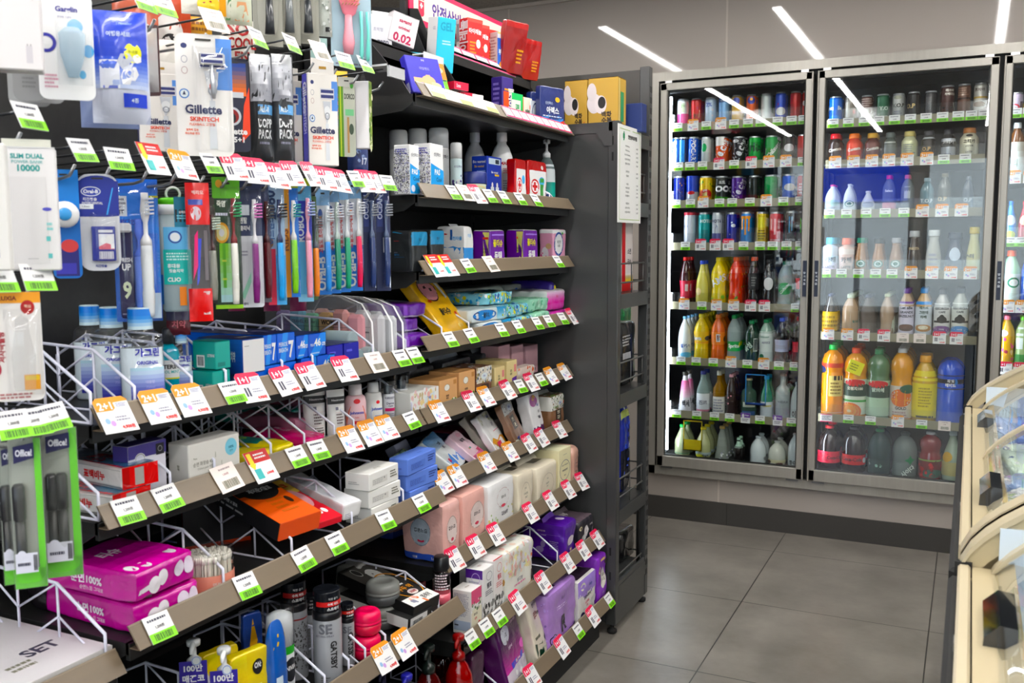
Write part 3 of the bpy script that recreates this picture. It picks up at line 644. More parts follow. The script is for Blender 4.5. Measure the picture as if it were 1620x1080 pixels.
def strip_cards(key, spec):
    X, Z = SH[key]
    for i, e_ in enumerate(spec.split()):
        k, p = e_[0], float(e_[1:]); hh = CDIM[k][1]; s0 = -.002 if k == 'g' else -.003 if k in 'w' else .0; 
        if k in 'opr': s0 = -.008
        ux, uz = -math.sin(TILT), math.cos(TILT); x = X+ux*s0+.0016; z = Z+uz*s0+.0011; y = yat(p, X-.012, Z+.017)
        put_card(k, (x, y, z), (rnd.uniform(-.05, .05), -TILT, 0), '%s, %s from left, %s strip' % (CNAME[k], ordn(i), SNAME[key]), 'price cards on the gondola shelves')
# ---- white wire dividers
def divider_mesh(d, h):
    q = MB(); r = .0021; m = WW
    p = [(-.0, .0), (-.0, h*.42), (-d*.27, h*.93), (-d*.76, h*1.0), (-d, h*.62), (-d, 0)]
    q.tube([(a, 0, b) for a, b in p], r*1.25, m, 7); q.tube([(0, 0, .001), (-d, 0, .001)], r, m, 6)
    for f, t0, t1 in ((-.27, .93, .45), (-.52, .97, .5), (-.76, 1, .5)): q.tube([(d*f, 0, 0), (d*f, 0, h*t0)], r, m, 6)
    for a, b in (((0, 0), (-.27, .5)), ((-.27, .5), (-.52, 0)), ((-.27, .93), (-.52, .5)), ((-.52, .5), (-.76, 1)), ((-.52, 0), (-.76, .5)), ((-.76, .5), (-1, 0))):
        q.tube([(d*a[0], 0, h*a[1]), (d*b[0], 0, h*b[1])], r*.85, m, 6)
    return q
DPR = {}
def dividers(key, pxs, d=.32, h=.10, inset=.0):
    X, Z = SH[key]
    for i, p in enumerate(pxs):
        y = yat(p, X-.03-inset, Z+.01) if isinstance(p, int) else p
        kk = (d, h)
        if kk not in DPR: DPR[kk] = o = divider_mesh(d, h).build('shelf_divider')
        else: o = DPR[kk].copy(); COL.objects.link(o)
        o.location = (X-.027-inset, y, Z+.0085)
        tag(o, 'white zigzag wire divider, %s from left, %s' % (ordn(i), SNAME[key]), 'shelf divider', 'white wire shelf dividers')
def Mq():
    pass
# ================================================================ far bay
# --- second shelf: sprays, patches, wash bottles
for i, (pc, w_, py, ins) in enumerate(((632, 30, 206, .13), (662, 31, 204, .12), (695, 33, 203, .075))):
    LA('B2', 'spray_can', ['leftmost of the three tall white spray cans behind the speckled cartons', 'middle one of the three tall white spray cans behind the speckled cartons', 'tall white spray can with a blue wedge, front one beside the speckled cartons'][i], 'spray can', pc, w_, py,
       lambda r, h: bottle('spray', r, h, 'f2f3f4', 'd3d5d6', 'p 1e7fd0 .0 .0 1 .0 1 .34 .5 .06 0 .34;t 신신파스 .5 .6 .05 334 .7;T COOL .62 .1 .05 fff .5', k='p', capk='p'), inset=ins)
for i, (ps, p0, p1, py) in enumerate(((623, 649, 664, 228), (654, 681, 703, 226))):
    BX('B2', 'medicine_box', ['white carton with dotted fine print on its side, left of the two patch cartons', 'white carton with a blue lower front, leaning against the spray can'][i], 'box', p0, p1, py, ps, 'f1f1f1',
       'L s .04 .03 .96 .9 420 .0016 445,889,99b,776;L l .1 .8 .9 .93 3 33a;L r .02 .62 .98 .63 55b;L t 신신파스 .5 .7 .035 448 .5;F p 2f9ce0 0 .02 1 .02 1 .5 0 .62;T%s .5 .46 .11 fff .8;F t 신신파스 .5 .8 .07 334 .8;F t Cool .62 .32 .08 135 .6;F e .3 .12 .22 .07 dde'.replace('T%s', 'F T PAS'), lean=0, rz=(0, 3)[i], inset=(.0, -.006)[i])
LA('B2', 'spray_can', 'short pale blue spray can with purple mark, right of the leaning patch carton', 'spray can', 722.5, 19, 226, lambda r, h: bottle('spray', r, h, 'd9ecf7', 'e9eaea', 's .2 .12 .9 .42 16 .004 3a2a78,4a3a90;t 신신파스 .5 .58 .04 447 .7;T F .5 .3 .1 fff', k='p'), inset=.03, rz=-40)
LA('B2', 'wash_bottle', 'grey white wash bottle with a grey flip top behind the blue carton', 'bottle', 752, 37, 209, lambda r, h: bottle('shamp', r, h, 'cfd2d6', 'c4c7cc', k='p', sy=.8), inset=.13)
BX('B2', 'medicine_box', 'bright blue carton with two white bottles printed on the front', 'box', 771, 794, 246, 746, '1438a8',
   'L t Bio_wanted .5 .88 .06 fff .8;L t Bio_wanted .5 .78 .05 e8c23a .6;L o .2 .5 .1 .1 .1 8ab;L l .35 .55 .9 .7 3 8fa6e0;F t Bio_wanted .5 .66 .05 fff .85;F r .1 .83 .9 .96 cfe0f2;F r .55 .85 .8 .94 234;F r .5 .58 .8 .62 e8c23a;F r .22 .08 .45 .34 e8f0fa;F r .55 .08 .78 .34 e8f0fa;F e .33 .38 .06 .06 fff;F e .66 .38 .06 .06 fff', inset=.035)
LA('B2', 'jelly_jar', 'low jar of petroleum jelly with a navy lid in front of the blue carton', 'jar', 752, 38, 272, lambda r, h: [('body', MB().lathe([(r*.94, 0), (r, h*.06), (r, h*.56), (r*.97, h*.6)], M('b9c0ac', 'p'), 24, sx=.8)), ('lid', MB().lathe([(r*1.02, h*.58), (r*1.03, h*.62), (r*1.02, h*.95), (r*.95, h), (0, h)], M('1c2a6e', 'p'), 24, sx=.8)),
    ('label', art(MB(), cylmap(lambda z: r*1.0, h, PI, 0, .8, 1), 'p 1a2c7c .2 .1 .8 .1 .95 .3 .8 .52 .2 .52 .05 .3;t Vaseline .5 .32 .13 fff .6;o .5 .3 .3 .2 .1 e0c060', 'c', .0008))], inset=.0, rz=-35)
def flipcap(kind, r, h, col, cap, spec, **kw):
    o = bottle(kind, r, h, col, cap, spec, **kw); return o
LA('B2', 'wash_bottle', 'tall white wash bottle with red lettering between the blue carton and the red bags', 'bottle', 794.5, 38, 208, lambda r, h: bottle('shamp', r, h, 'eceef0', 'f4f4f4', 'T MANWASH .62 .56 .045 a22 .6;e .62 .6 .03 .01 2a6;l .4 .42 .85 .5 3 d88;l .4 .08 .85 .34 8 99a', k='p', sy=.8), inset=.06, rz=-35)
for i, (p0, p1, py, ps) in enumerate(((816, 833, 250, 814), (836, 865, 252, 833))):
    SF('B2', 'bandage_bag', ['narrow red topped bandage bag next to the white wash bottle', 'wider red topped bandage bag with a green side panel'][i], 'bag', p0, p1, py, .03, 'c01c20', 'F r .06 .02 .94 .78 eef2f8;F r .06 .02 .94 .2 3a8ad8;F e .35 .42 .22 .17 fff;F o .35 .42 .22 .17 .22 d02020;F r .3 .32 .4 .52 d02020;F r .22 .39 .48 .45 d02020;F e .7 .55 .14 .1 5ab0e8'+(';F r .62 .02 .8 .62 4a9a48;F e .72 .86 .07 .05 eee' if i else ''), n=7, amp=.002, inset=.01)
def pump(r, h, body, head, spec, lab=None, clear=False, sy=1, fill=None, liq=None):
    b = bottle('shamp', r, h*.86, body, None, spec, lab, k='h' if not clear else 'y', sy=sy, fill=fill, liq=liq)
    q = MB(); q.lathe([(r*.46, h*.72), (r*.46, h*.78), (r*.3, h*.8), (r*.16, h*.82), (r*.16, h*.92), (r*.42, h*.925), (r*.44, h*.97), (r*.3, h*.985), (0, h*.985)], M(head, 'p'), 14)
    q.tube([(0, 0, h*.95), (r*.6, 0, h*.955), (r*1.05, 0, h*.94), (r*1.2, 0, h*.905)], [r*.2, r*.18, r*.14, r*.1], M(head, 'p'), 8)
    b.append(('pump_head', q)); return b
LA('B2', 'sanitizer_pump', 'clear pump bottle of hand gel with a teal and white label at the right end', 'pump bottle', 865, 27, 219, lambda r, h: pump(r, h, '98a8a8', 'e6e9ea', 'r .0 .0 1 .42 1f9c8c;p e8eef0 .0 .42 1 .3 1 .72 .0 .62;e .5 .15 .2 .08 24477e;o .5 .15 .2 .08 .15 fff', (.02, .72, 'dfe8ea'), True), inset=.02, rz=-60)
# --- third shelf: tissue packs
for i, (ps, p0, p1, py) in enumerate(((612, 652, 678, 364), (679, 682, 704, 362))):
    SF('B3', 'tissue_pack', ['black wet tissue bundle with a blue band, leftmost on its shelf', 'second black wet tissue bundle with a blue band'][i], 'pack', p0, p1, py, ps if i == 0 else .06, '1d2022', 'F r 0 .64 1 .97 1f86b4;L p 1f86b4 .0 .9 .3 .97 1 .9 1 .84;F t 클린 .5 .78 .07 124 .6;L t 물티슈 .4 .42 .05 2a6ea8 .5;L r .3 .74 .5 .75 a33;L r .3 .36 .7 .365 2a6ea8;L l .3 .45 .45 .5 1 667', n=9, amp=.0016)
SF('B3', 'tissue_pack', 'kitchen towel pack with a blue lower half and white figures', 'pack', 735, 750, 357, 690, 'f2f4f6', 'L p 3f8fd6 0 .02 1 .02 1 .52 .8 .5 .6 .54 .4 .5 .2 .54 0 .5;L p f2f4f6 .62 .04 .82 .04 .78 .3 .84 .42 .74 .5 .64 .42 .68 .3;L T 키친타올 .7 .72 .09 6ab0e8 .45;L e .25 .82 .14 .02 b22;L r .5 .68 .58 .92 2a5aa8;F r 0 .02 1 .5 3f8fd6;F t 타올 .5 .78 .08 6ab0e8 .6', n=8, amp=.0024, fin=('e8eaec', .008))
for i, (ps, p0, p1) in enumerate(((747, 776, 799), (800, 829, 852))):
    SF('B3', 'tissue_pack', ['purple tissue pack with yellow sash, left one of the pair', 'purple tissue pack with yellow sash, beside the pink tissue pack'][i], 'pack', p0, p1, 364 if i == 0 else 363, ps, '6a1a9c',
       'L p f0e68a .55 .02 .92 .02 .95 .3 .88 .6 .95 .96 .58 .96 .62 .5;L t CHOICE .74 .5 .06 222 .3;L t POINT .74 .42 .06 222 .3;L r .58 .76 .9 .82 e8483a;F T 폴티슈 .5 .66 .2 f0e23a .8;F T 득템 .5 .32 .24 fff .8;F r .1 .86 .9 .9 a8e;F r 0 0 1 .06 f0f0f0;T r 0 0 1 1 eceaf0', n=9, amp=.0016)
SF('B3', 'tissue_pack', 'pink tissue pack with a blue ring mark, rightmost on its shelf', 'pack', 876, 897, 362, 853, 'f3a9c4', 'F r 0 .88 1 1 f6eef2;L r 0 .88 1 1 f6eef2;F e .4 .58 .36 .32 fff;F o .4 .58 .38 .34 .18 1c4a9c;F t 깨끗한 .4 .64 .09 234 .5;F t 나라 .4 .53 .09 234 .4;F T 티슈 .5 .18 .08 fff .5;L e .4 .3 .25 .2 f6e6ea;L s .05 .05 .5 .35 12 .004 e63a80,f06aa0;L e .65 .52 .2 .08 d8b48a;F e .7 .88 .08 .04 4a4', n=9, amp=.0016)
# --- fourth shelf: wipes
for i, (p0, p1, dz, py, ins) in enumerate(((643, 682, 0, 516, .0), (643, 665, .034, 500, .035), (640, 680, .068, 479, .03))):
    SF('B4', 'pad_pack', ['purple pad pack lying flat, lowest of the small pile', 'purple pad pack in the middle of the small pile', 'purple pad pack on top of the small pile'][i], 'pack', p0, p1, py, .13, '5e1c92', 'F r 0 0 1 .16 e8e0ee;F r 0 .2 .12 1 7a3ab0;F p e8e0ee .9 0 1 0 1 1 .94 1', inset=ins, dz=dz, h=.034, n=6)
SF('B4', 'wipes_pack', 'yellow wet wipes pack leaning back, slanted lettering', 'pack', 702, 752, 470, .035, 'f4b81c', 'F e .42 .74 .3 .2 f2a0a8;F o .42 .74 .3 .2 .1 3a2018;F r .32 .77 .4 .82 3a2018;F r .48 .72 .56 .77 3a2018;F p fff .8 .86 .9 .84 .92 .6 .84 .56;F T 물티슈 .5 .36 .12 1a1a1a .6;F t 캐릭터 .3 .93 .05 1a1a1a .4;F e .2 .55 .05 .03 d04030;F e .8 .3 .05 .03 d04030;F t e*u .72 .12 .1 f7df9c .4', lean=38, rz=6, h=.178, n=7, taper=.1)
SF('B4', 'wipes_pack', 'rose pink wipes pack leaning behind the yellow one', 'pack', 742, 762, 470, .025, 'e07a84', 'F e .7 .2 .2 .1 8a2a30', lean=50, rz=12, h=.17, inset=.03, n=7)
for i, (p0, dz, ins) in enumerate(((640, 0, .15), (655, .02, .17))):
    SF('B4', 'wipes_pack', ['slate blue wipes pack lying behind the purple pads', 'upper slate blue wipes pack lying behind the yellow wipes'][i], 'pack', p0, p0+45, 480, .14, '3a6a8c', inset=ins, dz=dz+.03, h=.03, n=6)
wt = 'F e .33 .5 .3 .4 2f8ad8;F o .33 .5 .3 .4 .08 1c5aa8;F e .14 .5 .09 .28 fff;F o .14 .5 .09 .28 .3 1a3a80;F T 물티슈 .38 .5 .4 123 .32;F g .66 0 1 1 bfe4f2 2f9cd8;F s .66 .05 1 .95 10 .004 f0e23a,3a8a4a,fff'
for i, (p0, p1, dz) in enumerate(((757, 812, 0), (746, 805, .036))):
    SF('B4', 'wipes_pack', ['wet tissue pack with a blue oval, lower one of the two', 'wet tissue pack with a blue oval, upper one of the two'][i], 'pack', p0, p1, 478, .12, 'e4eef4', wt, dz=dz, h=.035, n=8, inset=.0)
fl = 'F s .02 .02 .98 .98 60 .006 f0e64a,2f9cd8,1c5aa8,fff,7ac060;L s 0 0 1 1 30 .005 f0e64a,2f9cd8,fff;T s 0 0 1 1 70 .006 f0e64a,2f9cd8,1c5aa8,fff,3a8a4a'
for i, (p0, p1, dz, ins) in enumerate(((805, 846, 0, .0), (798, 848, .036, .01), (770, 815, .072, .03))):
    SF('B4', 'wipes_pack', ['cyan floral wipes pack, bottom of the pile beside the blue oval packs', 'cyan floral wipes pack with lemons, middle of its pile', 'cyan floral wipes pack lying on top of the blue oval packs'][i], 'pack', p0, p1, 478, .13, '8fd4e4', fl, dz=dz, h=.035, n=7, inset=ins, amp=.006)
for i, (p0, p1, dz) in enumerate(((844, 872, 0), (840, 870, .04))):
    SF('B4', 'wipes_pack', ['pale green wipes pack, lower one', 'pale green wipes pack, upper one'][i], 'pack', p0, p1, 478, .12, '9fd8bc', 'F s 0 0 1 1 16 .006 c8ecd8,6ab890;T s 0 0 1 1 30 .008 c8ecd8,6ab890', dz=dz, h=.04, n=6, amp=.006)
SF('B4', 'tissue_pack', 'round ended purple tissue pack with yellow and white trim at the shelf end', 'pack', 874, 908, 440, .16, '3a2a86', 'F o .6 .4 .36 .5 .18 f0e23a;F e .6 .4 .28 .4 f4f4f4;T e .5 .3 .1 .1 99c;F e .6 .4 .12 .2 f0e23a', inset=.03, h=.125, n=4, amp=.003)
SF('B4', 'tissue_pack', 'white and magenta tissue pack lying at the shelf end, upper one', 'pack', 866, 903, 445, .2, 'ecf2f0', 'F g 0 .35 1 1 e83aa8 f6d8ec;F r 0 0 1 .35 e254b4;T r .0 .0 1 .5 f6ecf4;F t 티슈 .5 .7 .14 d33 .4', dz=.035, h=.062, n=7, amp=.006)
SF('B4', 'tissue_pack', 'magenta ended tissue pack at the shelf end, lower one', 'pack', 874, 905, 445, .2, 'd85ab8', 'F g 0 0 1 1 f0a0dc c83aa4', h=.034, n=7, amp=.006)
for i, (p0, p1) in enumerate(((735, 800), (805, 860))):
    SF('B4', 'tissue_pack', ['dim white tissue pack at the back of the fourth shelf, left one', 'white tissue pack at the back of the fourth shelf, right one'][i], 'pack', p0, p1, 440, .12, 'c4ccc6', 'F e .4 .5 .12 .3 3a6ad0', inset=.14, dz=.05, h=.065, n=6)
# --- fifth shelf: small pad boxes
BX('B5', 'pad_pack', 'square floral pad pack with a blue slanted mark, left end of the pad row', 'pack', 650, 695, 622, .10, 'f3eee8', 'F s 0 .35 1 1 60 .006 e8b8b0,f2d8a0,c8b890,fff,e8c8c8;F p dce6f6 .45 .5 .8 .62 .84 .86 .5 .72;F T Sofy .64 .68 .13 1a3a9c .34;F t 바디 .62 .4 .09 223 .3;F r .25 .03 .5 .08 b01848', inset=-.002)
for i, (ps, p0, p1, py) in enumerate(((683, 696, 724, 603), (716, 727, 752, 590))):
    BX('B5', 'pad_pack', ['kraft brown pad pack, left one of two', 'kraft brown pad pack, right one of two'][i], 'pack', p0, p1, py, .09, 'd8a878', 'F e .4 .74 .16 .11 f2ece2;F o .4 .74 .16 .11 .12 987;F T 자연한 .42 .48 .07 433 .5;F T 케이스 .42 .4 .06 433 .5;F r 0 0 1 .12 d86a1c;F s .68 .12 .95 .45 12 .005 fff,5a9a48,f4f0e4;F r .76 .8 .93 .94 b8824c;T r .2 .3 .7 .42 5a4634;T r .02 .02 .98 .98 c89868', inset=0)
for i, (p0, p1, py, lb) in enumerate(((649, 690, 596, 'left one'), (700, 748, 583, 'middle one'), (765, 800, 572, 'right one'))):
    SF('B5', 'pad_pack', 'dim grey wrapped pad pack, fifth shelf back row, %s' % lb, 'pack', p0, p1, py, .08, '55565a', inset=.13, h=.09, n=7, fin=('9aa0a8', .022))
BX('B5', 'pad_pack', 'brown pad pack with white blossoms and a dark label', 'pack', 754, 778, 583, .09, '7a5440', 'F r 0 .52 1 1 dcd6c8;F s 0 .52 1 1 60 .004 fff,3a4a5a,8a7a40,b0b8c0;F r .3 .12 .8 .46 3a2c24;F T 한방 .55 .36 .1 e8dcc0 .4;F T 좋은 .55 .22 .1 e8dcc0 .4;F e .5 .72 .2 .1 e4ecf8;F t Sofy .5 .72 .08 1a3a9c .4;T s 0 0 1 1 40 .005 fff,667,8a7a40')
for i, (p0, p1, py) in enumerate(((783, 799, 582), (802, 818, 572))):
    BX('B5', 'pad_pack', ['beige slim pad carton with a purple bow mark, left one', 'beige slim pad carton with a purple bow mark, right one'][i], 'box', p0, p1, py, .10, 'e2cf9c', 'F T 좋은 .4 .66 .08 443 .5;F T 순면 .4 .56 .08 443 .5;F p 5a2a8c .5 .2 .95 .25 .95 .45 .5 .4;F r .7 .6 .9 .85 d88;F r .2 .1 .35 .2 fff')
for i, (p0, p1, ps) in enumerate(((789, 807, 787), (810, 828, 808), (832, 851, 830))):
    BX('B5', 'carton', ['tall pink carton, left one of three against the back', 'tall pink carton, middle one of three against the back', 'tall pink carton, right one of three, nearest the end panel'][i], 'box', p0, p1, 548, .06, 'e0b4bc', 'F r .3 .12 .32 .2 443;F b .55 .1 .8 .2 322;F r .1 .02 .5 .06 f0e0e4;F t 여성청결제 .8 .5 .02 a88 .5 90', inset=.09-.0*i, h=None)
SF('B5', 'pad_pack', 'small coral printed pad pouch in front of the pink cartons', 'pack', 820, 846, 586, .03, 'f0dcd0', 'F s 0 0 1 1 24 .006 f06a3c,f4f0e8,e8a080', inset=.02, n=7, h=.05)
# --- sixth shelf: leaning pouches
def LP(key, lab, p0, p1, h, col, spec, rz=20, lean=35, inset=0, d=.022, n=7, sides=None, dz=0, name='pad_pouch', cat='pouch', amp=.004):
    return SF(key, name, lab, cat, p0, p1, 600, d, col, spec, inset=inset, dz=dz, h=h, rz=rz, lean=lean, n=n, amp=amp)
LP('B6', 'pale green floral tissue pouch with a red foot, leftmost of the leaning pouches', 668, 708, .115, 'a8c8bc', 'F s 0 .15 1 1 110 .0045 4a2a24,3a6a5a,e8e4b8,d8e8dc,7aa894,e6dc9a;F T 꽃잎티슈 .5 .62 .14 3a2820 .7;F r 0 0 1 .14 b81c20;F e .85 .17 .12 .06 f0f0e8', lean=58, rz=14)
LP('B6', 'white and blue pad pouch leaning beside the green floral one', 712, 752, .12, 'e8eef4', 'F g 0 .6 1 1 c4d8ec 5f94cc;F p 2f86dc 0 0 1 0 1 .34 .7 .24 .45 .4 .2 .22 0 .3;F T 쏘피 .6 .7 .1 224 .4;F T 바디 .6 .56 .09 224 .4;F r .12 .22 .24 .32 e03a60;F e .8 .2 .07 .06 fff', lean=52, rz=18, d=.03)
LP('B6', 'pink pad pouch leaning beside the blue one', 750, 781, .11, 'f6ccd8', 'F r 0 0 1 .22 f26a9c;F T 바디핏 .55 .68 .12 334 .6;F e .35 .42 .05 .03 f08a3c;F e .45 .42 .05 .03 3aa08a;F e .7 .86 .2 .07 f0a8c0;F r .6 .2 .9 .3 d8446c', lean=52, rz=18)
LP('B6', 'white and golden pad pouch with a magenta badge', 782, 817, .125, 'f0f0ee', 'F s 0 .78 1 1 16 .007 b8b890,e8e4c8;F p f0a828 0 0 1 0 1 .3 .7 .36 .4 .3 .2 .4 0 .3;F r .28 .14 .55 .26 d81c60;F T Sofy .7 .86 .1 1a3a9c .35;F t 자연 .7 .66 .1 556 .3;F r .45 .5 .9 .515 e08098', lean=33, rz=14)
LP('B6', 'clear wrapped golden pad pouch behind the magenta badge one', 770, 800, .125, 'd8d4c4', 'F r 0 0 1 .3 d89a28', lean=40, rz=14, inset=.03)
LP('B6', 'brown and white floral pad pouch leaning left of the purple one', 812, 843, .135, '82604a', 'F r 0 .72 1 1 c8c8c4;F s 0 .72 1 1 40 .004 445,fff,889;F r .3 .36 .75 .66 2e241e;F T 한방 .52 .57 .09 f0e8d0 .34;F T 좋은 .52 .44 .09 f0e8d0 .34;F r 0 0 1 .16 d8dcd0;F s 0 0 1 .18 36 .004 3a4a3a,fff,8a8a7a;F r .2 .1 .5 .2 1c2a9c;F e .6 .84 .2 .07 c4ccdc;F T Sofy .6 .84 .07 1a3a9c .3', lean=24, rz=14)
LP('B6', 'white pad pouch with a purple globe and scalloped purple foot', 845, 868, .14, 'f0eef2', 'F e .4 .78 .36 .13 a85a9c;F e .45 .84 .2 .06 e8c03a;F r 0 0 1 .22 4a1c5c;F e .15 .23 .12 .04 f0eef2;F e .5 .23 .12 .04 f0eef2;F e .85 .23 .12 .04 f0eef2;F T Sofy .7 .66 .09 1a3a9c .4;F t 바디 .7 .52 .08 445 .4;F T 초슬림 .65 .4 .07 334 .5;F T Super .5 .12 .07 b88ae0 .5', lean=12, rz=8, d=.04)
SF('B6', 'pad_pack', 'square brown pad pack with white floral top at the right end', 'pack', 872, 907, 628, .10, '8a6448', 'F r 0 .6 1 1 ecebe4;F s 0 .6 1 1 90 .0035 2a3a34,7a9a60,fff,8a6a40;F p 6a4a34 .45 .6 .55 .6 .5 .68;F r .35 .28 .72 .6 33281f;F T 한방 .54 .52 .1 f0e8d0 .3;F T 좋은 .54 .38 .1 f0e8d0 .3;F e .62 .76 .12 .06 d8e0f0;F T Sofy .62 .76 .07 1a3a9c .2;F r .86 .72 .98 .8 e8642c;F r .1 .04 .3 .12 2a2a9c;T s 0 0 1 1 60 .006 2a3a34,7a9a60,fff;L r 0 .6 1 1 dddcd4', n=9, amp=.002, fin=('c8ccc8', .012))
for i, (p0, p1, ins, c_) in enumerate(((678, 720, .13, '30446c'), (715, 750, .14, 'a84a64'), (735, 775, .15, '8a8a88'), (775, 815, .12, '77787a'))):
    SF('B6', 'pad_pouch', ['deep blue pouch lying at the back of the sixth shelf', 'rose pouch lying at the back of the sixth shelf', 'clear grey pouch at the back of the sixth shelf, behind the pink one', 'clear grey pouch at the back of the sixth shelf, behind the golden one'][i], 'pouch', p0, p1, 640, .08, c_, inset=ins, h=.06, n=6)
BX('B6', 'carton', 'long white carton standing behind the green floral pouch', 'box', 645, 672, 640, .03, 'b8bcd0', inset=.09, h=.085, lean=30, rz=10)
# --- seventh shelf: large pad packs
pk = 'F e .5 .52 .3 .24 e8d8d4;F o .5 .52 .3 .24 .07 b8a098;F T 좋은느낌 .5 .56 .065 433 .4;F e .5 .36 .08 .03 d04a60'
SF('B7', 'pad_pack', 'large pink pad pack with a blue foot, nearest the middle bay', 'pack', 702, 729, 800, 636, 'f0bcb4', pk+';F r 0 0 1 .13 3a5ac0;L e .45 .5 .24 .24 b8c4d0;L o .45 .5 .24 .24 .06 8898a8;L T 좋은느낌 .45 .53 .07 3a4048 .34;L e .45 .35 .09 .03 d8405c;L r 0 0 1 .13 3a5ac0;L T 16 .75 .06 .06 dde 0;L T 대형 .3 .06 .05 dde;T e .6 .5 .2 .1 f4dcd8;T r .3 .45 .5 .55 eee', n=8, amp=.003, fin=('f2d0cc', .02))
SF('B7', 'pad_pack', 'narrower pink pad pack with a red foot', 'pack', 733, 769, 785, .12, 'f2b8ae', pk.replace('.5 .52', '.6 .55').replace('.5 .56', '.6 .58').replace('.5 .36', '.6 .4')+';F r 0 0 1 .12 d8504c;F T 좋은느낌 .5 .06 .05 fff .4;L t 순면 .5 .5 .05 a55;T r .4 .4 .6 .6 776', n=9, amp=.002, fin=('f2d0cc', .02))
SF('B7', 'pad_pack', 'large white pad pack with small flowers and a blue foot', 'pack', 773, 815, 770, .15, 'f4f4f2', 'F e .55 .64 .24 .2 fff;F o .55 .64 .24 .2 .05 c8a8a8;F T 좋은느낌 .55 .66 .055 333 .3;F T 좋은순면 .6 .32 .08 445 .36;F e .55 .48 .08 .03 d04a60;F r 0 0 1 .13 3656b8;F T 16 .85 .06 .05 fff;F s 0 .15 .35 .42 22 .004 e8d890,9ab878,fff,c8d8a8;F s .75 .16 1 .5 16 .004 e8d890,9ab878,fff;L s .3 .1 .8 .5 16 .006 e8d890,9ab878', n=9, amp=.002, fin=('e4e4e2', .02))
for i, (p0, p1, py, txt) in enumerate(((820, 844, 752, '순수한면'), (850, 882, 742, '순수한면'))):
    SF('B7', 'pad_pack', ['cream pad pack with a narrow oval mark, left of two', 'cream pad pack next to the tall pale yellow carton'][i], 'pack', p0, p1, py, .13, 'e9e0cc', 'F o .5 .42 .3 .34 .03 aaa090;F t THE .5 .62 .04 776 .3;F t UNDER .5 .5 .045 665 .5;F t DAY .5 .42 .045 665 .4;F t 유기농 .5 .28 .03 776 .4;F p 554 .46 .16 .5 .12 .58 .2 .5 .14;T r .4 .3 .8 .55 5a5448', n=8, amp=.003, fin=('ddd6c6', .018))
BX('B7', 'pad_pack', 'tall pale yellow pad carton with a circular seal', 'box', 884, 903, 714, .17, 'e9e2bc', 'F o .5 .5 .42 .24 .06 667;F t BEAUTY_FREEDOM .5 .62 .03 445 .5;F T THE_BODYFIT .5 .5 .04 445 .7;F t FRESH .5 .38 .03 445 .4;F r .35 .86 .65 .87 998;T l .2 .2 .8 .8 3 776;T r .02 .0 .98 .98 f2ecca')
SF('B7', 'pad_pack', 'dusty pink round topped pad pack at the right end of the large packs', 'pack', 906, 925, 708, .16, 'd2a898', 'F o .6 .5 .34 .2 .06 887;F t Beauty .55 .56 .05 655 .7;F t 순면 .6 .46 .06 655 .4;F l .3 .25 .8 .38 2 876;F t 대형 .6 .72 .04 765', n=6, amp=.004)
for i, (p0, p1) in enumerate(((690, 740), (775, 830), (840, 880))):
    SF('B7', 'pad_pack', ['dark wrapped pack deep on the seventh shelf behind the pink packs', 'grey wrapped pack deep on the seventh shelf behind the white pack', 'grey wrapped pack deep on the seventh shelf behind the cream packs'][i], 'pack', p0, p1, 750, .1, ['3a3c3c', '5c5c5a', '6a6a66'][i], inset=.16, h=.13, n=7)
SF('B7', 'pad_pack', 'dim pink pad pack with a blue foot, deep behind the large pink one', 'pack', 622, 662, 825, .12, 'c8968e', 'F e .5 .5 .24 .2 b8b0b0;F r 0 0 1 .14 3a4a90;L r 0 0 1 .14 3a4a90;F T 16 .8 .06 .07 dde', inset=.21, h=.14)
# --- eighth shelf
BX('B8', 'tampon_box', 'white tampon carton with a pink and tulip front, left of the purple topped one', 'box', 746, 762, 936, 716, 'ece9e6', 'L l .08 .4 .9 .92 22 99a;L r .06 .08 .94 .3 b8c4d8;L r .1 .18 .3 .21 445;F r 0 .66 1 1 d65a80;F s 0 .5 1 .74 26 .004 fff,4a6a40,e8f0e0;F r 0 .0 1 .56 e4dfc8;F T 화이트 .4 .44 .06 4a3a30 .6;F T 잇즈 .4 .34 .06 c44 .4;F e .75 .2 .12 .04 d03040;F r .2 .04 .8 .1 5a2430;T t White .5 .5 .1 876 .5')
tp = 'F e .5 .84 .1 .05 eee;F o .6 .84 .26 .08 .08 %s;F T 템포 .6 .68 .1 %s .42;F l .25 .5 .95 .6 3 %s;F s .05 .06 1 .36 60 .007 8a8a88,fff,2a2a2a,c8c8c4;F r .5 .04 .9 .08 %s'
BX('B8', 'tampon_box', 'white tampon carton with dark lettering and a purple side top', 'box', 764, 781, 903, 737, 'ecebea', tp % ('446', '334', '556', '333')+';L r 0 .84 1 1 4a1c80;L o .6 .84 .25 .1 .1 c8b8e0;L l .2 .3 .8 .8 10 aab;T t 템포 .5 .5 .16 a88 .5', inset=0)
BX('B8', 'tampon_box', 'white tampon carton with red lettering, right of the dark lettered one', 'box', 782, 796, 888, .10, 'efeae8', tp % ('c44', 'c03a4a', 'c66', 'a23')+';T t 템포 .5 .5 .2 b55 .5;T r 0 0 1 .04 c02030')
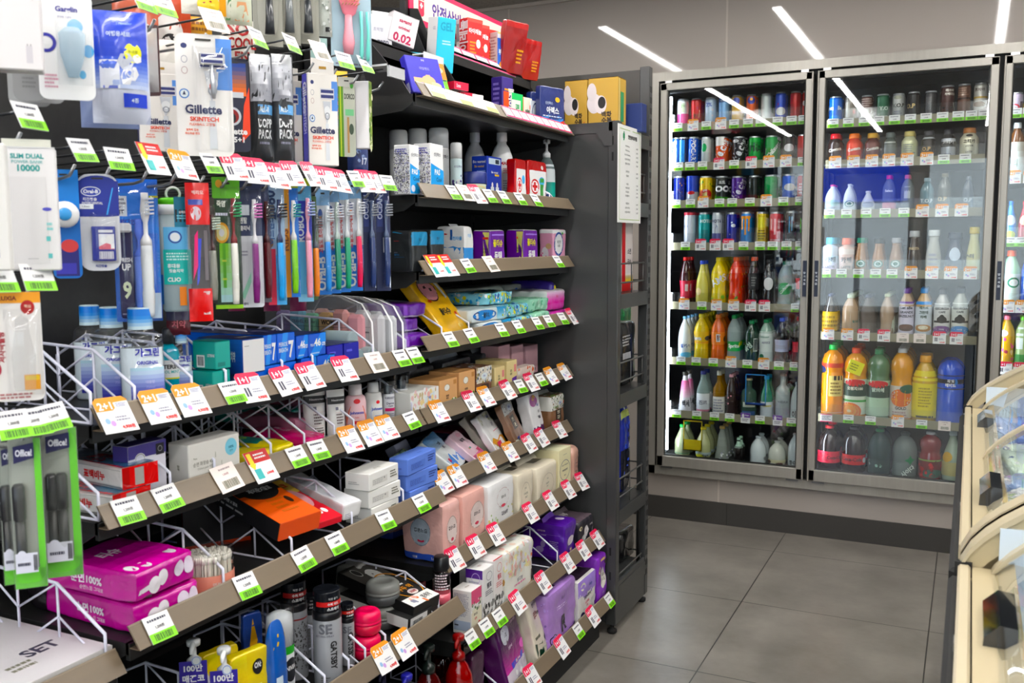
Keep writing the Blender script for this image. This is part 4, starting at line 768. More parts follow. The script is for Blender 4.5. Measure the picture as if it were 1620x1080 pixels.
SF('B8', 'pad_pack', 'white pad pack with blurred blossoms and an orange badge', 'pack', 800, 845, 872, .13, 'f4f0e6', 'F s 0 .5 1 1 90 .009 f2d8c8,e8e0a8,f4e8f0,e8b8b0,fff;F p e2eaf8 .45 .5 .8 .6 .82 .72 .5 .62;F T Sofy .64 .6 .085 1a3a9c .3;F t 바디핏 .5 .36 .08 667 .3;F l .3 .26 .8 .32 1 d8a;F p e8a850 0 0 .3 0 .6 .1 .9 .2 1 .4 1 0;F r .88 .64 1 .7 e8742c;F r .86 .2 1 .4 2a2420;L s .2 .4 1 1 30 .009 e8c8a0,c89a60;T s 0 0 1 1 40 .01 f2d8c8,fff,e8b8b0', n=7, amp=.003, fin=('f0ece4', .02), rz=0)
SF('B8', 'pad_pack', 'big glossy purple pad pack standing alone past the empty gap', 'pack', 893, 912, 832, 826, '4c1c8e', 'F e .5 .5 .3 .13 eee8f2;F T 순면 .5 .26 .08 e8c8a0 .6;F T 내추럴 .5 .16 .07 e8c8a0 .6;L e .26 .78 .05 .045 b8b0d8;L T 내추럴코튼 .45 .8 .05 c8a8c8 .3;L r .1 .7 .9 .704 a890c8;L T 유기농순면 .5 .68 .03 c8b8d8 .6;L e .48 .42 .06 .1 8a78a8;L e .4 .26 .1 .09 8a78a8;L l .65 .3 .9 .55 5 9a88b8;L r .1 .12 .9 .124 8a70b0;T e .6 .3 .12 .1 d8c8e8', n=7, amp=.006, fin=('7a4ac0', .014), fr=12)
SF('B8', 'pad_pack', 'black pad pack with cotton blossoms and a moon, right end of its shelf', 'pack', 915, 957, 828, .17, '2b2830', 'F e .3 .3 .16 .12 f0ece8;F e .22 .24 .1 .08 e8e0dc;F e .38 .26 .1 .08 f4f0ec;F e .5 .5 .14 .22 e8e4e4;F T 느낌 .5 .5 .07 445 .2;F T 좋은순면 .8 .66 .07 e0d8d8 .3;F o .12 .74 .08 .08 .5 e8e0b8;F T 10p .16 .1 .1 fff .2;F e .92 .4 .06 .12 c8c0c8;T r .0 .0 1 1 6a5c64;T e .5 .5 .14 .14 f0e4e6', n=7, amp=.004, fin=('7c7078', .016), inset=.01)
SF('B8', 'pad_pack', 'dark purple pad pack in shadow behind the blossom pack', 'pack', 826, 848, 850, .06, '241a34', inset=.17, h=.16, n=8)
# --- bottom shelf
LP('B9', 'plum and magenta pad pack leaning over, lower left of the bottom row', 800, 845, .19, '4a1450', 'F g 0 .2 1 .6 c01c98 4a1450;F r 0 0 1 .2 d8d0dc;F r .3 .2 .85 .28 3a3ac8;F T 대형_21cm .58 .24 .05 e8e8ff .4;F e .3 .68 .2 .12 c8ccdc;F e .22 .7 .12 .09 d8dce8;F T 느낌 .3 .68 .05 556 .2;F t Original .4 .48 .05 e8d8ec .3;F T 입는 .72 .82 .08 fff .24;F T 오버나이트 .75 .74 .04 e8c8e8 .3;F e .9 .36 .1 .06 f06ac8;F s .0 .02 1 .18 12 .008 fff,c8c0d0', lean=14, rz=10, d=.06, name='pad_pack', cat='pack', n=7)
LP('B9', 'cream and dark green pad pack leaning beside the plum one', 848, 880, .175, 'e6decc', 'F p 0f3a28 0 0 1 0 1 .42 .8 .36 .6 .28 .4 .22 .2 .26 0 .3;F T 한방생리대 .5 .84 .07 443 .6;F T 입는 .42 .68 .12 8a4a28 .34;F T 오버나이트 .72 .66 .06 443 .4;F o .78 .86 .07 .06 .3 a33;F r .66 .36 .9 .46 9ad48c;F T 대형 .78 .41 .05 164a2c .2;F l .1 .32 .4 .4 1 665;F T 대형_25cm .5 .12 .045 b8c8b8 .5', lean=14, rz=10, d=.045, name='pad_pack', cat='pack', n=7)
SF('B9', 'pad_pack', 'lilac pad pack with a big letter R', 'pack', 868, 912, 922, .14, 'b088d0', 'F T R .55 .34 .3 1e1a2c .3;F o .18 .18 .12 .09 .2 1e1a2c;F e .18 .18 .06 .045 1e1a2c;F l .3 .62 .8 .7 2 d8c0ec;F t Rael .5 .8 .07 7a5a9c .3;F r 0 0 1 .06 9c3a9c;F r .75 .02 1 .14 3a2460;L s 0 .2 1 .9 60 .004 8060b0,b898e0;T s .1 .1 .9 .9 14 .01 1e1a2c', n=7, amp=.005, inset=.0)
SF('B9', 'pad_pack', 'white and violet pad pack with a crescent, right of the lilac pack', 'pack', 915, 943, 922, .11, 'f0edea', 'F r 0 .62 1 1 a88ae0;F s 0 .56 1 .66 20 .007 f0edea,a88ae0;F o .25 .82 .12 .09 .5 f4ecd8;F T Sofy .65 .76 .09 1a3a9c .36;F T 안심숙면팬티 .5 .54 .08 334 .7;F T 수면중에도 .5 .4 .06 d04a6c .5;F T 안심 .5 .32 .06 d04a6c .3;F e .85 .34 .14 .1 d8d8da;F p 241a4c 0 0 1 0 1 .12 .7 .2 .5 .12 .25 .22 0 .14;T r .1 .1 .9 .5 3a2c3c;T r .1 .55 .9 .95 ded8e0', n=8, amp=.003)
SF('B9', 'pad_pack', 'bright purple pad pack with a gold moon and cloud label, next to the end rack', 'pack', 946, 972, 884, .15, '8a3cc0', 'F e .6 .55 .22 .2 e8e4dc;F e .52 .44 .16 .12 e8e4dc;F T 입는 .6 .6 .06 8a8278 .3;F T 느낌 .6 .5 .06 8a8278 .3;F o .22 .72 .12 .08 .5 f0d8a0;F r .25 .9 .75 .95 f0d088;F T 대형 .5 .25 .05 c8a0e0 .4;F e .4 .06 .12 .03 b01c60;F e .85 .84 .1 .05 3a3424;T r .3 .4 .8 .6 f0d088', n=7, amp=.005)
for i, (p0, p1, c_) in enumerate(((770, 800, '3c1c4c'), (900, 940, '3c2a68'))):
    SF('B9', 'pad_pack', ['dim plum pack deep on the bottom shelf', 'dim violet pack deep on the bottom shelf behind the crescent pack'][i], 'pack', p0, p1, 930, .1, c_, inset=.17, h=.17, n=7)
strip_cards('B2', 'g716 w735 p754 g774 g796 g822 g847'); strip_cards('B3', 'r689 r708 g739 w776 g882'); strip_cards('B4', 'g711 g744 g792 g819 g849 g867 g889 p905')
strip_cards('B5', 'o693 p744 o768 p802 g822 p839 g855 o871 o892'); strip_cards('B6', 'o700 o722 o769 o806 p836 p856 p884')
strip_cards('B7', 'p718 p751 p783 p838 p870 p898 p919'); strip_cards('B8', 'g745 g768 g789 p818 p858 p897 p922 p944'); strip_cards('B9', 'p840 p888 g914 p937 g963')
dividers('B2', [868], h=.08); dividers('B3', [668, 706, 800], h=.05); dividers('B4', [697, 740], h=.09); dividers('B9', [790], h=.1); dividers('B8', [880], h=.12)
# ================================================================ middle bay shelves
# --- first shelf: mouthwash, toothpaste, travel pouches
def gargle(r, h, big=True):
    b = bottle('lotion', r, h, 'e8f0f4', None, '', k='x', sy=.62, seg=28)
    P = BP['lotion'][0]
    q = MB(); q.lathe([(a*r*.95, z*h) for a, z in P[:-2]], M('dfe8ee', 'h'), 28, sx=.6); b.append(('mouthwash', q))
    n = MB(); n.lathe([(r*.62, h*.78), (r*.60, h*.80), (r*.50, h*.81), (r*.50, h*.84)], M('e8f0f4', 'x'), 20, caps=False); b.append(('neck', n))
    c = MB(); z0, z1 = h*.80, h; cs = ['cfe4f4', 'a8ccee', '76b0e8', '3f8fe0', '2a7fdc', '2a7fdc']
    for i in range(6): c.lathe([(r*.56*(1+.02*(i == 0)), z0+(z1-z0)*i/6), (r*.56, z0+(z1-z0)*(i+1)/6)], M(cs[i], 'p'), 22, caps=False)
    c.lathe([(r*.56, z1), (r*.5, z1+.002), (0, z1+.002)], M('cfe4f4', 'p'), 22); b.append(('cap', c))
    def rf(z):
        for (r0, a0), (r1, a1) in zip(P, P[1:]):
            if z <= a1*h: return (r0+(r1-r0)*(z-a0*h)/max(1e-6, (a1-a0)*h))*r
        return P[-1][0]*r
    l = MB(); fm = cylmap(rf, h, PI, 0, .62, 1)
    art(l, fm, 'g .34 .08 .9 .4 2a2a9c c0d4ee;r .34 .4 .9 .43 b8d8e8;T 가그린 .6 .58 .085 2a2aa0 .6;T ORIGINAL .6 .48 .035 2a2aa0 .5;t 대용량 .62 .29 .03 c8c8f0 .4;t 750ml .62 .24 .025 a8a8e0 .4' if big else 'g .12 .06 .88 .4 2a2a9c c0d4ee;T 가그린 .5 .58 .09 2a2aa0 .7;T ORIGINAL .5 .49 .035 2a2aa0 .6', 'c', .001)
    b.append(('label', l)); return b
for i, (pc, w_, py, ins, rz) in enumerate(((148, 54, 484, .17, -52), (182, 62, 487, .09, -50), (228, 68, 488, .0, -46))):
    LA('A1', 'mouthwash_bottle', ['clear mouthwash bottle with blue cap, deepest of the three big ones', 'clear mouthwash bottle with blue cap, middle one of the three big ones', 'clear mouthwash bottle with blue cap, front one of the three big ones'][i], 'mouthwash', pc, w_, py, gargle, inset=ins, rz=rz)
LA('A1', 'mouthwash_bottle', 'small teal mouthwash bottle with a white label, behind the first orange cards', 'mouthwash', 270, 34, 518, lambda r, h: [('body', MB().lathe([(r*.9, 0), (r, h*.03), (r, h*.62), (r*.9, h*.7), (r*.4, h*.78)], M('12a0b4', 'h'), 20, sx=.7)), ('cap', MB().lathe([(r*.52, h*.78), (r*.52, h*.97), (r*.4, h), (0, h)], M('2a2c30', 'p'), 16)), ('label', art(MB(), cylmap(lambda z: r, h, PI, 0, .7, 1), 'r .02 .3 .98 .56 eef4f4;T LISTERINE .5 .47 .06 111 .85;t COOL_MINT .5 .4 .04 1aa 0.6;r .02 .3 .98 .32 d8d84a', 'c', .0006))], inset=.05, rz=-42)
LA('A1', 'mouthwash_bottle', 'little mouthwash bottle with blue cap next to the teal one', 'mouthwash', 290, 32, 520, lambda r, h: gargle(r, h, False), inset=.04, rz=-40)
for i, dz in enumerate((0, .05)):
    BX('A1', 'toothpaste_box', ['teal toothpaste carton, lower one of two', 'teal toothpaste carton with a barcode, upper one of two'][i], 'box', 338+i*4, 366, 560, 304, '149c90', 'L b .2 .1 .5 .45 223;L r .18 .06 .52 .5 e8ecea;L b .22 .12 .48 .45 223;L t LISTERINE .8 .5 .1 fff .3;F r .1 .1 .6 .25 0c7a74;T r 0 0 1 1 127c78', k='p', h=.048, dz=dz)
BX('A1', 'toothpaste_box', 'long navy toothpaste carton with a blank white end flap', 'box', 384, 420, 561, 312, '173f8c', 'F r .03 .03 .97 .97 dedede;F t ------ .2 .8 .02 888 .2;L g 0 0 1 1 163a86 2a62b4;L T 치약 .8 .5 .3 dfe8f8 .1;T r 0 0 1 1 141a44;T T SYSTEMA .6 .3 .12 c8c8b8 .5', dz=.034, h=.062, inset=-.003)
for i, (p0, p1, dz, t1) in enumerate(((396, 470, 0, 'w'), (418, 439, .043, '7'), (440, 468, .043, '7'))):
    BX('A1', 'toothpaste_box', ['blue toothpaste carton lying under the two with a white 7', 'blue toothpaste carton with a white 7, left one', 'blue toothpaste carton with a white 7, right one'][i], 'box', p0, p1, 540, .2, '1b62d0', ('F p 3f8ff0 .1 0 .4 0 .6 1 .3 1;F T 7 .75 .42 .6 fff .3;F t PERIOE .3 .62 .14 e8f0ff .5;F t BREATH .3 .42 .14 e8f0ff .5;' if i else 'F t PERIOE .7 .3 .4 e8f0ff .4;')+'T r 0 0 1 1 151c50;T t 7 .5 .3 .2 aac .3', k='p', dz=dz, h=.042 if not i else .055)
for i, (p0, p1, dz) in enumerate(((478, 501, 0), (503, 530, 0), (470, 488, .045), (489, 516, .045))):
    BX('A1', 'toothpaste_box', ['blue 46 toothpaste carton, lower left of the four', 'blue 46 toothpaste carton, lower right of the four', 'blue 46 toothpaste carton, upper left of the four', 'blue 46 toothpaste carton, upper right of the four'][i], 'box', p0, p1, 540, .2, '1a58c8', 'F p 2f86e8 .0 0 .5 0 1 .6 1 1 .7 1;F T 46 .5 .6 .36 fff .45;F t cm .85 .5 .16 fff .2;F t PERIOE .2 .5 .12 dfe8ff .25;F r .1 .1 .6 .16 9ac0f0;T r 0 0 1 1 151c50;T r .1 .0 .5 .5 243a80', k='p', dz=dz, h=.044)
for i, (p0, p1) in enumerate(((519, 544), (546, 569))):
    BX('A1', 'toothpaste_box', ['deep violet blue carton, left one', 'deep violet blue carton, right one'][i], 'box', p0, p1, 553, .11, '20209a', 'F r .12 .7 .5 .78 5a5ad0;F r .12 .2 .3 .26 4a4ac8;T r 0 0 1 1 1a1a58', k='p', h=.06)
# travel pouches: milky zip pouches with coloured cloths inside
def pouch(d, w, h, bright=True):
    t = []
    out = [(-d*.48, 0), (d*.48, 0), (d*.5, h*.1), (d*.49, h*.6), (d*.40, h*.86), (d*.22, h*.97), (-d*.30, h), (-d*.42, h*.93), (-d*.5, h*.7), (-d*.5, h*.1)]
    q = MB(); n = len(out); z = M('eceef0', 'z')
    for s_ in (-1, 1): q.add([(a*.98, s_*w*(.5 if 0 < i < 1 else .36), b) for i, (a, b) in enumerate(out)]+[(0, s_*w*.5, h*.4)], [(i, (i+1) % n, n) for i in range(n)], z, True)
    q.add([(a*.98, s_*w*.36, b) for s_ in (-1, 1) for a, b in out], [(i, (i+1) % n, n+(i+1) % n, n+i) for i in range(n)], z, True)
    q.add([(a, s_*w*.06, b+.002) for s_ in (-1, 1) for a, b in out], [(i, (i+1) % n, n+(i+1) % n, n+i) for i in range(2, n-2)], M('f6f6f8', 'p'), True)
    t.append(('pouch_skin', q)); cs = ['7a6a98', '6aa8c0', '7ac49c', 'e8b870', 'f0a8a0', 'f2a0a8'] if bright else ['c8c4cc', 'e8b0a0', 'f07030', 'f0a8a0', 'd8d8dc', 'e8e8ea']
    q = MB(); x0 = -d*.42
    for i, c in enumerate(cs):
        wd_ = d*.84/6; q.box(x0+i*wd_+.001, x0+(i+1)*wd_-.001, -w*.26, w*.24, .012, h*(.74+.04*math.sin(i*2)), M(c, 'k'), .008)
    t.append(('folded_cloths', q))
    l = MB(); fm = flat((-d*.40, -w*.5-.001, 0), (d*.8, 0, 0), (0, 0, h)); art(l, fm, 'T WOMEN .72 .60 .07 1c1c1c .3;t FOR_TRAVEL_KIT_for .35 .6 .05 556 .5;r .05 .53 .95 .535 445;l .45 .38 .95 .48 2 445'); t.append(('printing', l))
    return t
for i, (pb, ins) in enumerate(((592, .165), (618, .15), (634, .14))):
    x, z = SH['A1'][0]-.03, SH['A1'][1]+.0068; y = yat(pb, x-.02, z)
    assemble(pouch(.30, .05, .152-.006*i, i == 0), 'travel_pouch', ['milky zip pouch with rainbow cloths and the word WOMEN, nearest one', 'milky zip pouch with an orange cloth, middle one of three', 'milky zip pouch, furthest one of three'][i], 'pouch', (x-ins, y, z), (0, 0, R(-3-4*i)), None)
for i, (pc, dz) in enumerate(((570, 0), (590, 0), (560, .045))):
    x, z = SH['A1'][0]-.05, SH['A1'][1]+.0068; y = yat(pc, x, z)
    q = MB(); rr = .019; q.lathe([(rr*.9, 0), (rr, .004), (rr, .07), (rr*.6, .082), (rr*.5, .09)], M('d8ecf2', 'y'), 16); 
    assemble([('tube_body', q), ('cap', MB().lathe([(rr*.6, .09), (rr*.6, .11), (0, .112)], M('eef4f6', 'p'), 14))], 'travel_bottle', ['clear travel bottle lying flat beside the zip pouches, left one', 'clear travel bottle lying flat beside the zip pouches, right one', 'clear travel bottle lying on top of the other two'][i], 'bottle', (x-.0, y, z+rr+.001+dz*.9), (0, R(-90), 0))
BX('A1', 'toothbrush_case', 'pale blue flat case lying behind the 46 cartons', 'case', 520, 548, 545, .12, '8ec8e8', 'T r .2 .2 .8 .8 c8e8f4', k='p', inset=.13, h=.05)
# --- second shelf
for i, dz in enumerate((.0355, .0)):
    x, y0, y1, z = place('A2', (196, 178)[i], (248, 240)[i], 0, dz); w = y1-y0; d = .2; h = .034; mp = boxmaps(w, d, h); mb = MB(); mb.box(-d, 0, -w/2, w/2, 0, h, M('e4e2dc', 'g'), .004)
    art(mb, mp, 'F r 0 0 1 1 d41c14;F r .35 .1 .6 .9 a8a4a0;F r .0 .0 .2 1 b01810;L T 표백비누 .66 .5 .42 d01c14 .5;L e .28 .5 .1 .32 2a7a4a;L r .18 .42 .38 .56 1a5a34;L r 0 .04 1 .08 b8b6b0;L r 0 .14 1 .17 c8c6c0;L r 0 .86 1 .9 b8b6b0;T r .08 .0 .92 .96 28587c;T r .1 .05 .4 .9 386a8c;T T 표백비누 .5 .45 .3 d01c14 .7;T r .0 .0 .08 1 d01c14', 'g', .0007)
    one(mb, 'soap_pack', ['bleaching soap pack with red ends and blue top, upper one', 'bleaching soap pack with red ends, lower one of two'][i], 'soap', (x, (y0+y1)/2, z), (0, 0, R((-6, 2)[i])))
BX('A2', 'soap_powder_box', 'white and purple soap powder carton behind the soap packs', 'box', 206, 266, 708, 180, 'd8d6e0', 'F r 0 .78 1 1 463c84;F r 0 0 1 .12 463c84;F e .3 .76 .14 .1 e8e6ee;F o .3 .76 .12 .085 .1 887;F T SOAP .4 .54 .09 776 .4;F T POWDER .5 .44 .09 776 .5;F t natural_care .7 .2 .03 776 .4;F r .72 .76 .94 .95 1c1a24;F o .83 .86 .06 .05 .2 aaa;L r 0 0 1 1 4a4088;T r 0 0 1 1 3c3474', inset=.02)
BX('A2', 'cotton_box', 'white cotton pad carton with a sky blue round seal', 'box', 300, 381, 705, 266, 'dedcd6', 'F e .82 .74 .12 .19 86c8dc;F T 100% .82 .74 .06 2a6a80 .14;F t 순면 .82 .66 .05 2a6a80 .1;F t 순면_화장솜_437 .28 .55 .09 8a8880 .4;F t Cotton_pads_437 .3 .44 .06 9a9890 .4;F t Pure .12 .68 .04 776 .1;F r .62 .1 .626 .5 776;F r .5 .6 .51 .72 998;F r .88 .04 .96 .2 2a4a3a;L T 순면 .5 .5 .06 776 .3 90;T r .0 .0 1 1 d0ceca')
for i, (p0, p1, c, sp, ins, dz) in enumerate(((392, 432, 'e8d21c', 'F s 0 0 1 1 8 .012 22a090,f0e040;T r .1 .3 .9 .8 1ea094;T e .5 .5 .3 .3 e8e04a;T T 카야 .3 .7 .14 f06a3c .3;T r .0 .0 1 .2 e8d21c', .0, 0), (436, 470, 'f0d81c', 'T r .1 .25 .95 .95 149890;T r 0 0 1 .2 f0d81c;T T 위생장갑 .5 .6 .12 c8e84a .6;T e .5 .2 .4 .08 f0d81c', .0, .0), (440, 480, '2a9a90', 'T r .1 .1 .9 .9 3ab0a4;T e .5 .8 .3 .1 e8e04a', .16, .02))):
    SF('A2', 'glove_pack', ['yellow and teal glove pack with a wrist picture, left one', 'yellow and teal glove pack, right one, bulging over the strip', 'teal glove pack further back behind the yellow ones'][i], 'pack', p0, p1, 725, .2, c, sp, inset=ins, dz=dz, h=.035, n=6, lean=(-10, -12, -4)[i]*0, amp=.005)
for i, (p0, p1, c, dz, ins) in enumerate(((486, 522, 'd41a74', .0, .0), (470, 505, 'b07088', .02, .08), (470, 500, '8a4a60', .035, .17))):
    SF('A2', 'wipes_pack', ['hot pink cleansing wipes pack, front one', 'rosy see-through wipes pack behind the hot pink one', 'dark rose wipes pack deepest on the second shelf'][i], 'pack', p0, p1, 700, .17, c, 'T s .1 .1 .9 .9 18 .008 f06ab0,e8c0d4,c01060;F T Clean .6 .5 .3 f4b8d8 .5;T T 핑크 .6 .5 .14 f4d0e0 .3', inset=ins, dz=dz, h=.034, n=6, amp=.005)
def tube_std(r, h, spec, cc='1b1c1e', body='ecebe8'):
    q = MB(); n = 9; ring = []
    for j in range(n):
        t_ = j/(n-1); rx = r*(.92*(1-t_)+.06*t_); ry = r*(.95+.08*t_); z_ = h*.12+h*.88*t_
        ring += [(rx*math.cos(2*PI*i/20), ry*math.sin(2*PI*i/20), z_) for i in range(20)]
    q.add(ring, [(j*20+i, j*20+(i+1) % 20, (j+1)*20+(i+1) % 20, (j+1)*20+i) for j in range(n-1) for i in range(20)], M(body, 'p'), True)
    fm = FM(lambda u, v: (Vector((r*(.93*(1-max(0, v-.12)/.88)+.065)*math.cos((u-.5)*2.4)+.0003, r*(.95+.08*v)*math.sin((u-.5)*2.4), v*h)), Vector((math.cos((u-.5)*2.4), math.sin((u-.5)*2.4), .2)).normalized()), r*2, h, 8, 1)
    l = art(MB(), fm, spec, 'c', .0008)
    return [('tube_body', q), ('cap', MB().lathe([(r*.9, 0), (r*.93, .002), (r*.93, h*.12), (0, h*.12)], M(cc, 'p'), 20)), ('label', l)]
nt = 'r 0 .72 1 .86 1c1c1e;T Neutrogena .6 .79 .05 c8c8c8 .7;r .42 .6 .54 .66 778;r .4 .3 .9 .302 c55;r .4 .55 .9 .552 c55;l .42 .1 .8 .28 4 655;l .42 .32 .85 .54 4 655;r .72 .12 .8 .16 c44'
LA('A2', 'cream_tube', 'white hand cream tube with a black band, left one', 'tube', 498, 36, 614, lambda r, h: tube_std(r, h, nt, 'e8e8e8'), inset=.05, rz=-38)
LA('A2', 'cream_tube', 'white hand cream tube with a black band, right one', 'tube', 532, 30, 616, lambda r, h: tube_std(r, h, nt, 'e8e8e8'), inset=.02, rz=-30)
LA('A2', 'lotion_bottle', 'pink baby lotion bottle with a coral drop label', 'bottle', 563, 36, 607, lambda r, h: bottle('lotion', r, h, 'f2c4c8', 'f0e4e4', 'p f0806c .5 .82 .3 .55 .12 .35 .16 .18 .5 .12 .84 .18 .88 .35 .7 .55;e .5 .66 .1 .05 d8363c;T Johnsons .5 .42 .08 2a3a9c .6;t baby .5 .33 .04 c44 .4;r .35 .2 .65 .26 c8343a', k='p', sy=.62), inset=.02, rz=-40)
LA('A2', 'lotion_bottle', 'white baby lotion bottle with a blue script label', 'bottle', 591, 30, 604, lambda r, h: bottle('lotion', r, h, 'eeeeea', 'f2f2ee', 'p d8e0f0 .6 .8 .4 .5 .3 .3 .4 .12 .9 .12 .95 .4;e .62 .56 .07 .04 d8363c;T Johnsons .62 .4 .08 2a4ab0 .5;r .5 .14 .85 .26 8aa0d8', k='p', sy=.62), inset=.03, rz=-40)
def serum(r, h):
    b = [('body', art(MB().lathe([(r*.8, 0), (r*.82, .002), (r*.82, h*.66), (r*.8, h*.68)], M('e6e6ea', 'p'), 20), cylmap(lambda z: r*.82, h, PI, 0), 'T KERASYS .5 .6 .05 667 .6;T Derma .5 .48 .05 667 .5;T Care .5 .42 .04 667 .4;r .2 .3 .9 .37 d41c6c;l .3 .06 .8 .26 5 889', 'c', .0005)),
         ('pump', MB().lathe([(r*.6, h*.68), (r*.6, h*.86), (0, h*.86)], M('26303c', 'p'), 16)), ('clear_cap', MB().lathe([(r*.99, h*.0), (r, h*.5), (r, h*.97), (r*.93, h), (0, h)], M('f2f4f6', 'x'), 22))]
    return b
for i, (pc, py, ins) in enumerate(((615, 600, .02), (636, 592, .03))):
    LA('A2', 'hair_serum', ['clear capped hair serum with a magenta band, left one', 'clear capped hair serum with a magenta band, right one'][i], 'bottle', pc, 24, py, serum, inset=ins, rz=-34)
# --- third shelf
for i, (p0, p1, dz) in enumerate(((196, 268, 0), (205, 316, .05))):
    x, y0, y1, z = place('A3', (216, 214)[i], (318, 314)[i], (.0, .0)[i], dz)
    mb = softm(y1-y0, .26, .047, 'b81c8c', 'T r .0 .58 1 1 %s;T r .0 .0 1 .2 d02c9c;T e .12 .1 .07 .05 f2e8f0;T e .3 .08 .07 .05 f2e8f0;T e .8 .12 .08 .05 f2e8f0;F e .28 .4 .1 .3 f2e8f4;F e .42 .55 .08 .28 f2e8f4;F e .7 .6 .08 .28 e8dcec;F e .86 .6 .08 .3 e8dcec;F p f2e8f4 .02 .2 .2 .3 .2 .5 .04 .4;L T 순면100%% .62 .55 .32 f0e0ec .4;L t 순면느낌_그대로 .66 .25 .14 e8c8e0 .5;L r 0 0 .22 1 171217;T T 티슈 .4 .4 .1 e8c8e0 .3' % ('5a2a50', '171217')[i], 'g', 9, .003, 5+i*7)
    one(mb, 'wipes_pack', ['big magenta cotton wipes pack with white petals, lower one', 'big magenta cotton wipes pack with white petals, upper one'][i], 'wipes', (x, (y0+y1)/2, z), (0, R((0, 2)[i]), R((-3, 5)[i])))
def swabs(r, h):
    q = MB(); rr_ = random.Random(4); m1, m2 = M('efe9da', 'k'), M('f6f2e8', 'k')
    for i in range(210):
        a = rr_.random()*2*PI; ra = r*.88*math.sqrt(rr_.random()); x_, y_ = ra*math.cos(a), ra*math.sin(a)
        q.tube([(x_, y_, .004), (x_, y_, h*.86)], .0014, m1, 4); q.lathe([(.0008, h*.74), (.0026, h*.78), (.0028, h*.87), (.0014, h*.905), (0, h*.907)], m2, 6, (x_, y_))
    q['kind'] if False else None
    l = art(MB(), cylmap(lambda z: r*1.0, h, PI*1.3, 0), 'g 0 .02 1 .5 ee8a78 f09c88;p f3b4a4 0 .3 1 .52 1 .6 0 .6;T 면봉 .6 .3 .1 f6cfc4 .3;t COTTON .6 .18 .06 f6cfc4 .4', 'c', .0008)
    return [('clear_jar', MB().lathe([(r*.98, 0), (r, .003), (r, h*.93), (r*1.0, h*.94)], M('f4f2ec', 'x'), 28, caps=False)), ('swabs', q), ('lid', MB().lathe([(r*1.02, h*.93), (r*1.03, h*.94), (r*1.03, h*.985), (r*.95, h), (0, h)], M('f0f0ea', 'x'), 28)), ('base', MB().lathe([(r*.98, 0), (r, .002), (0, .003)], M('e8a090', 'p'), 28)), ('label', l)]
LA('A3', 'swab_jar', 'clear round jar of cotton swabs with a coral label', 'jar', 332, 78, 866, swabs, inset=-.0, rz=-52)
for o in bpy.data.objects:
    if o.name == 'swabs': o['kind'] = 'stuff'; o['label'] = 'bundle of white cotton swabs'
mal = 'p 1c1c1c 0 .42 1 .42 1 1 0 1;e .52 .46 .42 .14 1c1c1c;e .55 .74 .22 .16 a6a6ac;p 8a8a90 .35 .8 .5 .92 .7 .9 .85 .72 .7 .6 .55 .7;e .36 .76 .11 .15 1c1c1c;e .33 .82 .05 .04 d8d8d8;e .33 .82 .03 .025 1c1c1c;e .36 .62 .04 .03 e8e8e8;p b89a3c .42 .56 .9 .62 .95 .74 .84 .74 .8 .68 .45 .64;T MALPYO .66 .615 .05 2a2010 .4;T 제이준X말표 .56 .46 .06 e8e8e8 .55;e .8 .25 .06 .05 3a2418;l .35 .1 .75 .32 4 c86a34;s .1 .85 .3 .97 3 .004 ccc;T 1P .92 .76 .06 b89a3c .2'
SF_ = None
def slab(key, name, label, cat, pc, w, d, h, col, spec, rz, pitch, inset=0, dz=0, k='c', soft=0):
    X, Z = SH[key]; x = X-.03-inset; z = Z+.0068+dz; y = yat(pc, x, z)
    mb = boxm(w, d, h, col, spec, k, bev=.001) if not soft else softm(w, d, h, col, spec, 'f', soft, .003)
    return one(mb, name, label, cat, (x, y, z), (0, R(pitch), R(rz)))
# lying cartons; the top face is the printed one, lettering reads from the aisle
slab('A3', 'face_mask_box', 'black and orange mask carton with a grey horse badge, lying tilted', 'box', 472, .10, .27, .035, 'f0682c', 'T r 0 0 1 1 f0682c;'+';'.join('T '+a for a in mal.split(';'))+';F r 0 0 1 1 e85e24;L p 17171a 0 0 1 0 1 1 0 1;L T 제이준_X_말표 .5 .6 .2 c8c8c8 .5;L l .2 .2 .8 .4 1 aaa', -8, 15, .0, .05)
slab('A3', 'face_mask_box', 'dark carton edged in orange standing behind the swab jar', 'box', 345, .13, .05, .13, '1a1a1e', 'L l .1 .6 .9 .8 2 bbb;F r 0 0 1 .06 d8501c;F r 0 .94 1 1 d8501c;T r 0 0 1 1 b83a14;L r .9 0 1 1 b83a14', -30, 0, .2)
slab('A3', 'mask_packet', 'pink and yellow mask packet with a pig face, beside the orange carton', 'packet', 522, .062, .2, .014, 'd8243c', 'T r 0 .62 1 1 e8c86a;T T 마스크 .5 .8 .1 c8282c .7;T e .5 .5 .4 .22 f0a8b0;T e .3 .5 .03 .02 543;T e .5 .5 .08 .05 d87888;T r 0 0 1 .3 d8243c;T e .3 .18 .09 .05 fff;T e .52 .18 .09 .05 fff;T e .74 .18 .09 .05 fff;T e .2 .28 .12 .07 f0c04a', -10, 14, .0, .04)
slab('A3', 'cotton_pouch', 'clear wrapped stack of white cotton rounds lying forward', 'pouch', 556, .05, .24, .035, 'e4e6ea', 'F r .05 .05 .95 .95 f2f2f4;F l .1 .1 .5 .4 3 99a;T s .1 .4 .9 .9 10 .01 d8dce2,c8ccd4;L r .1 .4 .6 .6 d0d4da', -10, 10, .0, .035, soft=9)
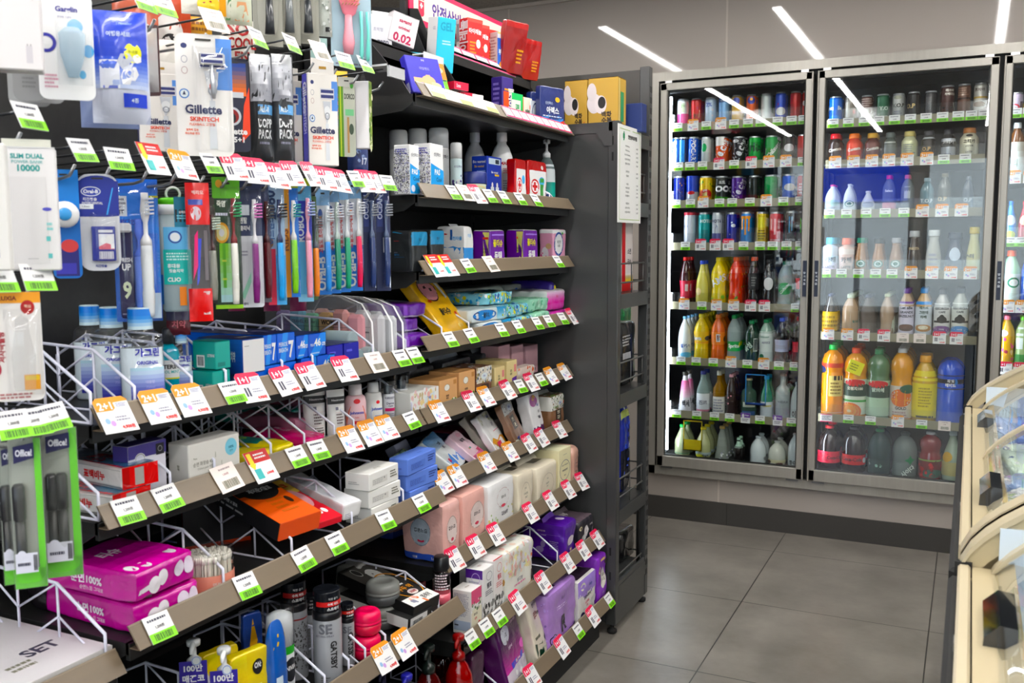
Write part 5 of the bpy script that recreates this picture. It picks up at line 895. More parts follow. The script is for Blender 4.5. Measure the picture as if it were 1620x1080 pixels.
for i in range(3):
    BX('A3', 'slim_box', ['slim white carton, bottom of the stack of three', 'slim white carton, middle of the stack of three', 'slim white carton, top of the stack of three'][i], 'box', (588, 585, 583)[i], (632, 633, 632)[i], 800, (546, 544, 545)[i], 'e9e8e4', 'F r .1 .25 .6 .6 d4d2cc;F l .12 .28 .58 .58 3 aaa;F l .7 .3 .95 .75 3 554;T t 콘택트 .5 .3 .14 998 .4;L l .15 .3 .6 .5 2 aaa;F e .5 .5 .02 .06 888', dz=.0375*i, h=.0368, rz=(1, -2, 2)[i])
for i in range(3):
    BX('A3', 'slim_box', ['slim cornflower blue carton, bottom of its stack', 'slim cornflower blue carton, middle of its stack', 'slim cornflower blue carton, top of its stack'][i], 'box', (648, 645, 643)[i], (690, 691, 692)[i], 760, (618, 612, 614)[i], '6482d2', 'F r .1 .2 .6 .65 5a78c8;F l .12 .25 .58 .6 4 3a4f9a;F l .7 .35 .95 .8 3 2a3a7a;T t 콘택트 .6 .3 .14 3a50a0 .4;L l .3 .3 .7 .5 1 4a60b0', dz=.0375*i, h=.0368, rz=(2, -3, 3)[i])
# --- fourth shelf: hair care
def pumpw(r, h):
    b = pump(r, h, 'e6e7ec', 'eceef2', '', None, sy=.55)
    l = art(MB(), flat((r*.60, -r*.85, h*.36), (0, r*1.7, 0), (0, 0, h*.44)), 'r 0 .22 1 1 2c1c8c;r 0 0 1 .24 dcdce4;T 100만 .5 .84 .17 f0f0f8 .8;T 매끈코 .5 .6 .17 f0f0f8 .8;T 매선정모발 .5 .4 .12 e0e0f0 .8;T 99%_세정력 .5 .12 .1 445 .8;e .62 1.0 .17 .11 e8ecf4;o .62 1.0 .16 .1 .15 6a8ad0')
    b.append(('hang_label', l)); return b
for i, (pc, w_, py, ins) in enumerate(((312, 50, 1008, .09), (360, 50, 1020, .01))):
    LA('A4', 'pump_bottle', ['purple labelled white pump bottle, rear one', 'purple labelled white pump bottle, front one'][i], 'pump bottle', pc, w_, py, pumpw, inset=ins, rz=-52)
lem = 'F e .25 .1 .5 .3 f8e84a;F r .2 .16 .78 .6 f4eec8;F T Lemon .5 .32 .12 4a4030 .5;F t Natural .5 .46 .05 998 .3;F t 리프레쉬_팩 .5 .22 .04 887 .4;F e .7 .8 .15 .09 1a1a1a;F T ON: .7 .82 .07 fff .2;F g 0 .6 .4 1 f0c81c f8e050'
for i, (p0, p1, ins) in enumerate(((330, 378, .1), (375, 425, .02))):
    SF('A4', 'mask_pouch', ['yellow lemon pouch with a round black badge, rear one', 'yellow lemon pouch with a round black badge, front one'][i], 'pouch', p0, p1, (1040, 1045)[i], .02, 'f2d21c', lem, inset=ins, n=8, amp=.002, rz=(-12), seed=3+i)
SF('A4', 'mask_pouch', 'blue and gold pouch leaning against the white roll-on', 'pouch', 392, 416, 976, .012, '2a4a9c', 'F p e8b04a .1 .3 .5 .95 .9 .5 .8 .2 .3 .1;F T No.1 .5 .6 .14 2a3a7c .5', inset=.11, n=8, rz=-20)
def nivea(r, h):
    return [('body', art(MB().lathe([(r*.93, 0), (r*.95, .003), (r*.95, h*.60), (r*.9, h*.62), (r*.93, h*.64), (r*.93, h*.8), (r*.88, h*.9), (r*.5, h*.93), (0, h*.94)], M('e9ecf2', 'p'), 26), cylmap(lambda z: r*.95, h, PI, 0), 'r 0 .54 1 .62 3aa83c;e .75 .38 .22 .12 14181e;T NIVEA .75 .4 .045 f4f4f4 .3;r .1 .46 .4 .52 3aa83c;l .5 .1 .9 .24 3 667;p 14181e .6 0 1 0 1 .08 .7 .14', 'c', .0005)),
            ('clear_cap', MB().lathe([(r, h*.62), (r, h*.96), (r*.96, h), (0, h)], M('e8ecf0', 'x'), 26))]
LA('A4', 'roll_on', 'white foam can with a green band under a clear cap', 'can', 446, 46, 957, nivea, inset=.03, rz=-45)
SF('A4', 'cream_tube', 'blue tube with a pointed crimped end standing in front of the white can', 'tube', 438, 462, 990, .03, '1c56a8', 'F r .1 .1 .5 .5 cfe0f4;F s 0 .8 1 1 4 .004 c8a84a', inset=-.004, n=3, taper=.9, amp=.001)
def gatsby(r, h, sp, red='c8281c'):
    return [('body', art(MB().lathe([(r*.96, 0), (r, .004), (r, h*.70), (r*.97, h*.715)], M('b4b7bc', 'q'), 26), cylmap(lambda z: r, h, PI, 0), sp, 'c', .0004)),
            ('collar', MB().lathe([(r*.98, h*.70), (r*1.02, h*.71), (r*1.02, h*.765), (r*.93, h*.785)], M('15161a', 'p'), 26)),
            ('cap', art(MB().lathe([(r*.92, h*.78), (r*.94, h*.8), (r*.93, h*.985), (r*.9, h), (r*.8, h*.985), (0, h*.975)], M('24272e', 'y'), 26), cylmap(lambda z: r*.94, h, PI, 0), 'r .2 .85 1 .9 %s;T 수퍼_하드 .62 .875 .03 fff .4;T 스프레이 .62 .825 .035 e8e8ea .4;t 직전_윤기 .62 .93 .025 ccc .35' % red, 'c', .0006))]
LA('A4', 'hair_spray', 'silver hair spray can with a thin red ring, tallest one at the back', 'spray can', 468, 42, 916, lambda r, h: gatsby(r, h, 'r 0 .62 1 .635 8a1c1c;s .05 .12 .95 .6 260 .0018 333,444', '8a1c1c'), inset=.08, rz=-50)
LA('A4', 'hair_spray', 'large silver hair spray can with vertical black lettering', 'spray can', 520, 46, 930, lambda r, h: gatsby(r, h, 'T SE .42 .62 .11 6a6c74 .4;t SETTING_SPRAY .4 .545 .02 556 .5;T GATSBY .6 .34 .07 1a1a1c .3 -90;l .3 .04 .5 .12 3 555'), inset=.005, rz=-46)
LA('A4', 'hair_spray', 'small silver hair spray can with a red banded cap', 'spray can', 551, 22, 953, lambda r, h: gatsby(r, h, 'T SE .45 .6 .11 6a6c74 .6;T GATSBY .6 .34 .09 1a1a1c .5 -90', 'd8381c'), inset=.03, rz=-46)
LA('A4', 'hair_spray', 'dark spray can mostly hidden between the silver cans', 'spray can', 493, 22, 940, lambda r, h: gatsby(r, h, 'l .2 .2 .8 .6 8 888', '444444'), inset=.12, rz=-46)
def jar(c, c2):
    return lambda r, h: [('body', MB().lathe([(r*.8, 0), (r*.96, h*.12), (r, h*.3), (r*.97, h*.46)], M(c, 'p'), 30)), ('lid', MB().lathe([(r*1.0, h*.46), (r*1.01, h*.5), (r*.99, h*.56), (r*.97, h*.58), (r*.99, h*.6), (r*.96, h*.84), (r*.8, h*.95), (r*.5, h*.98), (r*.48, h*.955), (0, h*.96)], M(c2, 'p'), 30))]
for i, dz in enumerate((0, .051)):
    LA('A4', 'wax_jar', ['hot pink hair wax jar, lower one', 'hot pink hair wax jar, upper one'][i], 'jar', 581, 46, 0, (lambda f: lambda r, h: f(r, .050))(jar('d41c4c', 'e82a5c')), inset=.0, dz=dz, rz=0)
for i, dz in enumerate((0, .053)):
    LA('A4', 'wax_jar', ['grey hair wax jar, lower one', 'grey hair wax jar, upper one'][i], 'jar', 606, 56, 0, (lambda f: lambda r, h: f(r, .052))(jar('5c5f60', '8a8c88')), inset=.05, dz=dz, rz=0)
SF('A4', 'wax_refill', 'crumpled pale wrapper behind the grey jars', 'wrapper', 566, 590, 950, .06, 'a8a8a4', inset=.19, h=.1, n=5, amp=.01)
blk = 'T r 0 0 1 1 1e1e1c;T r 0 .6 1 1 4a4844;T e .3 .86 .1 .09 c8c8c4;T e .3 .86 .085 .075 2a2a28;T e .62 .72 .18 .13 dcdcd8;T p dcdcd8 .5 .66 .45 .8 .55 .84 .7 .82;T e .58 .74 .02 .015 222;T T 말표 .5 .46 .18 f2f2ee .5;T T 구두_약 .6 .32 .08 e8a020 .5;T o .62 .4 .45 .3 .06 e8a020;T e .62 .22 .16 .05 f0e0dc;T T 고급형 .62 .22 .04 c03030 .2;T r .0 0 1 .16 f0efec;T T 염색약 .7 .08 .08 222 .3;T s .2 .02 .6 .14 6 .008 d87a4a,8a8ca0,f0b0a0;L r 0 0 1 1 171717;F r 0 0 1 1 151515'
slab('A4', 'hair_dye_box', 'black hair dye carton with a white horse badge and orange ring, lying tilted', 'box', 673, .092, .22, .026, '1a1a1a', blk, -6, 10, .0, .034)
slab('A4', 'hair_dye_box', 'lower black hair dye carton with a white end, under the tilted one', 'box', 664, .085, .2, .024, '1a1a1a', 'F r .1 .1 .8 .9 d8d8d8;F b .2 .2 .6 .6 333;L r 0 0 1 1 e8e8e6;T r 0 0 1 1 222', -6, 5, .0, .016)
for i, (pc, py, ins) in enumerate(((660, 873, .12), (699, 879, .02))):
    LA('A4', 'toner_bottle', ['rose toner bottle with a black cap, left one', 'rose toner bottle with a black cap, right one'][i], 'bottle', pc, 29, py, lambda r, h: bottle('toner', r, h, 'd8a0a8', '17181a', 'l .2 .3 .8 .66 6 f0e0e4', fill=.22, liq='d86a78', k='y', rot=0), inset=ins, dz=0, rz=-50)
# --- bottom shelf of the middle bay
def pumpd(c, hc, sp=''):
    return lambda r, h: pump(r, h, c, hc, sp, None, sy=.7)
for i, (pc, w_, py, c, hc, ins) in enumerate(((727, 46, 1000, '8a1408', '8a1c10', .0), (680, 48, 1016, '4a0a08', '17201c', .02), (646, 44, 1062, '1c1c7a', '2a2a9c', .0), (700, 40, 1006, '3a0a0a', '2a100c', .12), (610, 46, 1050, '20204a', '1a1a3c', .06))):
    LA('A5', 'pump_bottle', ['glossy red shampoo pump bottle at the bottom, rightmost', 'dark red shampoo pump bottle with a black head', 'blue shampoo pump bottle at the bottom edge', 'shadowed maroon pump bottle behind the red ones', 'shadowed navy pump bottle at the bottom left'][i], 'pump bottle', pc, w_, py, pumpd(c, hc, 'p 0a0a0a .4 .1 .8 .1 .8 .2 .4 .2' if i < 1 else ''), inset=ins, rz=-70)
SF('A5', 'pouch_refill', 'plum refill pouch with a pale foot beside the red pump bottle', 'pouch', 748, 768, 1040, .04, '401838', 'F r 0 0 1 .3 8a8680', inset=.03, n=6)
strip_cards('A1', 'o180 o249 o300 g366 p396 p450 p489 p543 w594 g634 g655'); strip_cards('A2', 'g200 g264 w359 r413 g469 g502 o552 o584 o610 g650')
strip_cards('A3', 'g250 g388 g479 g531 g608 g665'); strip_cards('A4', 'o606 o638')
dividers('A1', [212, 302, 356, 445, 493, 588, 640], h=.105); dividers('A2', [268, 338, 427, 480, 527, 558, 650], h=.1); dividers('A3', [352, 460, 555, 636], h=.11); dividers('A4', [400, 512, 550, 576, 608, 692], h=.1)
dividers('A1', [.952], h=.11, d=.36); dividers('A2', [.955], h=.1)
# --- near bay corner
slab('N3', 'gift_set_box', 'flat white gift set carton with glossy top, bottom left corner', 'box', 60, .25, .28, .03, 'd8d6d8', 'T T SET .78 .3 .1 445 .4;T T 한방 .3 .3 .1 556 .3;T l .5 .15 .7 .25 2 887;F r 0 0 1 1 c8c6c4', 0, 0, .0)
dividers('N3', [.928], h=.12, d=.36)
# ================================================================ hanging goods
CHR = M('#9a9c9e', 'm')
HP = {}
def hook(x, y, z, kind, label, xb=None):
    t = thing('peg_hook', label, 'hook', (x, y, z), (0, 0, 0), 'steel peg hooks on the back wall'); l = x-XB-.002 if xb is None else xb
    MB().tube([(-l, 0, -.035), (-.03, 0, -.03), (-.012, 0, -.026), (0, 0, -.012)], .0024, CHR, 7).build('prong', t)
    MB().tube([(-l, 0, -.002), (-.02, 0, .012), (0, 0, .014)], .0018, M('#55575a', 'm'), 6).build('label_arm', t)
    if kind:
        w, h = CDIM[kind]; c = card(kind, MB(), w, h); c.box(-.001, 0, -w/2, w/2, h*.93, h, M('#d8dcd8', 'x')); o = c.build('price_label', t, (.026, 0, -h*.36+rnd.uniform(-.004, .006)), (R(rnd.uniform(-4, 4)), R(-27), R(rnd.uniform(-10, 10)))); o.scale = (1, .84, .86)
    return t
lowk = ((138, 'g'), (193, 'g'), (252, 'r'), (297, 'o'), (341, 'g'), (378, 'p'), (410, 'p'), (443, 'p'), (470, 'p'), (500, 'p'), (521, 'p'), (545, 'p'), (568, 'g'), (584, 'p'), (602, 'p'), (618, 'g'))
for i, (p, k) in enumerate(lowk):
    y = yat(p, -1.10, 1.374); hook(-1.125, y, 1.372, k, 'peg hook with price label, %s from left over the toothbrushes' % ordn(i) if i < 14 else ('peg hook with price label, %s over the toothbrushes' % ['second to last', 'rightmost'][i-14]))
for i, (p, k) in enumerate(((233, 'g'), (264, 'g'), (345, 'w'), (413, 'g'), (467, 'g'), (513, 'w'), (549, 'g'), (583, 'g'), (622, None))):
    y = yat(p, -1.10, 1.596); h_ = hook(-1.125, y, 1.60, k, 'peg hook with price label, %s from left, upper row' % ordn(i))
    if k is None: MB().box(-.03, .035, -.03, .03, .014, .018, M('#cfd0d2', 'p')).box(.03, .035, -.03, .03, -.008, .018, M('#bfc0c2', 'p')).build('empty_label_holder', h_)
for i, (p, q, k) in enumerate(((54, 192, 'g'), (65, 446, 'g'), (6, 441, 'g'), (26, 672, 'g'), (60, 676, 'g'), (92, 664, 'g'))):
    v = on(p, q, 0, -1.02); hook(-1.045, v.y, v.z, k, 'near bay peg hook with price label, %s' % ('above the power bank', 'under the power bank', 'far left under the power bank', 'leftmost over the marker pens', 'middle one over the marker pens', 'rightmost over the marker pens')[i])
def face(y, x): return math.degrees(math.atan2(-y, -x))
def HG(name, label, cat, pc, pw, yt, yb, X, rz, parts, group=None, cols=None):
    y = yat(pc, X, 1.3); zm = (zat(yb, X, y)+zat(yt, X, y))/2; y = yat(pc, X, zm); z0, z1 = zat(yb, X, y), zat(yt, X, y); dep_ = (Vector((X, y, 1.3))-CAMP).dot(cf)
    w = pw/FPX*dep_/max(.35, math.cos(R(rz-face(y, X)))); return assemble(parts(w, z1-z0), name, label, cat, (X, y, z0), (0, 0, R(rz)))
def rcard(w, h, col, spec='', d=.0012, r=.008, k='c', hole=True):
    q = MB(); pts = []
    for cx_, cy_, a0 in ((w/2-r, r, -90), (w/2-r, h-r, 0), (-w/2+r, h-r, 90), (-w/2+r, r, 180)):
        for j in range(5): a = R(a0+j*22.5); pts.append((cx_+r*math.cos(a), cy_+r*math.sin(a)))
    q.prism(pts, 0, -d, 0, M(col, k)); fm = flat((0, -w/2, 0), (0, w, 0), (0, 0, h))
    art(q, fm, spec+(';r .36 .945 .64 .962 26241f' if hole else ''), k); return q
def blister(w, h, y0, y1, z0, z1, dp=.018, k='x'):
    q = MB(); m_ = 7; pts = []; a, b = w*(y0-.5), w*(y1-.5); c, d = h*z0, h*z1
    for j in range(m_+1):
        for i in range(m_+1):
            u, v = i/m_, j/m_; e_ = (1-abs(2*u-1)**6)*(1-abs(2*v-1)**8); pts.append((.001+dp*e_, a+(b-a)*u, c+(d-c)*v))
    q.add(pts, [(j*(m_+1)+i, j*(m_+1)+i+1, (j+1)*(m_+1)+i+1, (j+1)*(m_+1)+i) for j in range(m_) for i in range(m_)], M('f0f2f4', k), True); return q
def brushm(h, handle, grip, head, x=.012, y=0, bend=.004, s=1, bristle=None, z0=0):
    q = MB(); n = 22; pts = []; rs = []
    for i in range(n):
        t_ = i/(n-1); r = .0045+.0022*math.sin(t_*PI*1.2)+(.0012 if t_ < .2 else 0) if t_ < .62 else (.0026 if t_ < .8 else .0048*math.sin(min(1, (t_-.8)/.2*1.1+.35)*PI*.75)+.0006)
        pts.append((x+bend*math.sin(t_*PI*2), y, z0+h*t_)); rs.append(r*s)
    cut = int(n*.55); q.tube(pts[:cut+1], rs[:cut+1], M(grip, 'p'), 8); q.tube(pts[cut:], rs[cut:], M(handle, 'p'), 8)
    if bristle:
        for j in range(5):
            for i in range(3):
                z_ = z0+h*(.83+.03*j); q.tube([(x+(i-1)*.0028*s, y, z_), (x+(i-1)*.003*s, y+.0135, z_+.001)], .0017, M(bristle, 'k'), 5)
    if z0 < 0: pass
    return q
def tb(card_c, spec, handle, grip, bristle, off=.22, bk='x', hdr=None):
    def f(w, h):
        out = [('backing_card', rcard(w, h, card_c, spec, r=min(.005, w*.2))), ('toothbrush', brushm(h*.80, handle, grip, None, .012, w*off*.8, s=.9, bristle=bristle, z0=h*.04)), ('blister', blister(w, h, .3, .98, .03, .93, .022, bk))]
        return out
    return f
XH = -1.135
HG('floss_card', 'blue dental floss card with a white round floss case, behind the interdental card', 'floss', 104, 42, 268, 440, -1.16, -40, lambda w, h: [('backing_card', rcard(w, h, '1a6ab8', 'r 0 .62 1 1 1f7ac8;r .1 .02 .9 .3 26246c;e .6 .3 .3 .06 c84a4a;r .1 .04 .8 .14 3a38a0')), ('floss_case', MB().lathe([(.0, .0), (w*.44, .002), (w*.5, .012), (w*.46, .024), (w*.2, .028), (0, .028)], M('eef0f2', 'p'), 22).lathe([(w*.24, .0285), (w*.2, .031), (0, .031)], M('4a9ad8', 'p'), 18))])
fc = [o for o in bpy.data.objects if o.name == 'floss_case'][0]; fc.rotation_euler = (0, PI/2, 0); fc.location = (0, 0, .09)
HG('interdental_brush_card', 'navy topped interdental brush card with a clear blister', 'brush card', 157, 60, 275, 428, XH, -44, lambda w, h: [('backing_card', rcard(w, h, 'd4d6da', 'r .0 .56 1 .93 1c2c88;e .5 .9 .46 .085 1c2c88;p d4d6da 0 .56 .0 .5 1 .5 1 .57 .5 .55;e .33 .82 .24 .05 e8ecf8;e .33 .82 .22 .042 2a3c9c;T Oral-B .33 .82 .04 fff .36;t 치간칫솔 .3 .74 .035 fff .4;t INTERDENTAL .36 .70 .025 fff .5;r .02 .64 .38 .69 e8ecf2;t 1.0mm .2 .665 .02 335 .2;p 4aa0f0 .85 .86 .88 .86 .72 .58 .68 .58;T 치간칫솔 .5 .05 .03 2a3a8c .6', r=w*.3)), ('brush_insert', MB().box(.002, .006, -w*.2, w*.38, h*.1, h*.46, M('26308c'), .001)), ('insert_print', art(MB(), flat((.0062, -w*.2, h*.1), (0, w*.58, 0), (0, 0, h*.36)), 'r .3 .34 .95 .78 e4e4ea;e .5 .6 .14 .1 fff;e .75 .62 .14 .12 fff;p d06a7a .3 .34 .95 .34 .95 .45 .6 .52 .3 .42;r .8 .36 .95 .5 fff;b .3 .06 .9 .28 e8e8f4;r .3 .82 .9 .9 e8e8f4')), ('blister', blister(w, h, .28, .95, .08, .6, .02))])
def bagm(w, h, d, col, spec, k='f', top=None, amp=.003, seed=1):
    q = MB(); n = 12; m_ = 10; fr_, bk_ = [], []
    for j in range(n+1):
        for i in range(m_+1):
            u, v = i/m_, j/n; e_ = max(0, 1-abs(2*u-1)**3)*max(0, 1-abs(2*v-1)**4); nz = noise.noise(Vector((u*5, v*9, seed)))*amp*e_
            fr_.append((d*.5*e_+nz, w*(u-.5)*(1-.03*e_), h*v)); bk_.append((-d*.5*e_, w*(u-.5)*(1-.03*e_), h*v))
    F_ = [(j*(m_+1)+i, j*(m_+1)+i+1, (j+1)*(m_+1)+i+1, (j+1)*(m_+1)+i) for j in range(n) for i in range(m_)]
    q.add(fr_, F_, M(col, k), True); q.add(bk_, F_, M(col, k), True)
    def fn(u, v):
        e_ = max(0, 1-abs(2*u-1)**3)*max(0, 1-abs(2*v-1)**4); return Vector((d*.5*e_+noise.noise(Vector((u*5, v*9, seed)))*amp*e_, w*(u-.5)*(1-.03*e_), h*v)), Vector((1, 0, 0))
    return q, FM(fn, w, h, 10, 12)
def bag(col, spec, d=.03, k='f', ak='f', inner=None, seed=1, amp=.003):
    def f(w, h):
        q, fm = bagm(w, h, d, col, spec, k, seed=seed, amp=amp); out = [('bag', q)]
        if k in 'xz': out.append(('printing', art(MB(), fm, spec, ak, .0008)))
        else: art(q, fm, spec, ak, .0008)
        if inner: out += inner(w, h)
        return out
    return f
HG('travel_kit', 'blue travel dental kit bag with a dark tube and white brush', 'dental kit', 217, 68, 283, 508, -1.20, -42, bag('1c6ad0', '', .004, inner=lambda w, h: [('print_panel', art(MB(), flat((.004, -w/2, 0), (0, w, 0), (0, 0, h)), 'r .02 .62 .98 .9 2a7ad8;r .02 .74 .32 .88 dfe4ea;T KIT .16 .77 .03 334 .2;l .05 .79 .3 .87 3 778;T 메디안 .32 .7 .04 2a2a9c .45;r .62 .02 .98 .2 c8dcf4;r .8 .87 1 .885 c8c81c')),
    ('toothpaste_tube', art(softm(w*.32, .02, h*.62, '23204a', 'F T FRESH .5 .66 .05 e8e8f0 .8;F T UP .5 .58 .08 f4f4f8 .6;F T 9 .5 .32 .2 dfe8c8 .6;F r .1 .03 .9 .05 99a', 'p', 7, .0005), {'F': flat((0, 0, 0), (0, .001, 0), (0, 0, .001))}, '')), ('tube_cap', MB().box(-.012, .008, -w*.16, w*.14, h*.6, h*.665, M('e9eaec', 'p'), .003)), ('toothbrush', brushm(h*.86, 'f0f2f6', 'e8ecf2', None, .022, w*.2, s=1.4, bristle='dfe4f0', z0=h*.04)), ('blue_brush', brushm(h*.62, '5a7ae0', '6a8ae8', None, .016, w*.05, s=1.3, z0=h*.1)), ('clear_sleeve', blister(w, h, .0, 1, .0, .98, .03))]))
for nme, loc in (('toothpaste_tube', (.012, -.028, .03)), ('tube_cap', (.014, -.028, .03))):
    for o in bpy.data.objects:
        if o.name == nme and o.parent and o.parent.name.startswith('travel_kit'): o.location = (loc[0], loc[1]*.6, .006)
def cliot(w, h):
    r = w*.48
    return [('clear_case', MB().lathe([(r*.8, 0), (r*.92, h*.02), (r*.98, h*.1), (r, h*.8)], M('d4e4e8', 'y'), 22, sx=.6)), ('white_collar', MB().lathe([(r*1.04, h*.78), (r*1.04, h*.86)], M('e9ecec', 'p'), 22, sx=.6)), ('green_lid', MB().lathe([(r*1.03, h*.86), (r*1.0, h*.9), (r*.8, h*.915), (0, h*.92)], M('6ed02c', 'p'), 22, sx=.6)),
            ('ring_strap', MB().tube([(0, r*.45*math.cos(a*PI/8), h*.945+r*.45*math.sin(a*PI/8)) for a in range(16)], .0022, M('e8e8e6', 'p'), 6, True)),
            ('label', art(MB(), cylmap(lambda z: r, h, PI, 0, .6, 1), 'r .22 .22 .95 .5 2cb4ac;T CLIO .45 .26 .035 fff .34;T 휴대용 .45 .37 .035 e4f8f6 .4;T 칫솔치약 .5 .33 .03 e4f8f6 .5;l .3 .41 .8 .48 3 c8ecea;r .25 .5 .8 .68 6ab0dc;o .5 .6 .14 .05 .2 2a3a8c;e .5 .6 .1 .035 e8ecf0;r .5 .68 .85 .92 14708c;r .52 .72 .83 .82 1a1c1e;T 신제품 .67 .8 .02 fff .2;l .55 .74 .8 .78 2 8cd;r .1 .06 .2 .3 1c6ab8;r .55 .05 .7 .2 e88a3a', 'c', .001))]
HG('brush_case', 'clear toothbrush case with green lid and turquoise label', 'case', 277, 48, 296, 492, -1.175, -42, cliot)
HG('toothpaste_bag', 'small red based pack hanging below the turquoise case', 'pack', 282, 36, 470, 530, XH-.07, -42, bag('5a1420', 'r 0 .4 1 1 3a3454;T 치약 .5 .3 .2 c86a74 .6', .02))
HG('toothbrush_bag', 'red and clear bag of toothbrushes with a red foot', 'toothbrushes', 315, 36, 289, 508, XH, -40, bag('e8e4e8', 'r 0 .7 1 1 d42018;r 0 0 1 .24 d82420;b .6 .05 .9 .22 e8e8e8;e .4 .78 .22 .05 d8c8d0;r .1 .84 .7 .88 2a3a9c;T 페리오 .5 .93 .03 f4c8c4 .6;p e83a7a .3 .62 .45 .66 .4 .4 .2 .3;p 3a4ac8 .45 .6 .6 .6 .45 .3 .35 .26;r .7 .3 .85 .66 6a6468', .02, 'z', 'f'))
HG('toothbrush_pack', 'dark handled brush with a silver grip, between the red bag and the bamboo card', 'toothbrush', 334, 14, 312, 480, XH, -35, tb('2a241e', 'r 0 0 1 .2 1a1814', '3a1010', '8a8a80', 'b8c8b8', 0))
HG('toothbrush_pack', 'green bamboo toothbrush card with a gold round picture', 'toothbrush', 360, 42, 280, 488, XH, -42, tb('1d3a24', 'r 0 .84 1 1 6ab82c;e .25 .95 .12 .03 e0a83a;T 죽염 .3 .8 .05 e4e8dc .3;l .1 .7 .6 .74 1 dde;g .2 .05 .65 .5 bfe8ec 8ad038;r .3 .16 .42 .5 6ab82c;r .28 .22 .44 .235 d8e86a;r .28 .36 .44 .375 d8e86a;e .3 .58 .27 .08 e8a81c;e .3 .58 .2 .06 f4e0a0;e .3 .58 .1 .03 fff;r 0 0 1 .03 9ad048', '7a1420', 'f0ede4', '2a9a5c', .27))
HG('toothbrush_pack', 'white toothbrush card with a purple handled brush and pink bristles', 'toothbrush', 396, 38, 283, 486, XH, -42, tb('e6e8ee', 'r 0 .56 1 1 2a3458;T 덴탈 .25 .68 .05 fff .3;T 클리닉 .3 .62 .04 fff .4;r .1 .72 .5 .8 dfe4f0;l .08 .4 .5 .45 2 99a;p a8e0c8 .1 .1 .5 .28 .5 .2 .2 .06;T 덴티 .25 .03 .02 335 .3', 'eceaf0', '7a2272', 'd878c0', .2))
HG('toothbrush_pack', 'burgundy brush in a dark clear pack behind the purple handled one', 'toothbrush', 419, 16, 288, 478, XH-.01, -38, tb('3a4468', 'r 0 0 1 .5 5a1a30;r 0 0 1 .2 6a6470', '4a0c14', '5a0c18', '444444', .1))
HG('toothbrush_pack', 'pale blue and red card with a navy headed brush', 'toothbrush', 437, 28, 284, 482, XH, -42, tb('a8c4e0', 'r 0 0 .45 .45 e04058;T 2080 .22 .8 .09 1c3a6c 0 90;T 어드밴스 .22 .6 .06 2a5a9c 0 90;e .2 .5 .14 .04 8a6a4a;r .45 0 1 .4 5ab0ec', '1c2c5c', '3aa0e8', '22242a', .2))
HG('toothbrush_pack', 'yellow banded card with a green and white brush', 'toothbrush', 459, 28, 288, 470, XH, -42, tb('e89c20', 'r .5 0 1 1 2a7ad8;r 0 .6 .4 .75 d8d4c8;T KIDS .2 .5 .07 8a4a10 0 90;e .22 .86 .18 .08 e8a83a;r 0 .95 1 1 c8d81c', 'f0f2ee', '8ad048', '2aa0a0', .2))
HG('toothbrush_pack', 'blue card with violet top and a pink brush', 'toothbrush', 482, 24, 282, 477, XH, -42, tb('6ab8ec', 'r 0 .5 1 .82 2030b0;r 0 .94 1 1 c8dc1c;T ROBOT .25 .62 .06 d8e4f8 0 90;r 0 0 1 .06 8ac8f0', 'f2a8c0', 'f0a0b8', 'a8b8e8', .22))
HG('toothbrush_pack', 'orange handled brush beside the pink one', 'toothbrush', 496, 12, 310, 474, XH, -38, tb('4a6a3a', '', '5a6068', 'ee8a2a', '5a6068', .1))
ob = 'r 0 0 1 .42 1c78d0;r 0 .42 1 1 dde2ea;T Oral-B .3 .2 .09 e8f0fc 0 90;T 고밀도_초미세모 .3 .55 .045 c0302c 0 90;e .3 .76 .16 .05 2a4a8c;p f08a2a .2 .74 .42 .74 .3 .71;r 0 .84 1 1 8cb8e0'
for i, (pc, pw, yt, yb, h1, g1) in enumerate(((512, 22, 298, 466, 'dfe6ec', '3a8ad8'), (528, 19, 292, 464, 'c8d8d0', '2a8a6a'), (543, 20, 288, 462, 'e8ecf0', '2c9c74'), (560, 25, 286, 460, 'f0f0f2', 'e0285c'))):
    HG('toothbrush_pack', ['blue footed toothbrush card, leftmost of the four alike', 'blue footed toothbrush card, second of the four alike', 'blue footed toothbrush card with a green brush, third of the four', 'blue footed toothbrush card with a white and crimson brush'][i], 'toothbrush', pc, pw, yt, yb, XH, -42+i*2, tb('dde2ea', ob, h1, g1, 'd8dce4', .24))
for i, (pc, pw) in enumerate(((584, 19), (606, 22))):
    HG('toothbrush_pack', ['clear pack with a navy card and a dark brush, left one', 'clear pack with a navy card and a dark brush, rightmost toothbrush'][i], 'toothbrush', pc, pw, 290, 460, XH, -42, tb('1c2a5c', 'r 0 0 1 .55 16224c;r .1 .6 .5 .9 2a3a7c;T OCEAN .3 .78 .05 c8d0e8 0 90;r .5 .36 1 .5 %s' % ('e8e8ea' if i else '1c2a5c'), '5a6a8c', '24386c', '9aa0a8', .2))
for i, pc in enumerate((372, 428, 470)):
    HG('toothbrush_bag', ['magenta pack tip hanging behind the bamboo card', 'magenta pack tip hanging behind the pale blue card', 'magenta pack tip hanging behind the yellow banded card'][i], 'toothbrush', pc, 26, 330, 492, XH-.11, -42, bag('7a1444', '', .015))
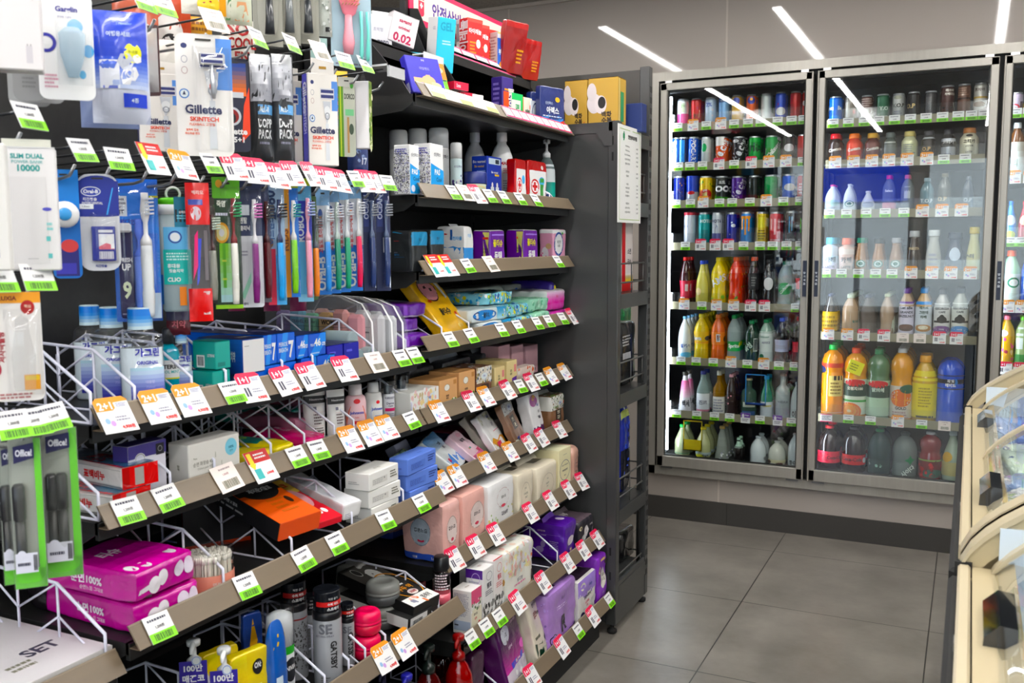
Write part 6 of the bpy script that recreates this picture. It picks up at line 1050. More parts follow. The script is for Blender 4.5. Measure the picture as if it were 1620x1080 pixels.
# upper row: razors and travel bags
gil = 'r .72 .55 1 .97 5a8ad0;e .16 .9 .055 .022 2a3468;o .16 .79 .055 .03 .15 889;o .16 .7 .055 .03 .15 a88;e .14 .51 .09 .04 3a78c0;e .14 .51 .07 .031 e4ecf4;p 1c2450 .14 .535 .11 .5 .17 .5;r .42 .72 .88 .84 d8d8dc;r .44 .79 .86 .825 28306a;r .44 .735 .86 .77 28306a;p c8ccd2 .5 .7 .76 .7 .72 .55 .62 .45 .56 .55;e .64 .6 .1 .05 e8eaec;o .64 .54 .08 .04 .3 8a9098;p d4d8dc .58 .46 .68 .46 .7 .06 .56 .06;T Gillette .47 .385 .075 1c2450 .82;T SKINTECH .48 .305 .038 e0502c .82;t FLEXBALL_고정밀 .44 .262 .026 e0603c .74;T 밀착력_좋은 .26 .215 .02 e0603c .3;T 부드러운_면도 .26 .185 .02 e0603c .34'
gb = gil.replace('.72 .55 1 .97', '.8 .6 1 .92')
def gbox(w, h):
    q = boxm(w, .035, h*.86, 'ece8e2', ';'.join('F '+a for a in gb.split(';'))+';L r 0 0 1 1 2424b4;L T Gillette .55 .74 .16 e8e8f8 .34 -90;L T SKINTECH .55 .5 .12 c8c8f0 .3 -90'); q.prism([(-w*.36, h*.855), (w*.4, h*.855), (w*.4, h*.98), (-w*.36, h)], 0, -.002, -.001, M('ece8e2')); art(q, flat((-.0008, -w/2, 0), (0, w, 0), (0, 0, h)), 'r .4 .9 .64 .925 a8823a'); return [('carton', q)]
HG('razor_box', 'white and blue razor carton hanging right of the dark travel bags', 'razor', 511, 46, 92, 262, -1.135, -38, gbox)
HG('razor_box', 'white razor carton partly hidden behind the large razor card', 'razor', 253, 64, 95, 240, -1.22, -42, gbox)
HG('razor_box', 'white razor carton behind the see-through travel bag', 'razor', 455, 44, 104, 262, -1.21, -38, gbox)
HG('razor_card', 'large white razor blister card with a blue corner, facing the aisle', 'razor', 324, 84, 54, 247, -1.12, -44, lambda w, h: [('backing_card', rcard(w, h, 'efece8', gil, r=.012)), ('razor_handle', MB().tube([(.014, w*.15, h*.47), (.018, w*.15, h*.52), (.016, w*.14, h*.62), (.014, w*.13, h*.74)], [.003, .0045, .004, .003], M('c4c8ce', 'm'), 10).lathe([(.0, h*.53), (w*.05, h*.54), (w*.06, h*.57), (w*.03, h*.61), (0, h*.62)], M('e0502c', 'p'), 14, (.016, w*.14), sx=.4)), ('razor_head', MB().box(.01, .016, -w*.08, w*.36, h*.74, h*.84, M('d8dade', 'm'), .002).box(.016, .0165, -w*.05, w*.33, h*.80, h*.825, M('28306a')).box(.016, .0165, -w*.05, w*.33, h*.755, h*.78, M('28306a'))), ('blister', blister(w, h, .3, .97, .04, .9, .026))])
for o in bpy.data.objects:
    if o.name == 'razor_head': art_ = art(MB(), flat((.0182, -.008, 0), (0, .03, 0), (0, 0, .001)), ''); break
HG('razor_card', 'black and orange razor card with white lettering', 'razor', 372, 44, 92, 240, -1.16, -40, lambda w, h: [('backing_card', rcard(w, h, '1a1e34', 'g .1 .6 .9 .95 f07018 1c3c8c;p e8501c .7 .1 1 .2 1 .7 .8 .5;r .05 .58 .8 .64 c8ccd2;e .4 .38 .3 .1 c8ccd2;e .4 .38 .22 .075 8a1c10;e .42 .36 .1 .05 1a1a1e;T Gillette .45 .22 .07 f0f0f4 .9;T 5+1 .6 .13 .06 f4f4f4 .5;r .2 .125 .35 .155 e8501c'))])
for i, (pc, ins) in enumerate(((413, .02), (446, 0))):
    HG('travel_bag', ['dark grey travel bag under clear film, left one', 'dark grey travel bag under clear film, right one'][i], 'travel bag', pc, 36, 86, 258, -1.14-ins, -40, bag('2c2e31', 'g .05 .56 .95 .98 9a9ca4 c4c6cc;p 3a3c40 0 0 1 0 1 .45 .6 .58 .3 .5 0 .56;r .3 .44 .95 .53 6aa4d8;T ALL-IN .6 .485 .05 dfeaf6 .5;T DOPP .6 .36 .085 e4e6e8 .6;T PACK .6 .26 .085 e4e6e8 .6;l .35 .16 .9 .2 1 889;r .1 .9 .9 1 c8cacc', .035, seed=3+i, amp=.008))
HG('razor_card', 'green bamboo razor card with round black lettering', 'razor', 549, 26, 122, 248, -1.15, -38, lambda w, h: [('backing_card', rcard(w, h, 'b8bcae', 'r 0 0 .3 1 5a8a2c;r .1 .0 .16 1 c8d83a;T DORCO .66 .76 .07 222a22 .6;r .4 .52 .9 .6 7ac08c;r .5 .05 .62 .5 b08a5a;e .75 .35 .14 .07 3a4a3a;r .0 .88 1 1 c8c8c0;e .8 .9 .1 .04 4a9a3c'))])
HG('carton', 'plain white carton with bamboo printed edge, last on the upper hooks', 'box', 573, 24, 128, 235, -1.13, -72, lambda w, h: [('carton', boxm(w*.9, .02, h, 'e6e4e6', 'R r 0 0 1 1 8aa050;R s 0 0 1 1 20 .006 4a7a2c,e8e8c8')), ('hang_tab', MB().prism([(-.006, h), (.006, h), (0, h+.022)], 0, -.012, -.01, M('c8c8c8', 'x')))])
HG('travel_bag', 'navy clear bag with a white number below the bamboo card', 'travel bag', 566, 32, 222, 278, -1.2, -38, bag('2c3c74', 'T 17 .75 .4 .2 d8e0f0 .3;s .1 .3 .7 .9 8 .006 6a84b8,1c2850', .03))
# near end of the upper row
HG('ear_pick_card', 'white mouth care card with blue dental curves and a clear bubble', 'card', 104, 80, -14, 158, -1.03, -42, lambda w, h: [('backing_card', rcard(w, h, 'e8e8e8', 'T Garglin .54 .83 .065 33308c .62;t 휴대용_가글린 .5 .765 .02 88a .5;o .16 .52 .18 .09 .35 2a2a90;e .16 .52 .08 .03 e8e8e8;e .9 .46 .1 .06 4a9cd0;e .78 .24 .06 .04 5aa8d4;l .1 .1 .35 .24 4 c9a;e .68 .68 .14 .07 7ab4dc', r=.01)), ('blister', blister(w, h, .34, .96, .14, .74, .03, 'z')), ('bubble_contents', MB().lathe([(.006, h*.2), (.014, h*.4), (.016, h*.6), (.008, h*.66)], M('d4e4f0', 'y'), 14, (.008, w*.12), sx=.5))])
for i in (1, 2):
    HG('ear_pick_card', ['grey translucent card just behind the mouth care card', 'grey translucent card, second behind the mouth care card'][i-1], 'card', 88-22*i, 60, 10, 158+5*i, -1.07-.02*i, -42, lambda w, h: [('backing_card', rcard(w, h, 'a4a4a4', 'l .2 .1 .6 .3 4 888', r=.01))])
HG('travel_bag', 'royal blue travel pouch with a yellow round sticker, clear below', 'travel bag', 190, 84, 18, 196, -1.05, -44, bag('c8ccda', 'r .02 .58 .98 1 1c3cb8;g .02 .3 .98 .58 b8c4e0 2a4cc0;e .74 .62 .15 .09 e8e81c;t 휴대용 .74 .63 .03 8a8a10 .2;T 여행용세트 .5 .78 .045 c8d4f4 .7;t Traveler .6 .88 .03 8aa4e8 .5;r .15 .3 .5 .55 dfe2ea;r .2 .3 .46 .325 6a78c8;r .55 .14 .95 .26 1c3cc0;t 4종 .75 .2 .04 d8e4ff .3;s .6 .3 .9 .6 6 .01 e8e8ec,c8ccd8', .035, 'f', seed=9))
HG('travel_bag', 'second clear travel pouch hanging behind the royal blue one', 'travel bag', 172, 84, 60, 203, -1.12, -44, bag('8a98c0', 'r 0 .5 1 1 1c3090', .03, seed=4))
HG('cable_box', 'white charger carton with thin grey drawings, cut by the left frame edge', 'box', 22, 76, -30, 110, -1.0, -42, lambda w, h: [('carton', boxm(w, .03, h, 'dedada', 'F r .72 .1 .74 .3 888;F r .78 .1 .8 .3 888;F r .7 .08 .82 .28 c8c4c8;F r .74 .8 .75 1 aaa;F r .86 .8 .87 1 aaa'))])
HG('phone_case', 'grey translucent case hanging behind the charger carton', 'case', 44, 44, 60, 160, -1.08, -42, lambda w, h: [('backing_card', rcard(w, h, '8c8c8c', 'l .3 .2 .8 .4 3 777', r=.01))])
HG('tool_card', 'grey clear tool blister with an orange picture, turned sideways', 'tool card', 236, 30, 40, 152, -1.17, -75, lambda w, h: [('backing_card', rcard(w, h, '4a3030', 'g .2 .5 .9 .9 7a3020 c89a3a;r .3 .6 .8 .7 8a8a88;s .2 .2 .8 .4 6 .004 c8c8c8,888', r=.004)), ('blister', blister(w, h, .05, .95, .05, .95, .02, 'y'))])
bgs = ((215, 66, -10, 92, -1.36, 'a8481c', 'e .62 .3 .34 .26 e4e0dc;e .62 .24 .2 .1 222;e .5 .36 .04 .02 222;r 0 .9 1 1 7a3414', 'orange brown sock pack with a pale round shape, deep in the upper row'), (272, 56, -20, 100, -1.38, 'b8481c', 'e .4 .35 .4 .3 e8e6e2;e .45 .28 .24 .1 1c1c1c', 'orange pack with a black shape, deep behind the second tag'), (308, 52, 26, 90, -1.37, 'e0a82c', 'r .1 .8 .2 .95 222;l .25 .3 .95 .9 4 8a5a10;r .3 .4 .9 .45 a8721c', 'mustard yellow pack deep behind the plain barcode tag'),
       (322, 66, -30, 24, -1.3, 'd8d4c8', 'e .6 .3 .26 .3 e8cc1c;r .85 0 1 1 e0a020;e .5 .35 .03 .03 a33;e .65 .38 .03 .03 a33', 'cream pack with a yellow round shape at the top edge'), (377, 48, 32, 106, -1.37, 'ddd8d0', 'T SO .5 .8 .3 a01c1c .8;T COOL .6 .5 .24 a01c1c .9;T EN .6 .22 .2 a01c1c .8;r 0 .0 .2 .5 a01c1c', 'white pack with bold dark red letters in the upper row'), (375, 44, -20, 40, -1.3, 'd8dcc8', 'p e8b088 .4 .1 .9 .1 .8 .6 .5 .6;p 5a8a5a .1 .1 .25 .1 .3 .7 .2 .7', 'pale sheet pack with a salmon shape near the top edge'), (405, 40, 96, 112, -1.36, 'd8a01c', 'r .2 .1 .8 .8 a8281c', 'yellow and red pack peeking behind the travel bags'),
       (505, 26, 60, 160, -1.38, 'c85a2c', 'r 0 .4 1 1 8aa8a4;r .5 0 .6 1 eee', 'orange and grey pack behind the comb pack'), (395, 34, 120, 238, -1.3, '3a4048', 'r .2 .7 .9 .9 c8ccd0;r .2 .6 .9 .64 2a6ab8;l .1 .1 .9 .5 5 667', 'charcoal tool pack behind the left travel bag'), (535, 30, 112, 200, -1.33, 'e0b81c', 'r .2 .0 .9 .7 26348c;l .2 .1 .8 .6 4 e84a2c', 'yellow and navy pack behind the bamboo razor card'), (300, 44, 100, 230, -1.3, '8a6a5c', 'r .5 0 1 1 5a4a44', 'brown pack in shadow behind the large razor card'), (250, 56, 62, 130, -1.33, 'd0ccc4', 'e .5 .2 .1 .08 222', 'plain cream hang tab behind the tool blister'))
for i, (pc, pw, yt, yb, X, c_, sp_, lab) in enumerate(bgs): HG('hanging_pack', lab, 'pack', pc, pw, yt, yb, X, -42, bag(c_, sp_, .015, seed=i))
# hair brushes above
def vent(w, h, c, bag_c='9a9a92'):
    q, fm = bagm(w, h, .03, bag_c, '', 'z', seed=5); b = MB()
    b.tube([(.012, 0, h*.12), (.014, 0, h*.25), (.012, 0, h*.45)], [.009, .0075, .006], M(c, 'p'), 12)
    b.lathe([(0, h*.44), (w*.16, h*.5), (w*.26, h*.62), (w*.27, h*.8), (w*.15, h*.93), (0, h*.95)], M(c, 'p'), 16, (.012, 0), sx=.35)
    for j in range(7):
        for i in range(5): b.tube([(.014, (i-2)*w*.09, h*(.56+.05*j)), (.032, (i-2)*w*.1, h*(.56+.05*j))], .0012, M('6a6a66', 'p'), 5)
    card_ = MB().box(-.012, -.010, -w*.48, w*.48, h*.03, h*.98, M('c0bfb4'))
    return [('backing_card', card_), ('hair_brush', b), ('clear_bag', q)]
for i, (pc, pw, yt, yb, c) in enumerate(((424, 46, -90, 76, '26282c'), (455, 40, -100, 74, '5a5e60'), (485, 40, -80, 72, '2c3034'))):
    HG('hair_brush_pack', ['black vent hair brush in a clear bag, left one', 'grey paddle hair brush in a clear bag, middle one', 'black round handled hair brush in a clear bag, right one'][i], 'hair brush', pc, pw, yt, yb, -1.16, -42, lambda w, h: vent(w, h, c))
HG('comb_pack', 'clear silver crinkled comb pack above the upper hooks', 'comb', 513, 22, -60, 58, -1.16, -42, bag('b4bab4', 's .1 .05 .9 .95 40 .003 dfe4e0,8a928c;r .5 .06 .8 .12 222', .02, amp=.006))
def pinkb(w, h):
    b = MB(); b.tube([(.014, -w*.12, h*.1), (.017, -w*.12, h*.2), (.014, -w*.11, h*.34), (.012, -w*.1, h*.45)], [.009, .0125, .008, .007], M('f0a0ac', 'p'), 14); b.lathe([(0, h*.42), (w*.16, h*.47), (w*.25, h*.58), (w*.25, h*.8), (w*.1, h*.95), (0, h*.96)], M('e88898', 'p'), 18, (.012, -w*.08), sx=.35)
    for j in range(9):
        for i in range(6): b.tube([(.016, -w*.08+(i-2.5)*w*.07, h*(.54+.035*j)), (.034, -w*.08+(i-2.5)*w*.078, h*(.54+.035*j))], .0009, M('d8b878', 'p'), 4)
    t = MB()
    for yy in (.22, .38): t.tube([(.006, w*yy, h*.06), (.009, w*yy, h*.12), (.007, w*(yy+.02), h*.3), (.008, w*yy, h*.5)], [.003, .0042, .003, .0035], M('7ad0c4', 'p'), 9)
    return [('backing_card', rcard(w, h, 'a4bcc8', 'r .8 .7 1 1 e8d83a;l .1 .01 .9 .04 1 778', hole=False)), ('pink_brush', b), ('teal_razors', t)]
HG('hair_brush_pack', 'pink hair brush and teal face razors on a pale blue card', 'hair brush', 555, 62, -70, 106, -1.13, -40, pinkb)
# near bay, left edge
HG('power_bank_box', 'white power bank carton with teal lettering', 'power bank', 49, 76, 232, 428, -1.03, -42, lambda w, h: [('carton', boxm(w, .03, h, 'e4e2e2', 'F T SLIM_DUAL .48 .925 .04 2a9a98 .62;F t POWER_BANK .48 .88 .026 6ab0b0 .62;F T 10000 .5 .83 .055 1c9490 .6;F r .12 .06 .8 .76 dcdada;F r .115 .06 .12 .76 c4c2c2;F r .8 .06 .805 .76 c4c2c2;F e .8 .5 .09 .015 4a4ab0;F l .78 .32 .92 .4 2 8cc;F r .76 .24 .84 .28 6ababa;F r .78 .1 .86 .14 6ababa;F r .4 .095 .6 .1 aaa;F r 0 .99 1 1 ccc')), ('hang_tab', MB().box(-.016, -.014, -w*.5, w*.42, h, h*1.07, M('d8d8cc')))])
HG('power_bank_box', 'white carton beside the power bank, cut by the left frame edge', 'box', 0, 22, 226, 428, -1.0, -42, lambda w, h: [('carton', boxm(w, .03, h, 'dedcd8', 'F r .1 .1 .3 .8 3a4ab0'))])
HG('clipper_card', 'white and orange care card with a clear capped bottle under a blister', 'card', 28, 72, 462, 634, -1.03, -42, lambda w, h: [('backing_card', rcard(w, h, 'e4e0dc', 'r 0 .9 1 1 eda01c;T LUXIA .35 .945 .04 7a1c10 .4;e .74 .86 .14 .065 a81c20;t 핵심 .74 .87 .03 f8d8c0 .18;T 저자극필링 .18 .5 .06 a02c34 0 90;r .6 .1 .92 .24 eea41c;r .62 .19 .9 .23 f4c83a;l .1 .02 .9 .08 2 a66;e .08 .3 .08 .06 a8203c', hole=False)), ('bottle_shell', MB().lathe([(w*.2, h*.1), (w*.22, h*.14), (w*.24, h*.42), (w*.14, h*.66), (w*.13, h*.76), (0, h*.8)], M('dadada', 'z'), 18, (.008, w*.12), sx=.5)), ('blister', blister(w, h, .25, .98, .05, .85, .02))])
def pens(n):
    def f(w, h):
        q, fm = bagm(w, h, .02, '', '', 'x', seed=n) if False else bagm(w, h, .02, 'c8ccc4', '', 'z', seed=n)
        out = [('backing_card', MB().box(-.006, -.004, -w*.47, w*.47, 0, h*.99, M('a8aca4')).box(-.0035, -.002, w*.27, w*.47, 0, h*.99, M('7ae01c')).box(-.0035, -.002, -w*.47, w*.47, 0, h*.13, M('7ae01c'))),
               ('header', art(MB().prism([(-w*.3, h*.84), (w*.3, h*.87), (w*.3, h*.97), (-w*.3, h*.95)], 0, .006, .007, M('1c1c4c')), flat((.0072, -w*.3, h*.84), (0, w*.6, 0), (0, h*.0, h*.13)), 'T Office! .5 .52 .36 e4e4ee .8'))]
        for j in range(n):
            yy = w*(-.22+.26*j); b = MB().lathe([(.0055, h*.14), (.0062, h*.16), (.0062, h*.46)], M('1c1c1e', 'p'), 12, (.002, yy)).lathe([(.0062, h*.46), (.0074, h*.47), (.0074, h*.68), (.005, h*.7), (0, h*.7)], M('2c2c2e', 'p'), 12, (.002, yy))
            art(b, FM(cylmap(lambda z: .0064, h, PI).fn, .02, h), ''); out.append(('marker_pen', b))
        out += [('barcode_label', art(MB().box(.0085, .009, -w*.4, w*.25, h*.12, h*.25, M('dcdce8')), flat((.0092, -w*.4, h*.12), (0, w*.65, 0), (0, 0, h*.13)), 'l .1 .3 .7 .6 1 445;e .3 .95 .2 .2 dcdce8;b .8 .1 .98 .9')), ('clear_bag', q)]
        return out
    return f
HG('marker_pack', 'clear lime edged pack with one fat black marker, left one', 'marker pens', 44, 50, 692, 930, -1.045, -42, pens(1))
HG('marker_pack', 'clear lime edged pack with two slim black pens, right one', 'marker pens', 97, 58, 676, 912, -1.055, -42, pens(2))
HG('marker_pack', 'lime edged marker pack hanging behind the left one', 'marker pens', 22, 40, 698, 924, -1.08, -42, pens(1)); HG('marker_pack', 'lime edged pen pack hanging behind the right one', 'marker pens', 82, 44, 690, 912, -1.09, -42, pens(1))
# ================================================================ top shelf of the far bay
X1_, Z1_ = SH['B1']
t = thing('display_riser', 'black two level riser with slanted side walls on the top shelf, left one', 'display stand', (-1.16, 2.0, Z1_+.0066)); AC = M('#1d1d1e', 'p')
def riser(t, l, h1, xo):
    MB().box(-.30, -.10, -l, l, h1-.004, h1, AC).box(-.104, -.10, -l, l, h1-.03, h1+.002, AC).build('upper_tray', t); MB().box(-.30, -.296, -l, l, 0, h1+.08, AC).build('back_wall', t)
    for yy in (-l, l-.003): MB().prism([(-.30, 0), (.0, 0), (-.02, .03), (-.12, h1+.01), (-.16, h1+.10), (-.30, h1+.12)], 1, yy, yy+.003, AC).build('side_wall', t)
riser(t, .14, .13, 0)
t = thing('display_riser', 'black two level riser holding red and blue medicine cartons, right one', 'display stand', (-1.16, 2.445, Z1_+.0066)); riser(t, .285, .17, 0)
t2 = MB().box(-.002, 0, -.2, .2, 0, .034, M('e8e4e4')); 
for i in range(5): art(t2, flat((.0002, -.2+.08*i, 0), (0, .08, 0), (0, 0, .034)), 'r 0 0 1 1 d4386a;r .07 .15 .93 .85 f0ecec;l .2 .35 .8 .65 2 889')
one(t2, 'price_rail', 'pink framed price rail on the upper level of the right riser', 'price rail', (-1.16-.098, 2.42, Z1_+.168), (0, R(-30), 0))
t2 = MB().box(-.002, 0, -.225, .225, 0, .036, M('e8e4e4'))
for i in range(9): art(t2, flat((.0002, -.225+.05*i, 0), (0, .05, 0), (0, 0, .036)), 'r 0 0 1 1 d4386a;r .07 .15 .93 .85 f0ecec;l .2 .35 .8 .65 2 889')
one(t2, 'price_rail', 'pink framed price rail along the right half of the top shelf strip', 'price rail', (X1_+.001, 2.50, Z1_+.004), (0, R(-34.5), 0))
t2 = MB().box(-.002, 0, -.17, .17, 0, .036, M('ece8e0'))
for i, c_ in enumerate(('c8e88a', 'e8e4d8', 'b8e07a', 'e8e4d8', 'b8e07a')): art(t2, flat((.0002, -.17+.068*i, 0), (0, .068, 0), (0, 0, .036)), 'r .04 0 .96 .4 %s;l .15 .5 .8 .8 1 aaa' % c_)
one(t2, 'price_rail', 'pale price rail with green tags on the left half of the top shelf strip', 'price rail', (X1_+.001, 2.06, Z1_+.004), (0, R(-34.5), 0))
SH['T1'] = (-1.16-.075, Z1_+.0065+.125); SH['T2'] = (-1.16-.075, Z1_+.0065+.163)
def TB(key, lab, pc, w, d, h, col, spec, rz=-10, ins=0, dz=0, roll=0, pitch=0, name='medicine_box', cat='box'):
    X, Z = SH[key]; x = X-.03-ins; y = yat(pc, x, Z+.03); mb = boxm(w, d, h, col, spec); return one(mb, name, lab, cat, (x, y, Z+.0065+dz), (R(roll), R(pitch), R(rz)))
TB('T1', 'white zero carton on the left riser, front one', 602, .062, .03, .075, 'd8d8dc', 'F T zero .6 .15 .16 667 .5;F t 초박형 .4 .55 .12 99a .6;F r .0 .7 1 1 e0e4e4', -30, .03)
TB('T1', 'white carton with mint print peeking above the zero carton', 606, .055, .03, .10, 'e0e6e6', 'F r .1 .75 .9 .78 8ac4bc;F t mini .5 .85 .08 7ab .4', -30, .065)
TB('T1', 'leaning grey white carton with crimson 0.02 lettering', 634, .07, .035, .072, 'd8d4d6', 'F T 0.02 .5 .2 .3 b02850 .8;F T original .5 .52 .14 b02850 .75;F T sagami .5 .75 .16 b02850 .75;T r 0 0 1 1 e4e0e2', -34, .0, .012, -14)
TB('T1', 'white carton behind the crimson lettered one', 620, .06, .03, .08, 'c8c8ca', '', -30, .07)
TB('T1', 'tall white and turquoise gel carton standing at the front', 702, .056, .045, .135, '4cc4dc', 'F T GEL .5 .84 .16 3aa0c0 .7;F l .3 .5 .8 .6 2 c8f0f4;L r 0 0 1 1 e0dede;L t GEL .7 .8 .06 99a .3', -26, -.02, -.03, 0, 8)
TB('T1', 'turquoise and white flat carton lying behind the gel carton', 668, .08, .05, .02, '5ac4e0', 'F r 0 0 1 .5 e8ecee', -30, .03)
t = thing('label_holder', 'white open label holder sticking out of the left riser', 'label holder', (-1.225, yat(668, -1.225, 1.70), Z1_+.118)); MB().box(0, .03, -.045, .045, 0, .003, M('e0deda', 'p')).box(.03, .034, -.045, .045, -.012, .006, M('e4e2de', 'p')).build('holder', t)
one(card('g', MB(), .032, .03), 'price_card', 'small white tag hanging under the white label holder', 'price card', (-1.235, yat(652, -1.235, 1.67), Z1_+.085), (0, 0, R(-40)))
BXt = lambda *a, **k: BX(*a, **k)
BX('B1', 'plaster_box', 'violet plaster carton with peach plasters, leaning at the left end', 'box', 664, 698, 102, .022, '3a34b0', 'F r .12 .3 .5 .42 f0b48c;F e .55 .36 .2 .14 f0b48c;F e .7 .25 .2 .09 f4c4a0;F r .5 .2 .62 .52 f0b48c;F T 대일밴드 .5 .68 .08 8a88e0 .6;F t 중형 .5 .9 .05 c8c8f0 .3;F T 21 .85 .08 .07 c8c8f0 .2;L r .2 .05 .7 .3 c8c8e8', rz=-24, lean=22, h=.098)
BX('B1', 'ointment_box', 'green and orange slim carton leaning beside the plasters', 'box', 700, 712, 104, .02, '7ad84c', 'F r 0 .55 1 1 f08a2c;F T 후시딘 .5 .25 .1 e8f8e0 0 90;F r .1 .5 .9 .54 334;F e .5 .8 .3 .08 f4c8a0;L r 0 0 1 1 2aa04c', rz=-24, lean=22, h=.095)
for i, (p0, p1, dz) in enumerate(((742, 768, 0), (734, 760, .0195), (722, 738, .039))):
    BX('B1', 'gel_box', ['flat crimson and white carton, bottom of the stack of three', 'flat crimson and white carton, middle of the stack of three', 'flat crimson carton, top of the stack of three'][i], 'box', p0, p1, 140, .07, 'e8e4ea', 'F r 0 0 %s 1 d81c4c;F T Durex .3 .5 .5 f4d0da .3;L r 0 0 1 1 d81c4c;L r .2 .4 .6 .6 f08aa4;T r 0 0 .6 1 d81c4c' % ('.3', '.5', '1')[i], dz=dz, h=.019, rz=-14)
for i, (pc, ps) in enumerate(((748, 0), (760, 1), (776, 2))):
    TB('T2', ['red tall fever carton with white lettering, left one of three', 'red tall fever carton, middle one of three', 'red tall fever carton, right one of three'][i], pc+4, (.06, .055, .045)[i], .045, (.122, .118, .118)[i], 'c81c18', 'F T 타이레놀 .5 .72 .12 f4e8e8 .8;F e .7 .45 .14 .1 f4e8e8;F l .15 .2 .6 .5 4 e8a03a;F r 0 .92 1 1 e05048;L r 0 0 .3 1 e4e0dc;L b .04 .5 .26 .9 556;L T 타이레놀 .65 .5 .3 f4e8e8 .9 90', -18, .02+.005*i)
for i, pc in enumerate((795, 809, 825)):
    TB('T2', ['blue syrup carton with an orange fruit, left one of three', 'blue syrup carton with an orange fruit, middle one of three', 'blue syrup carton with an orange fruit, right one of three'][i], pc, .042, .04, .108, '2a5cb8', 'F r 0 .84 1 1 e8ecf0;F r 0 .95 1 1 e8dc9c;F T 부루펜 .5 .48 .16 eef4fc .8;F t 시럽 .6 .3 .1 c8dcf4 .5;F e .4 .12 .26 .12 f08a2c;F e .4 .12 .14 .06 f4b45a;L r 0 0 1 1 e0dcd8;L l .2 .1 .9 .9 10 a88', -16, .0)
for i, (pc, c_) in enumerate(((812, '8e1410'), (838, '9c1812'))):
    SF('B1', 'foil_pouch', ['dark red foil pouch on the upper riser, left one', 'dark red foil pouch on the upper riser, right one'][i], 'pouch', pc-14, pc+9, 100, .02, c_, 'F r .0 .88 1 1 b02820;F l .6 .2 .9 .5 4 e0a03a', inset=.105, dz=.168, h=.150-.03*i, n=12, amp=.002, rz=-16, lean=-10)
BX('B1', 'medicine_box', 'purple and orange tall carton under the red cartons', 'box', 797, 810, 120, .04, '3a2a7a', 'F r .1 .05 .6 .7 e05a2c;F T 베아제 .8 .5 .2 f4e4dc 0 90;F r .2 .72 .8 .76 e8a03a;L l .2 .1 .8 .9 8 8a7ac8', inset=.06, rz=-10)
BX('B1', 'medicine_box', 'small yellow carton in the shade of the riser', 'box', 776, 792, 150, .03, 'c8a01c', 'F T 파스 .5 .4 .5 2a2010 .6', inset=.09, h=.028)
BX('B1', 'medicine_box', 'white carton with bright green side under the riser', 'box', 812, 825, 146, .04, 'e4e8e0', 'F T 판시딜 .5 .4 .2 4aa06a 0 90;F r .8 .0 1 1 2ac06a;F r 0 .8 1 1 2ac06a', inset=.05, rz=-10)
BX('B1', 'medicine_box', 'white carton with orange edge under the riser', 'box', 827, 840, 152, .04, 'e8e4d4', 'F r 0 0 .2 1 e8702c;F T 판콜 .55 .4 .24 5a6a5a 0 90;F e .85 .7 .1 .1 e0502c', inset=.05, rz=-10)
BX('B1', 'medicine_box', 'low white carton with a navy ring under the riser', 'box', 842, 853, 158, .04, 'dfe4ec', 'F o .5 .5 .4 .44 .12 24346c;F r .3 .3 .7 .45 24346c', inset=.04, rz=-10)
for i, (p0, p1, ins) in enumerate(((846, 866, .05), (862, 886, .0))):
    SF('B1', 'patch_pouch', ['navy and red patch pouch, rear one', 'navy and red patch pouch with white brush lettering, front one'][i], 'pouch', p0, p1, (110, 112)[i], .02, '22306c', 'F r 0 0 1 .24 d4402c;F e .5 .28 .44 .09 3a8ad0;F e .5 .33 .46 .08 22306c;F T 아렉스 .5 .46 .16 e8ecf4 .9;F t 신신파스 .35 .62 .07 c8d4ec .6;F e .7 .72 .1 .06 e8b83a;F l .1 .3 .9 .34 1 dfe4ee;F g .7 0 1 .2 e8dcd8 d4402c', inset=ins, h=(.118, .128)[i], n=10, amp=.001, rz=-16)
# sign on the spine
t = thing('header_sign', 'pink bordered cream sign with a capsule pictogram and purple lettering', 'sign', (-1.345, 2.455, 1.829))
sp_ = MB().box(-.004, 0, -.295, .295, 0, .105, M('e22a5c')); fm = flat((.0, -.295, 0), (0, .59, 0), (0, 0, .105))
art(sp_, fm, 'r .035 .14 .97 .88 efe4d0;T 안전상비의약품 .44 .48 .42 4a2a86 .52;r .075 .32 .125 .68 d8284c;e .1 .32 .025 .1 d8284c;e .1 .68 .025 .1 d8284c;r .077 .60 .123 .63 efe4d0;r .095 .42 .105 .56 fff;r .088 .465 .112 .515 fff;T 24시간 .85 .48 .24 4a2a86 .18'); sp_.build('sign_panel', t)
for a_, b_ in ((-.31, -.295), (.28, .295)): MB().box(-.02, -.0045, a_, b_, -.08, .11, M('#2a2a2b', 'p')).build('sign_bracket', t)
# goods on and in the end rack
for i, (pa, pb_) in enumerate(((893, 929), (930, 978))):
    y = 2.80; x0, x1 = xat(pa, y, 1.64), xat(pb_, y, 1.64); w = x1-x0-.002; h = zat((129, 125)[i], x0, y)-1.619
    mb = boxm(w, .075, h, 'bf9c50', 'F e .2 .45 .24 .22 ded6d6;F e .42 .42 .2 .2 e4dcdc;F e .12 .7 .16 .2 d8d0d0;F e .46 .46 .13 .13 0f0d0c;F T 백화 .62 .2 .13 1c1410 .34;F T 수복 .62 .07 .13 1c1410 .34;F r .86 .04 .9 .06 c03020;R r .3 .05 .7 .7 3a8a5c;R r .1 .02 .2 .98 e4d49c;T r 0 0 1 1 b08c48')
    one(mb, 'gift_carton', ['gold rice wine carton with a white blossom, left one on the end rack', 'gold rice wine carton with a white blossom, right one on the end rack'][i], 'box', ((x0+x1)/2, y, 1.619), (0, 0, R(-90)))
one(boxm(.06, .05, .09, '22346c', ''), 'carton', 'small navy carton beside the gold cartons', 'box', (-1.0+.01, 2.92, 1.602), (0, 0, R(-90)))
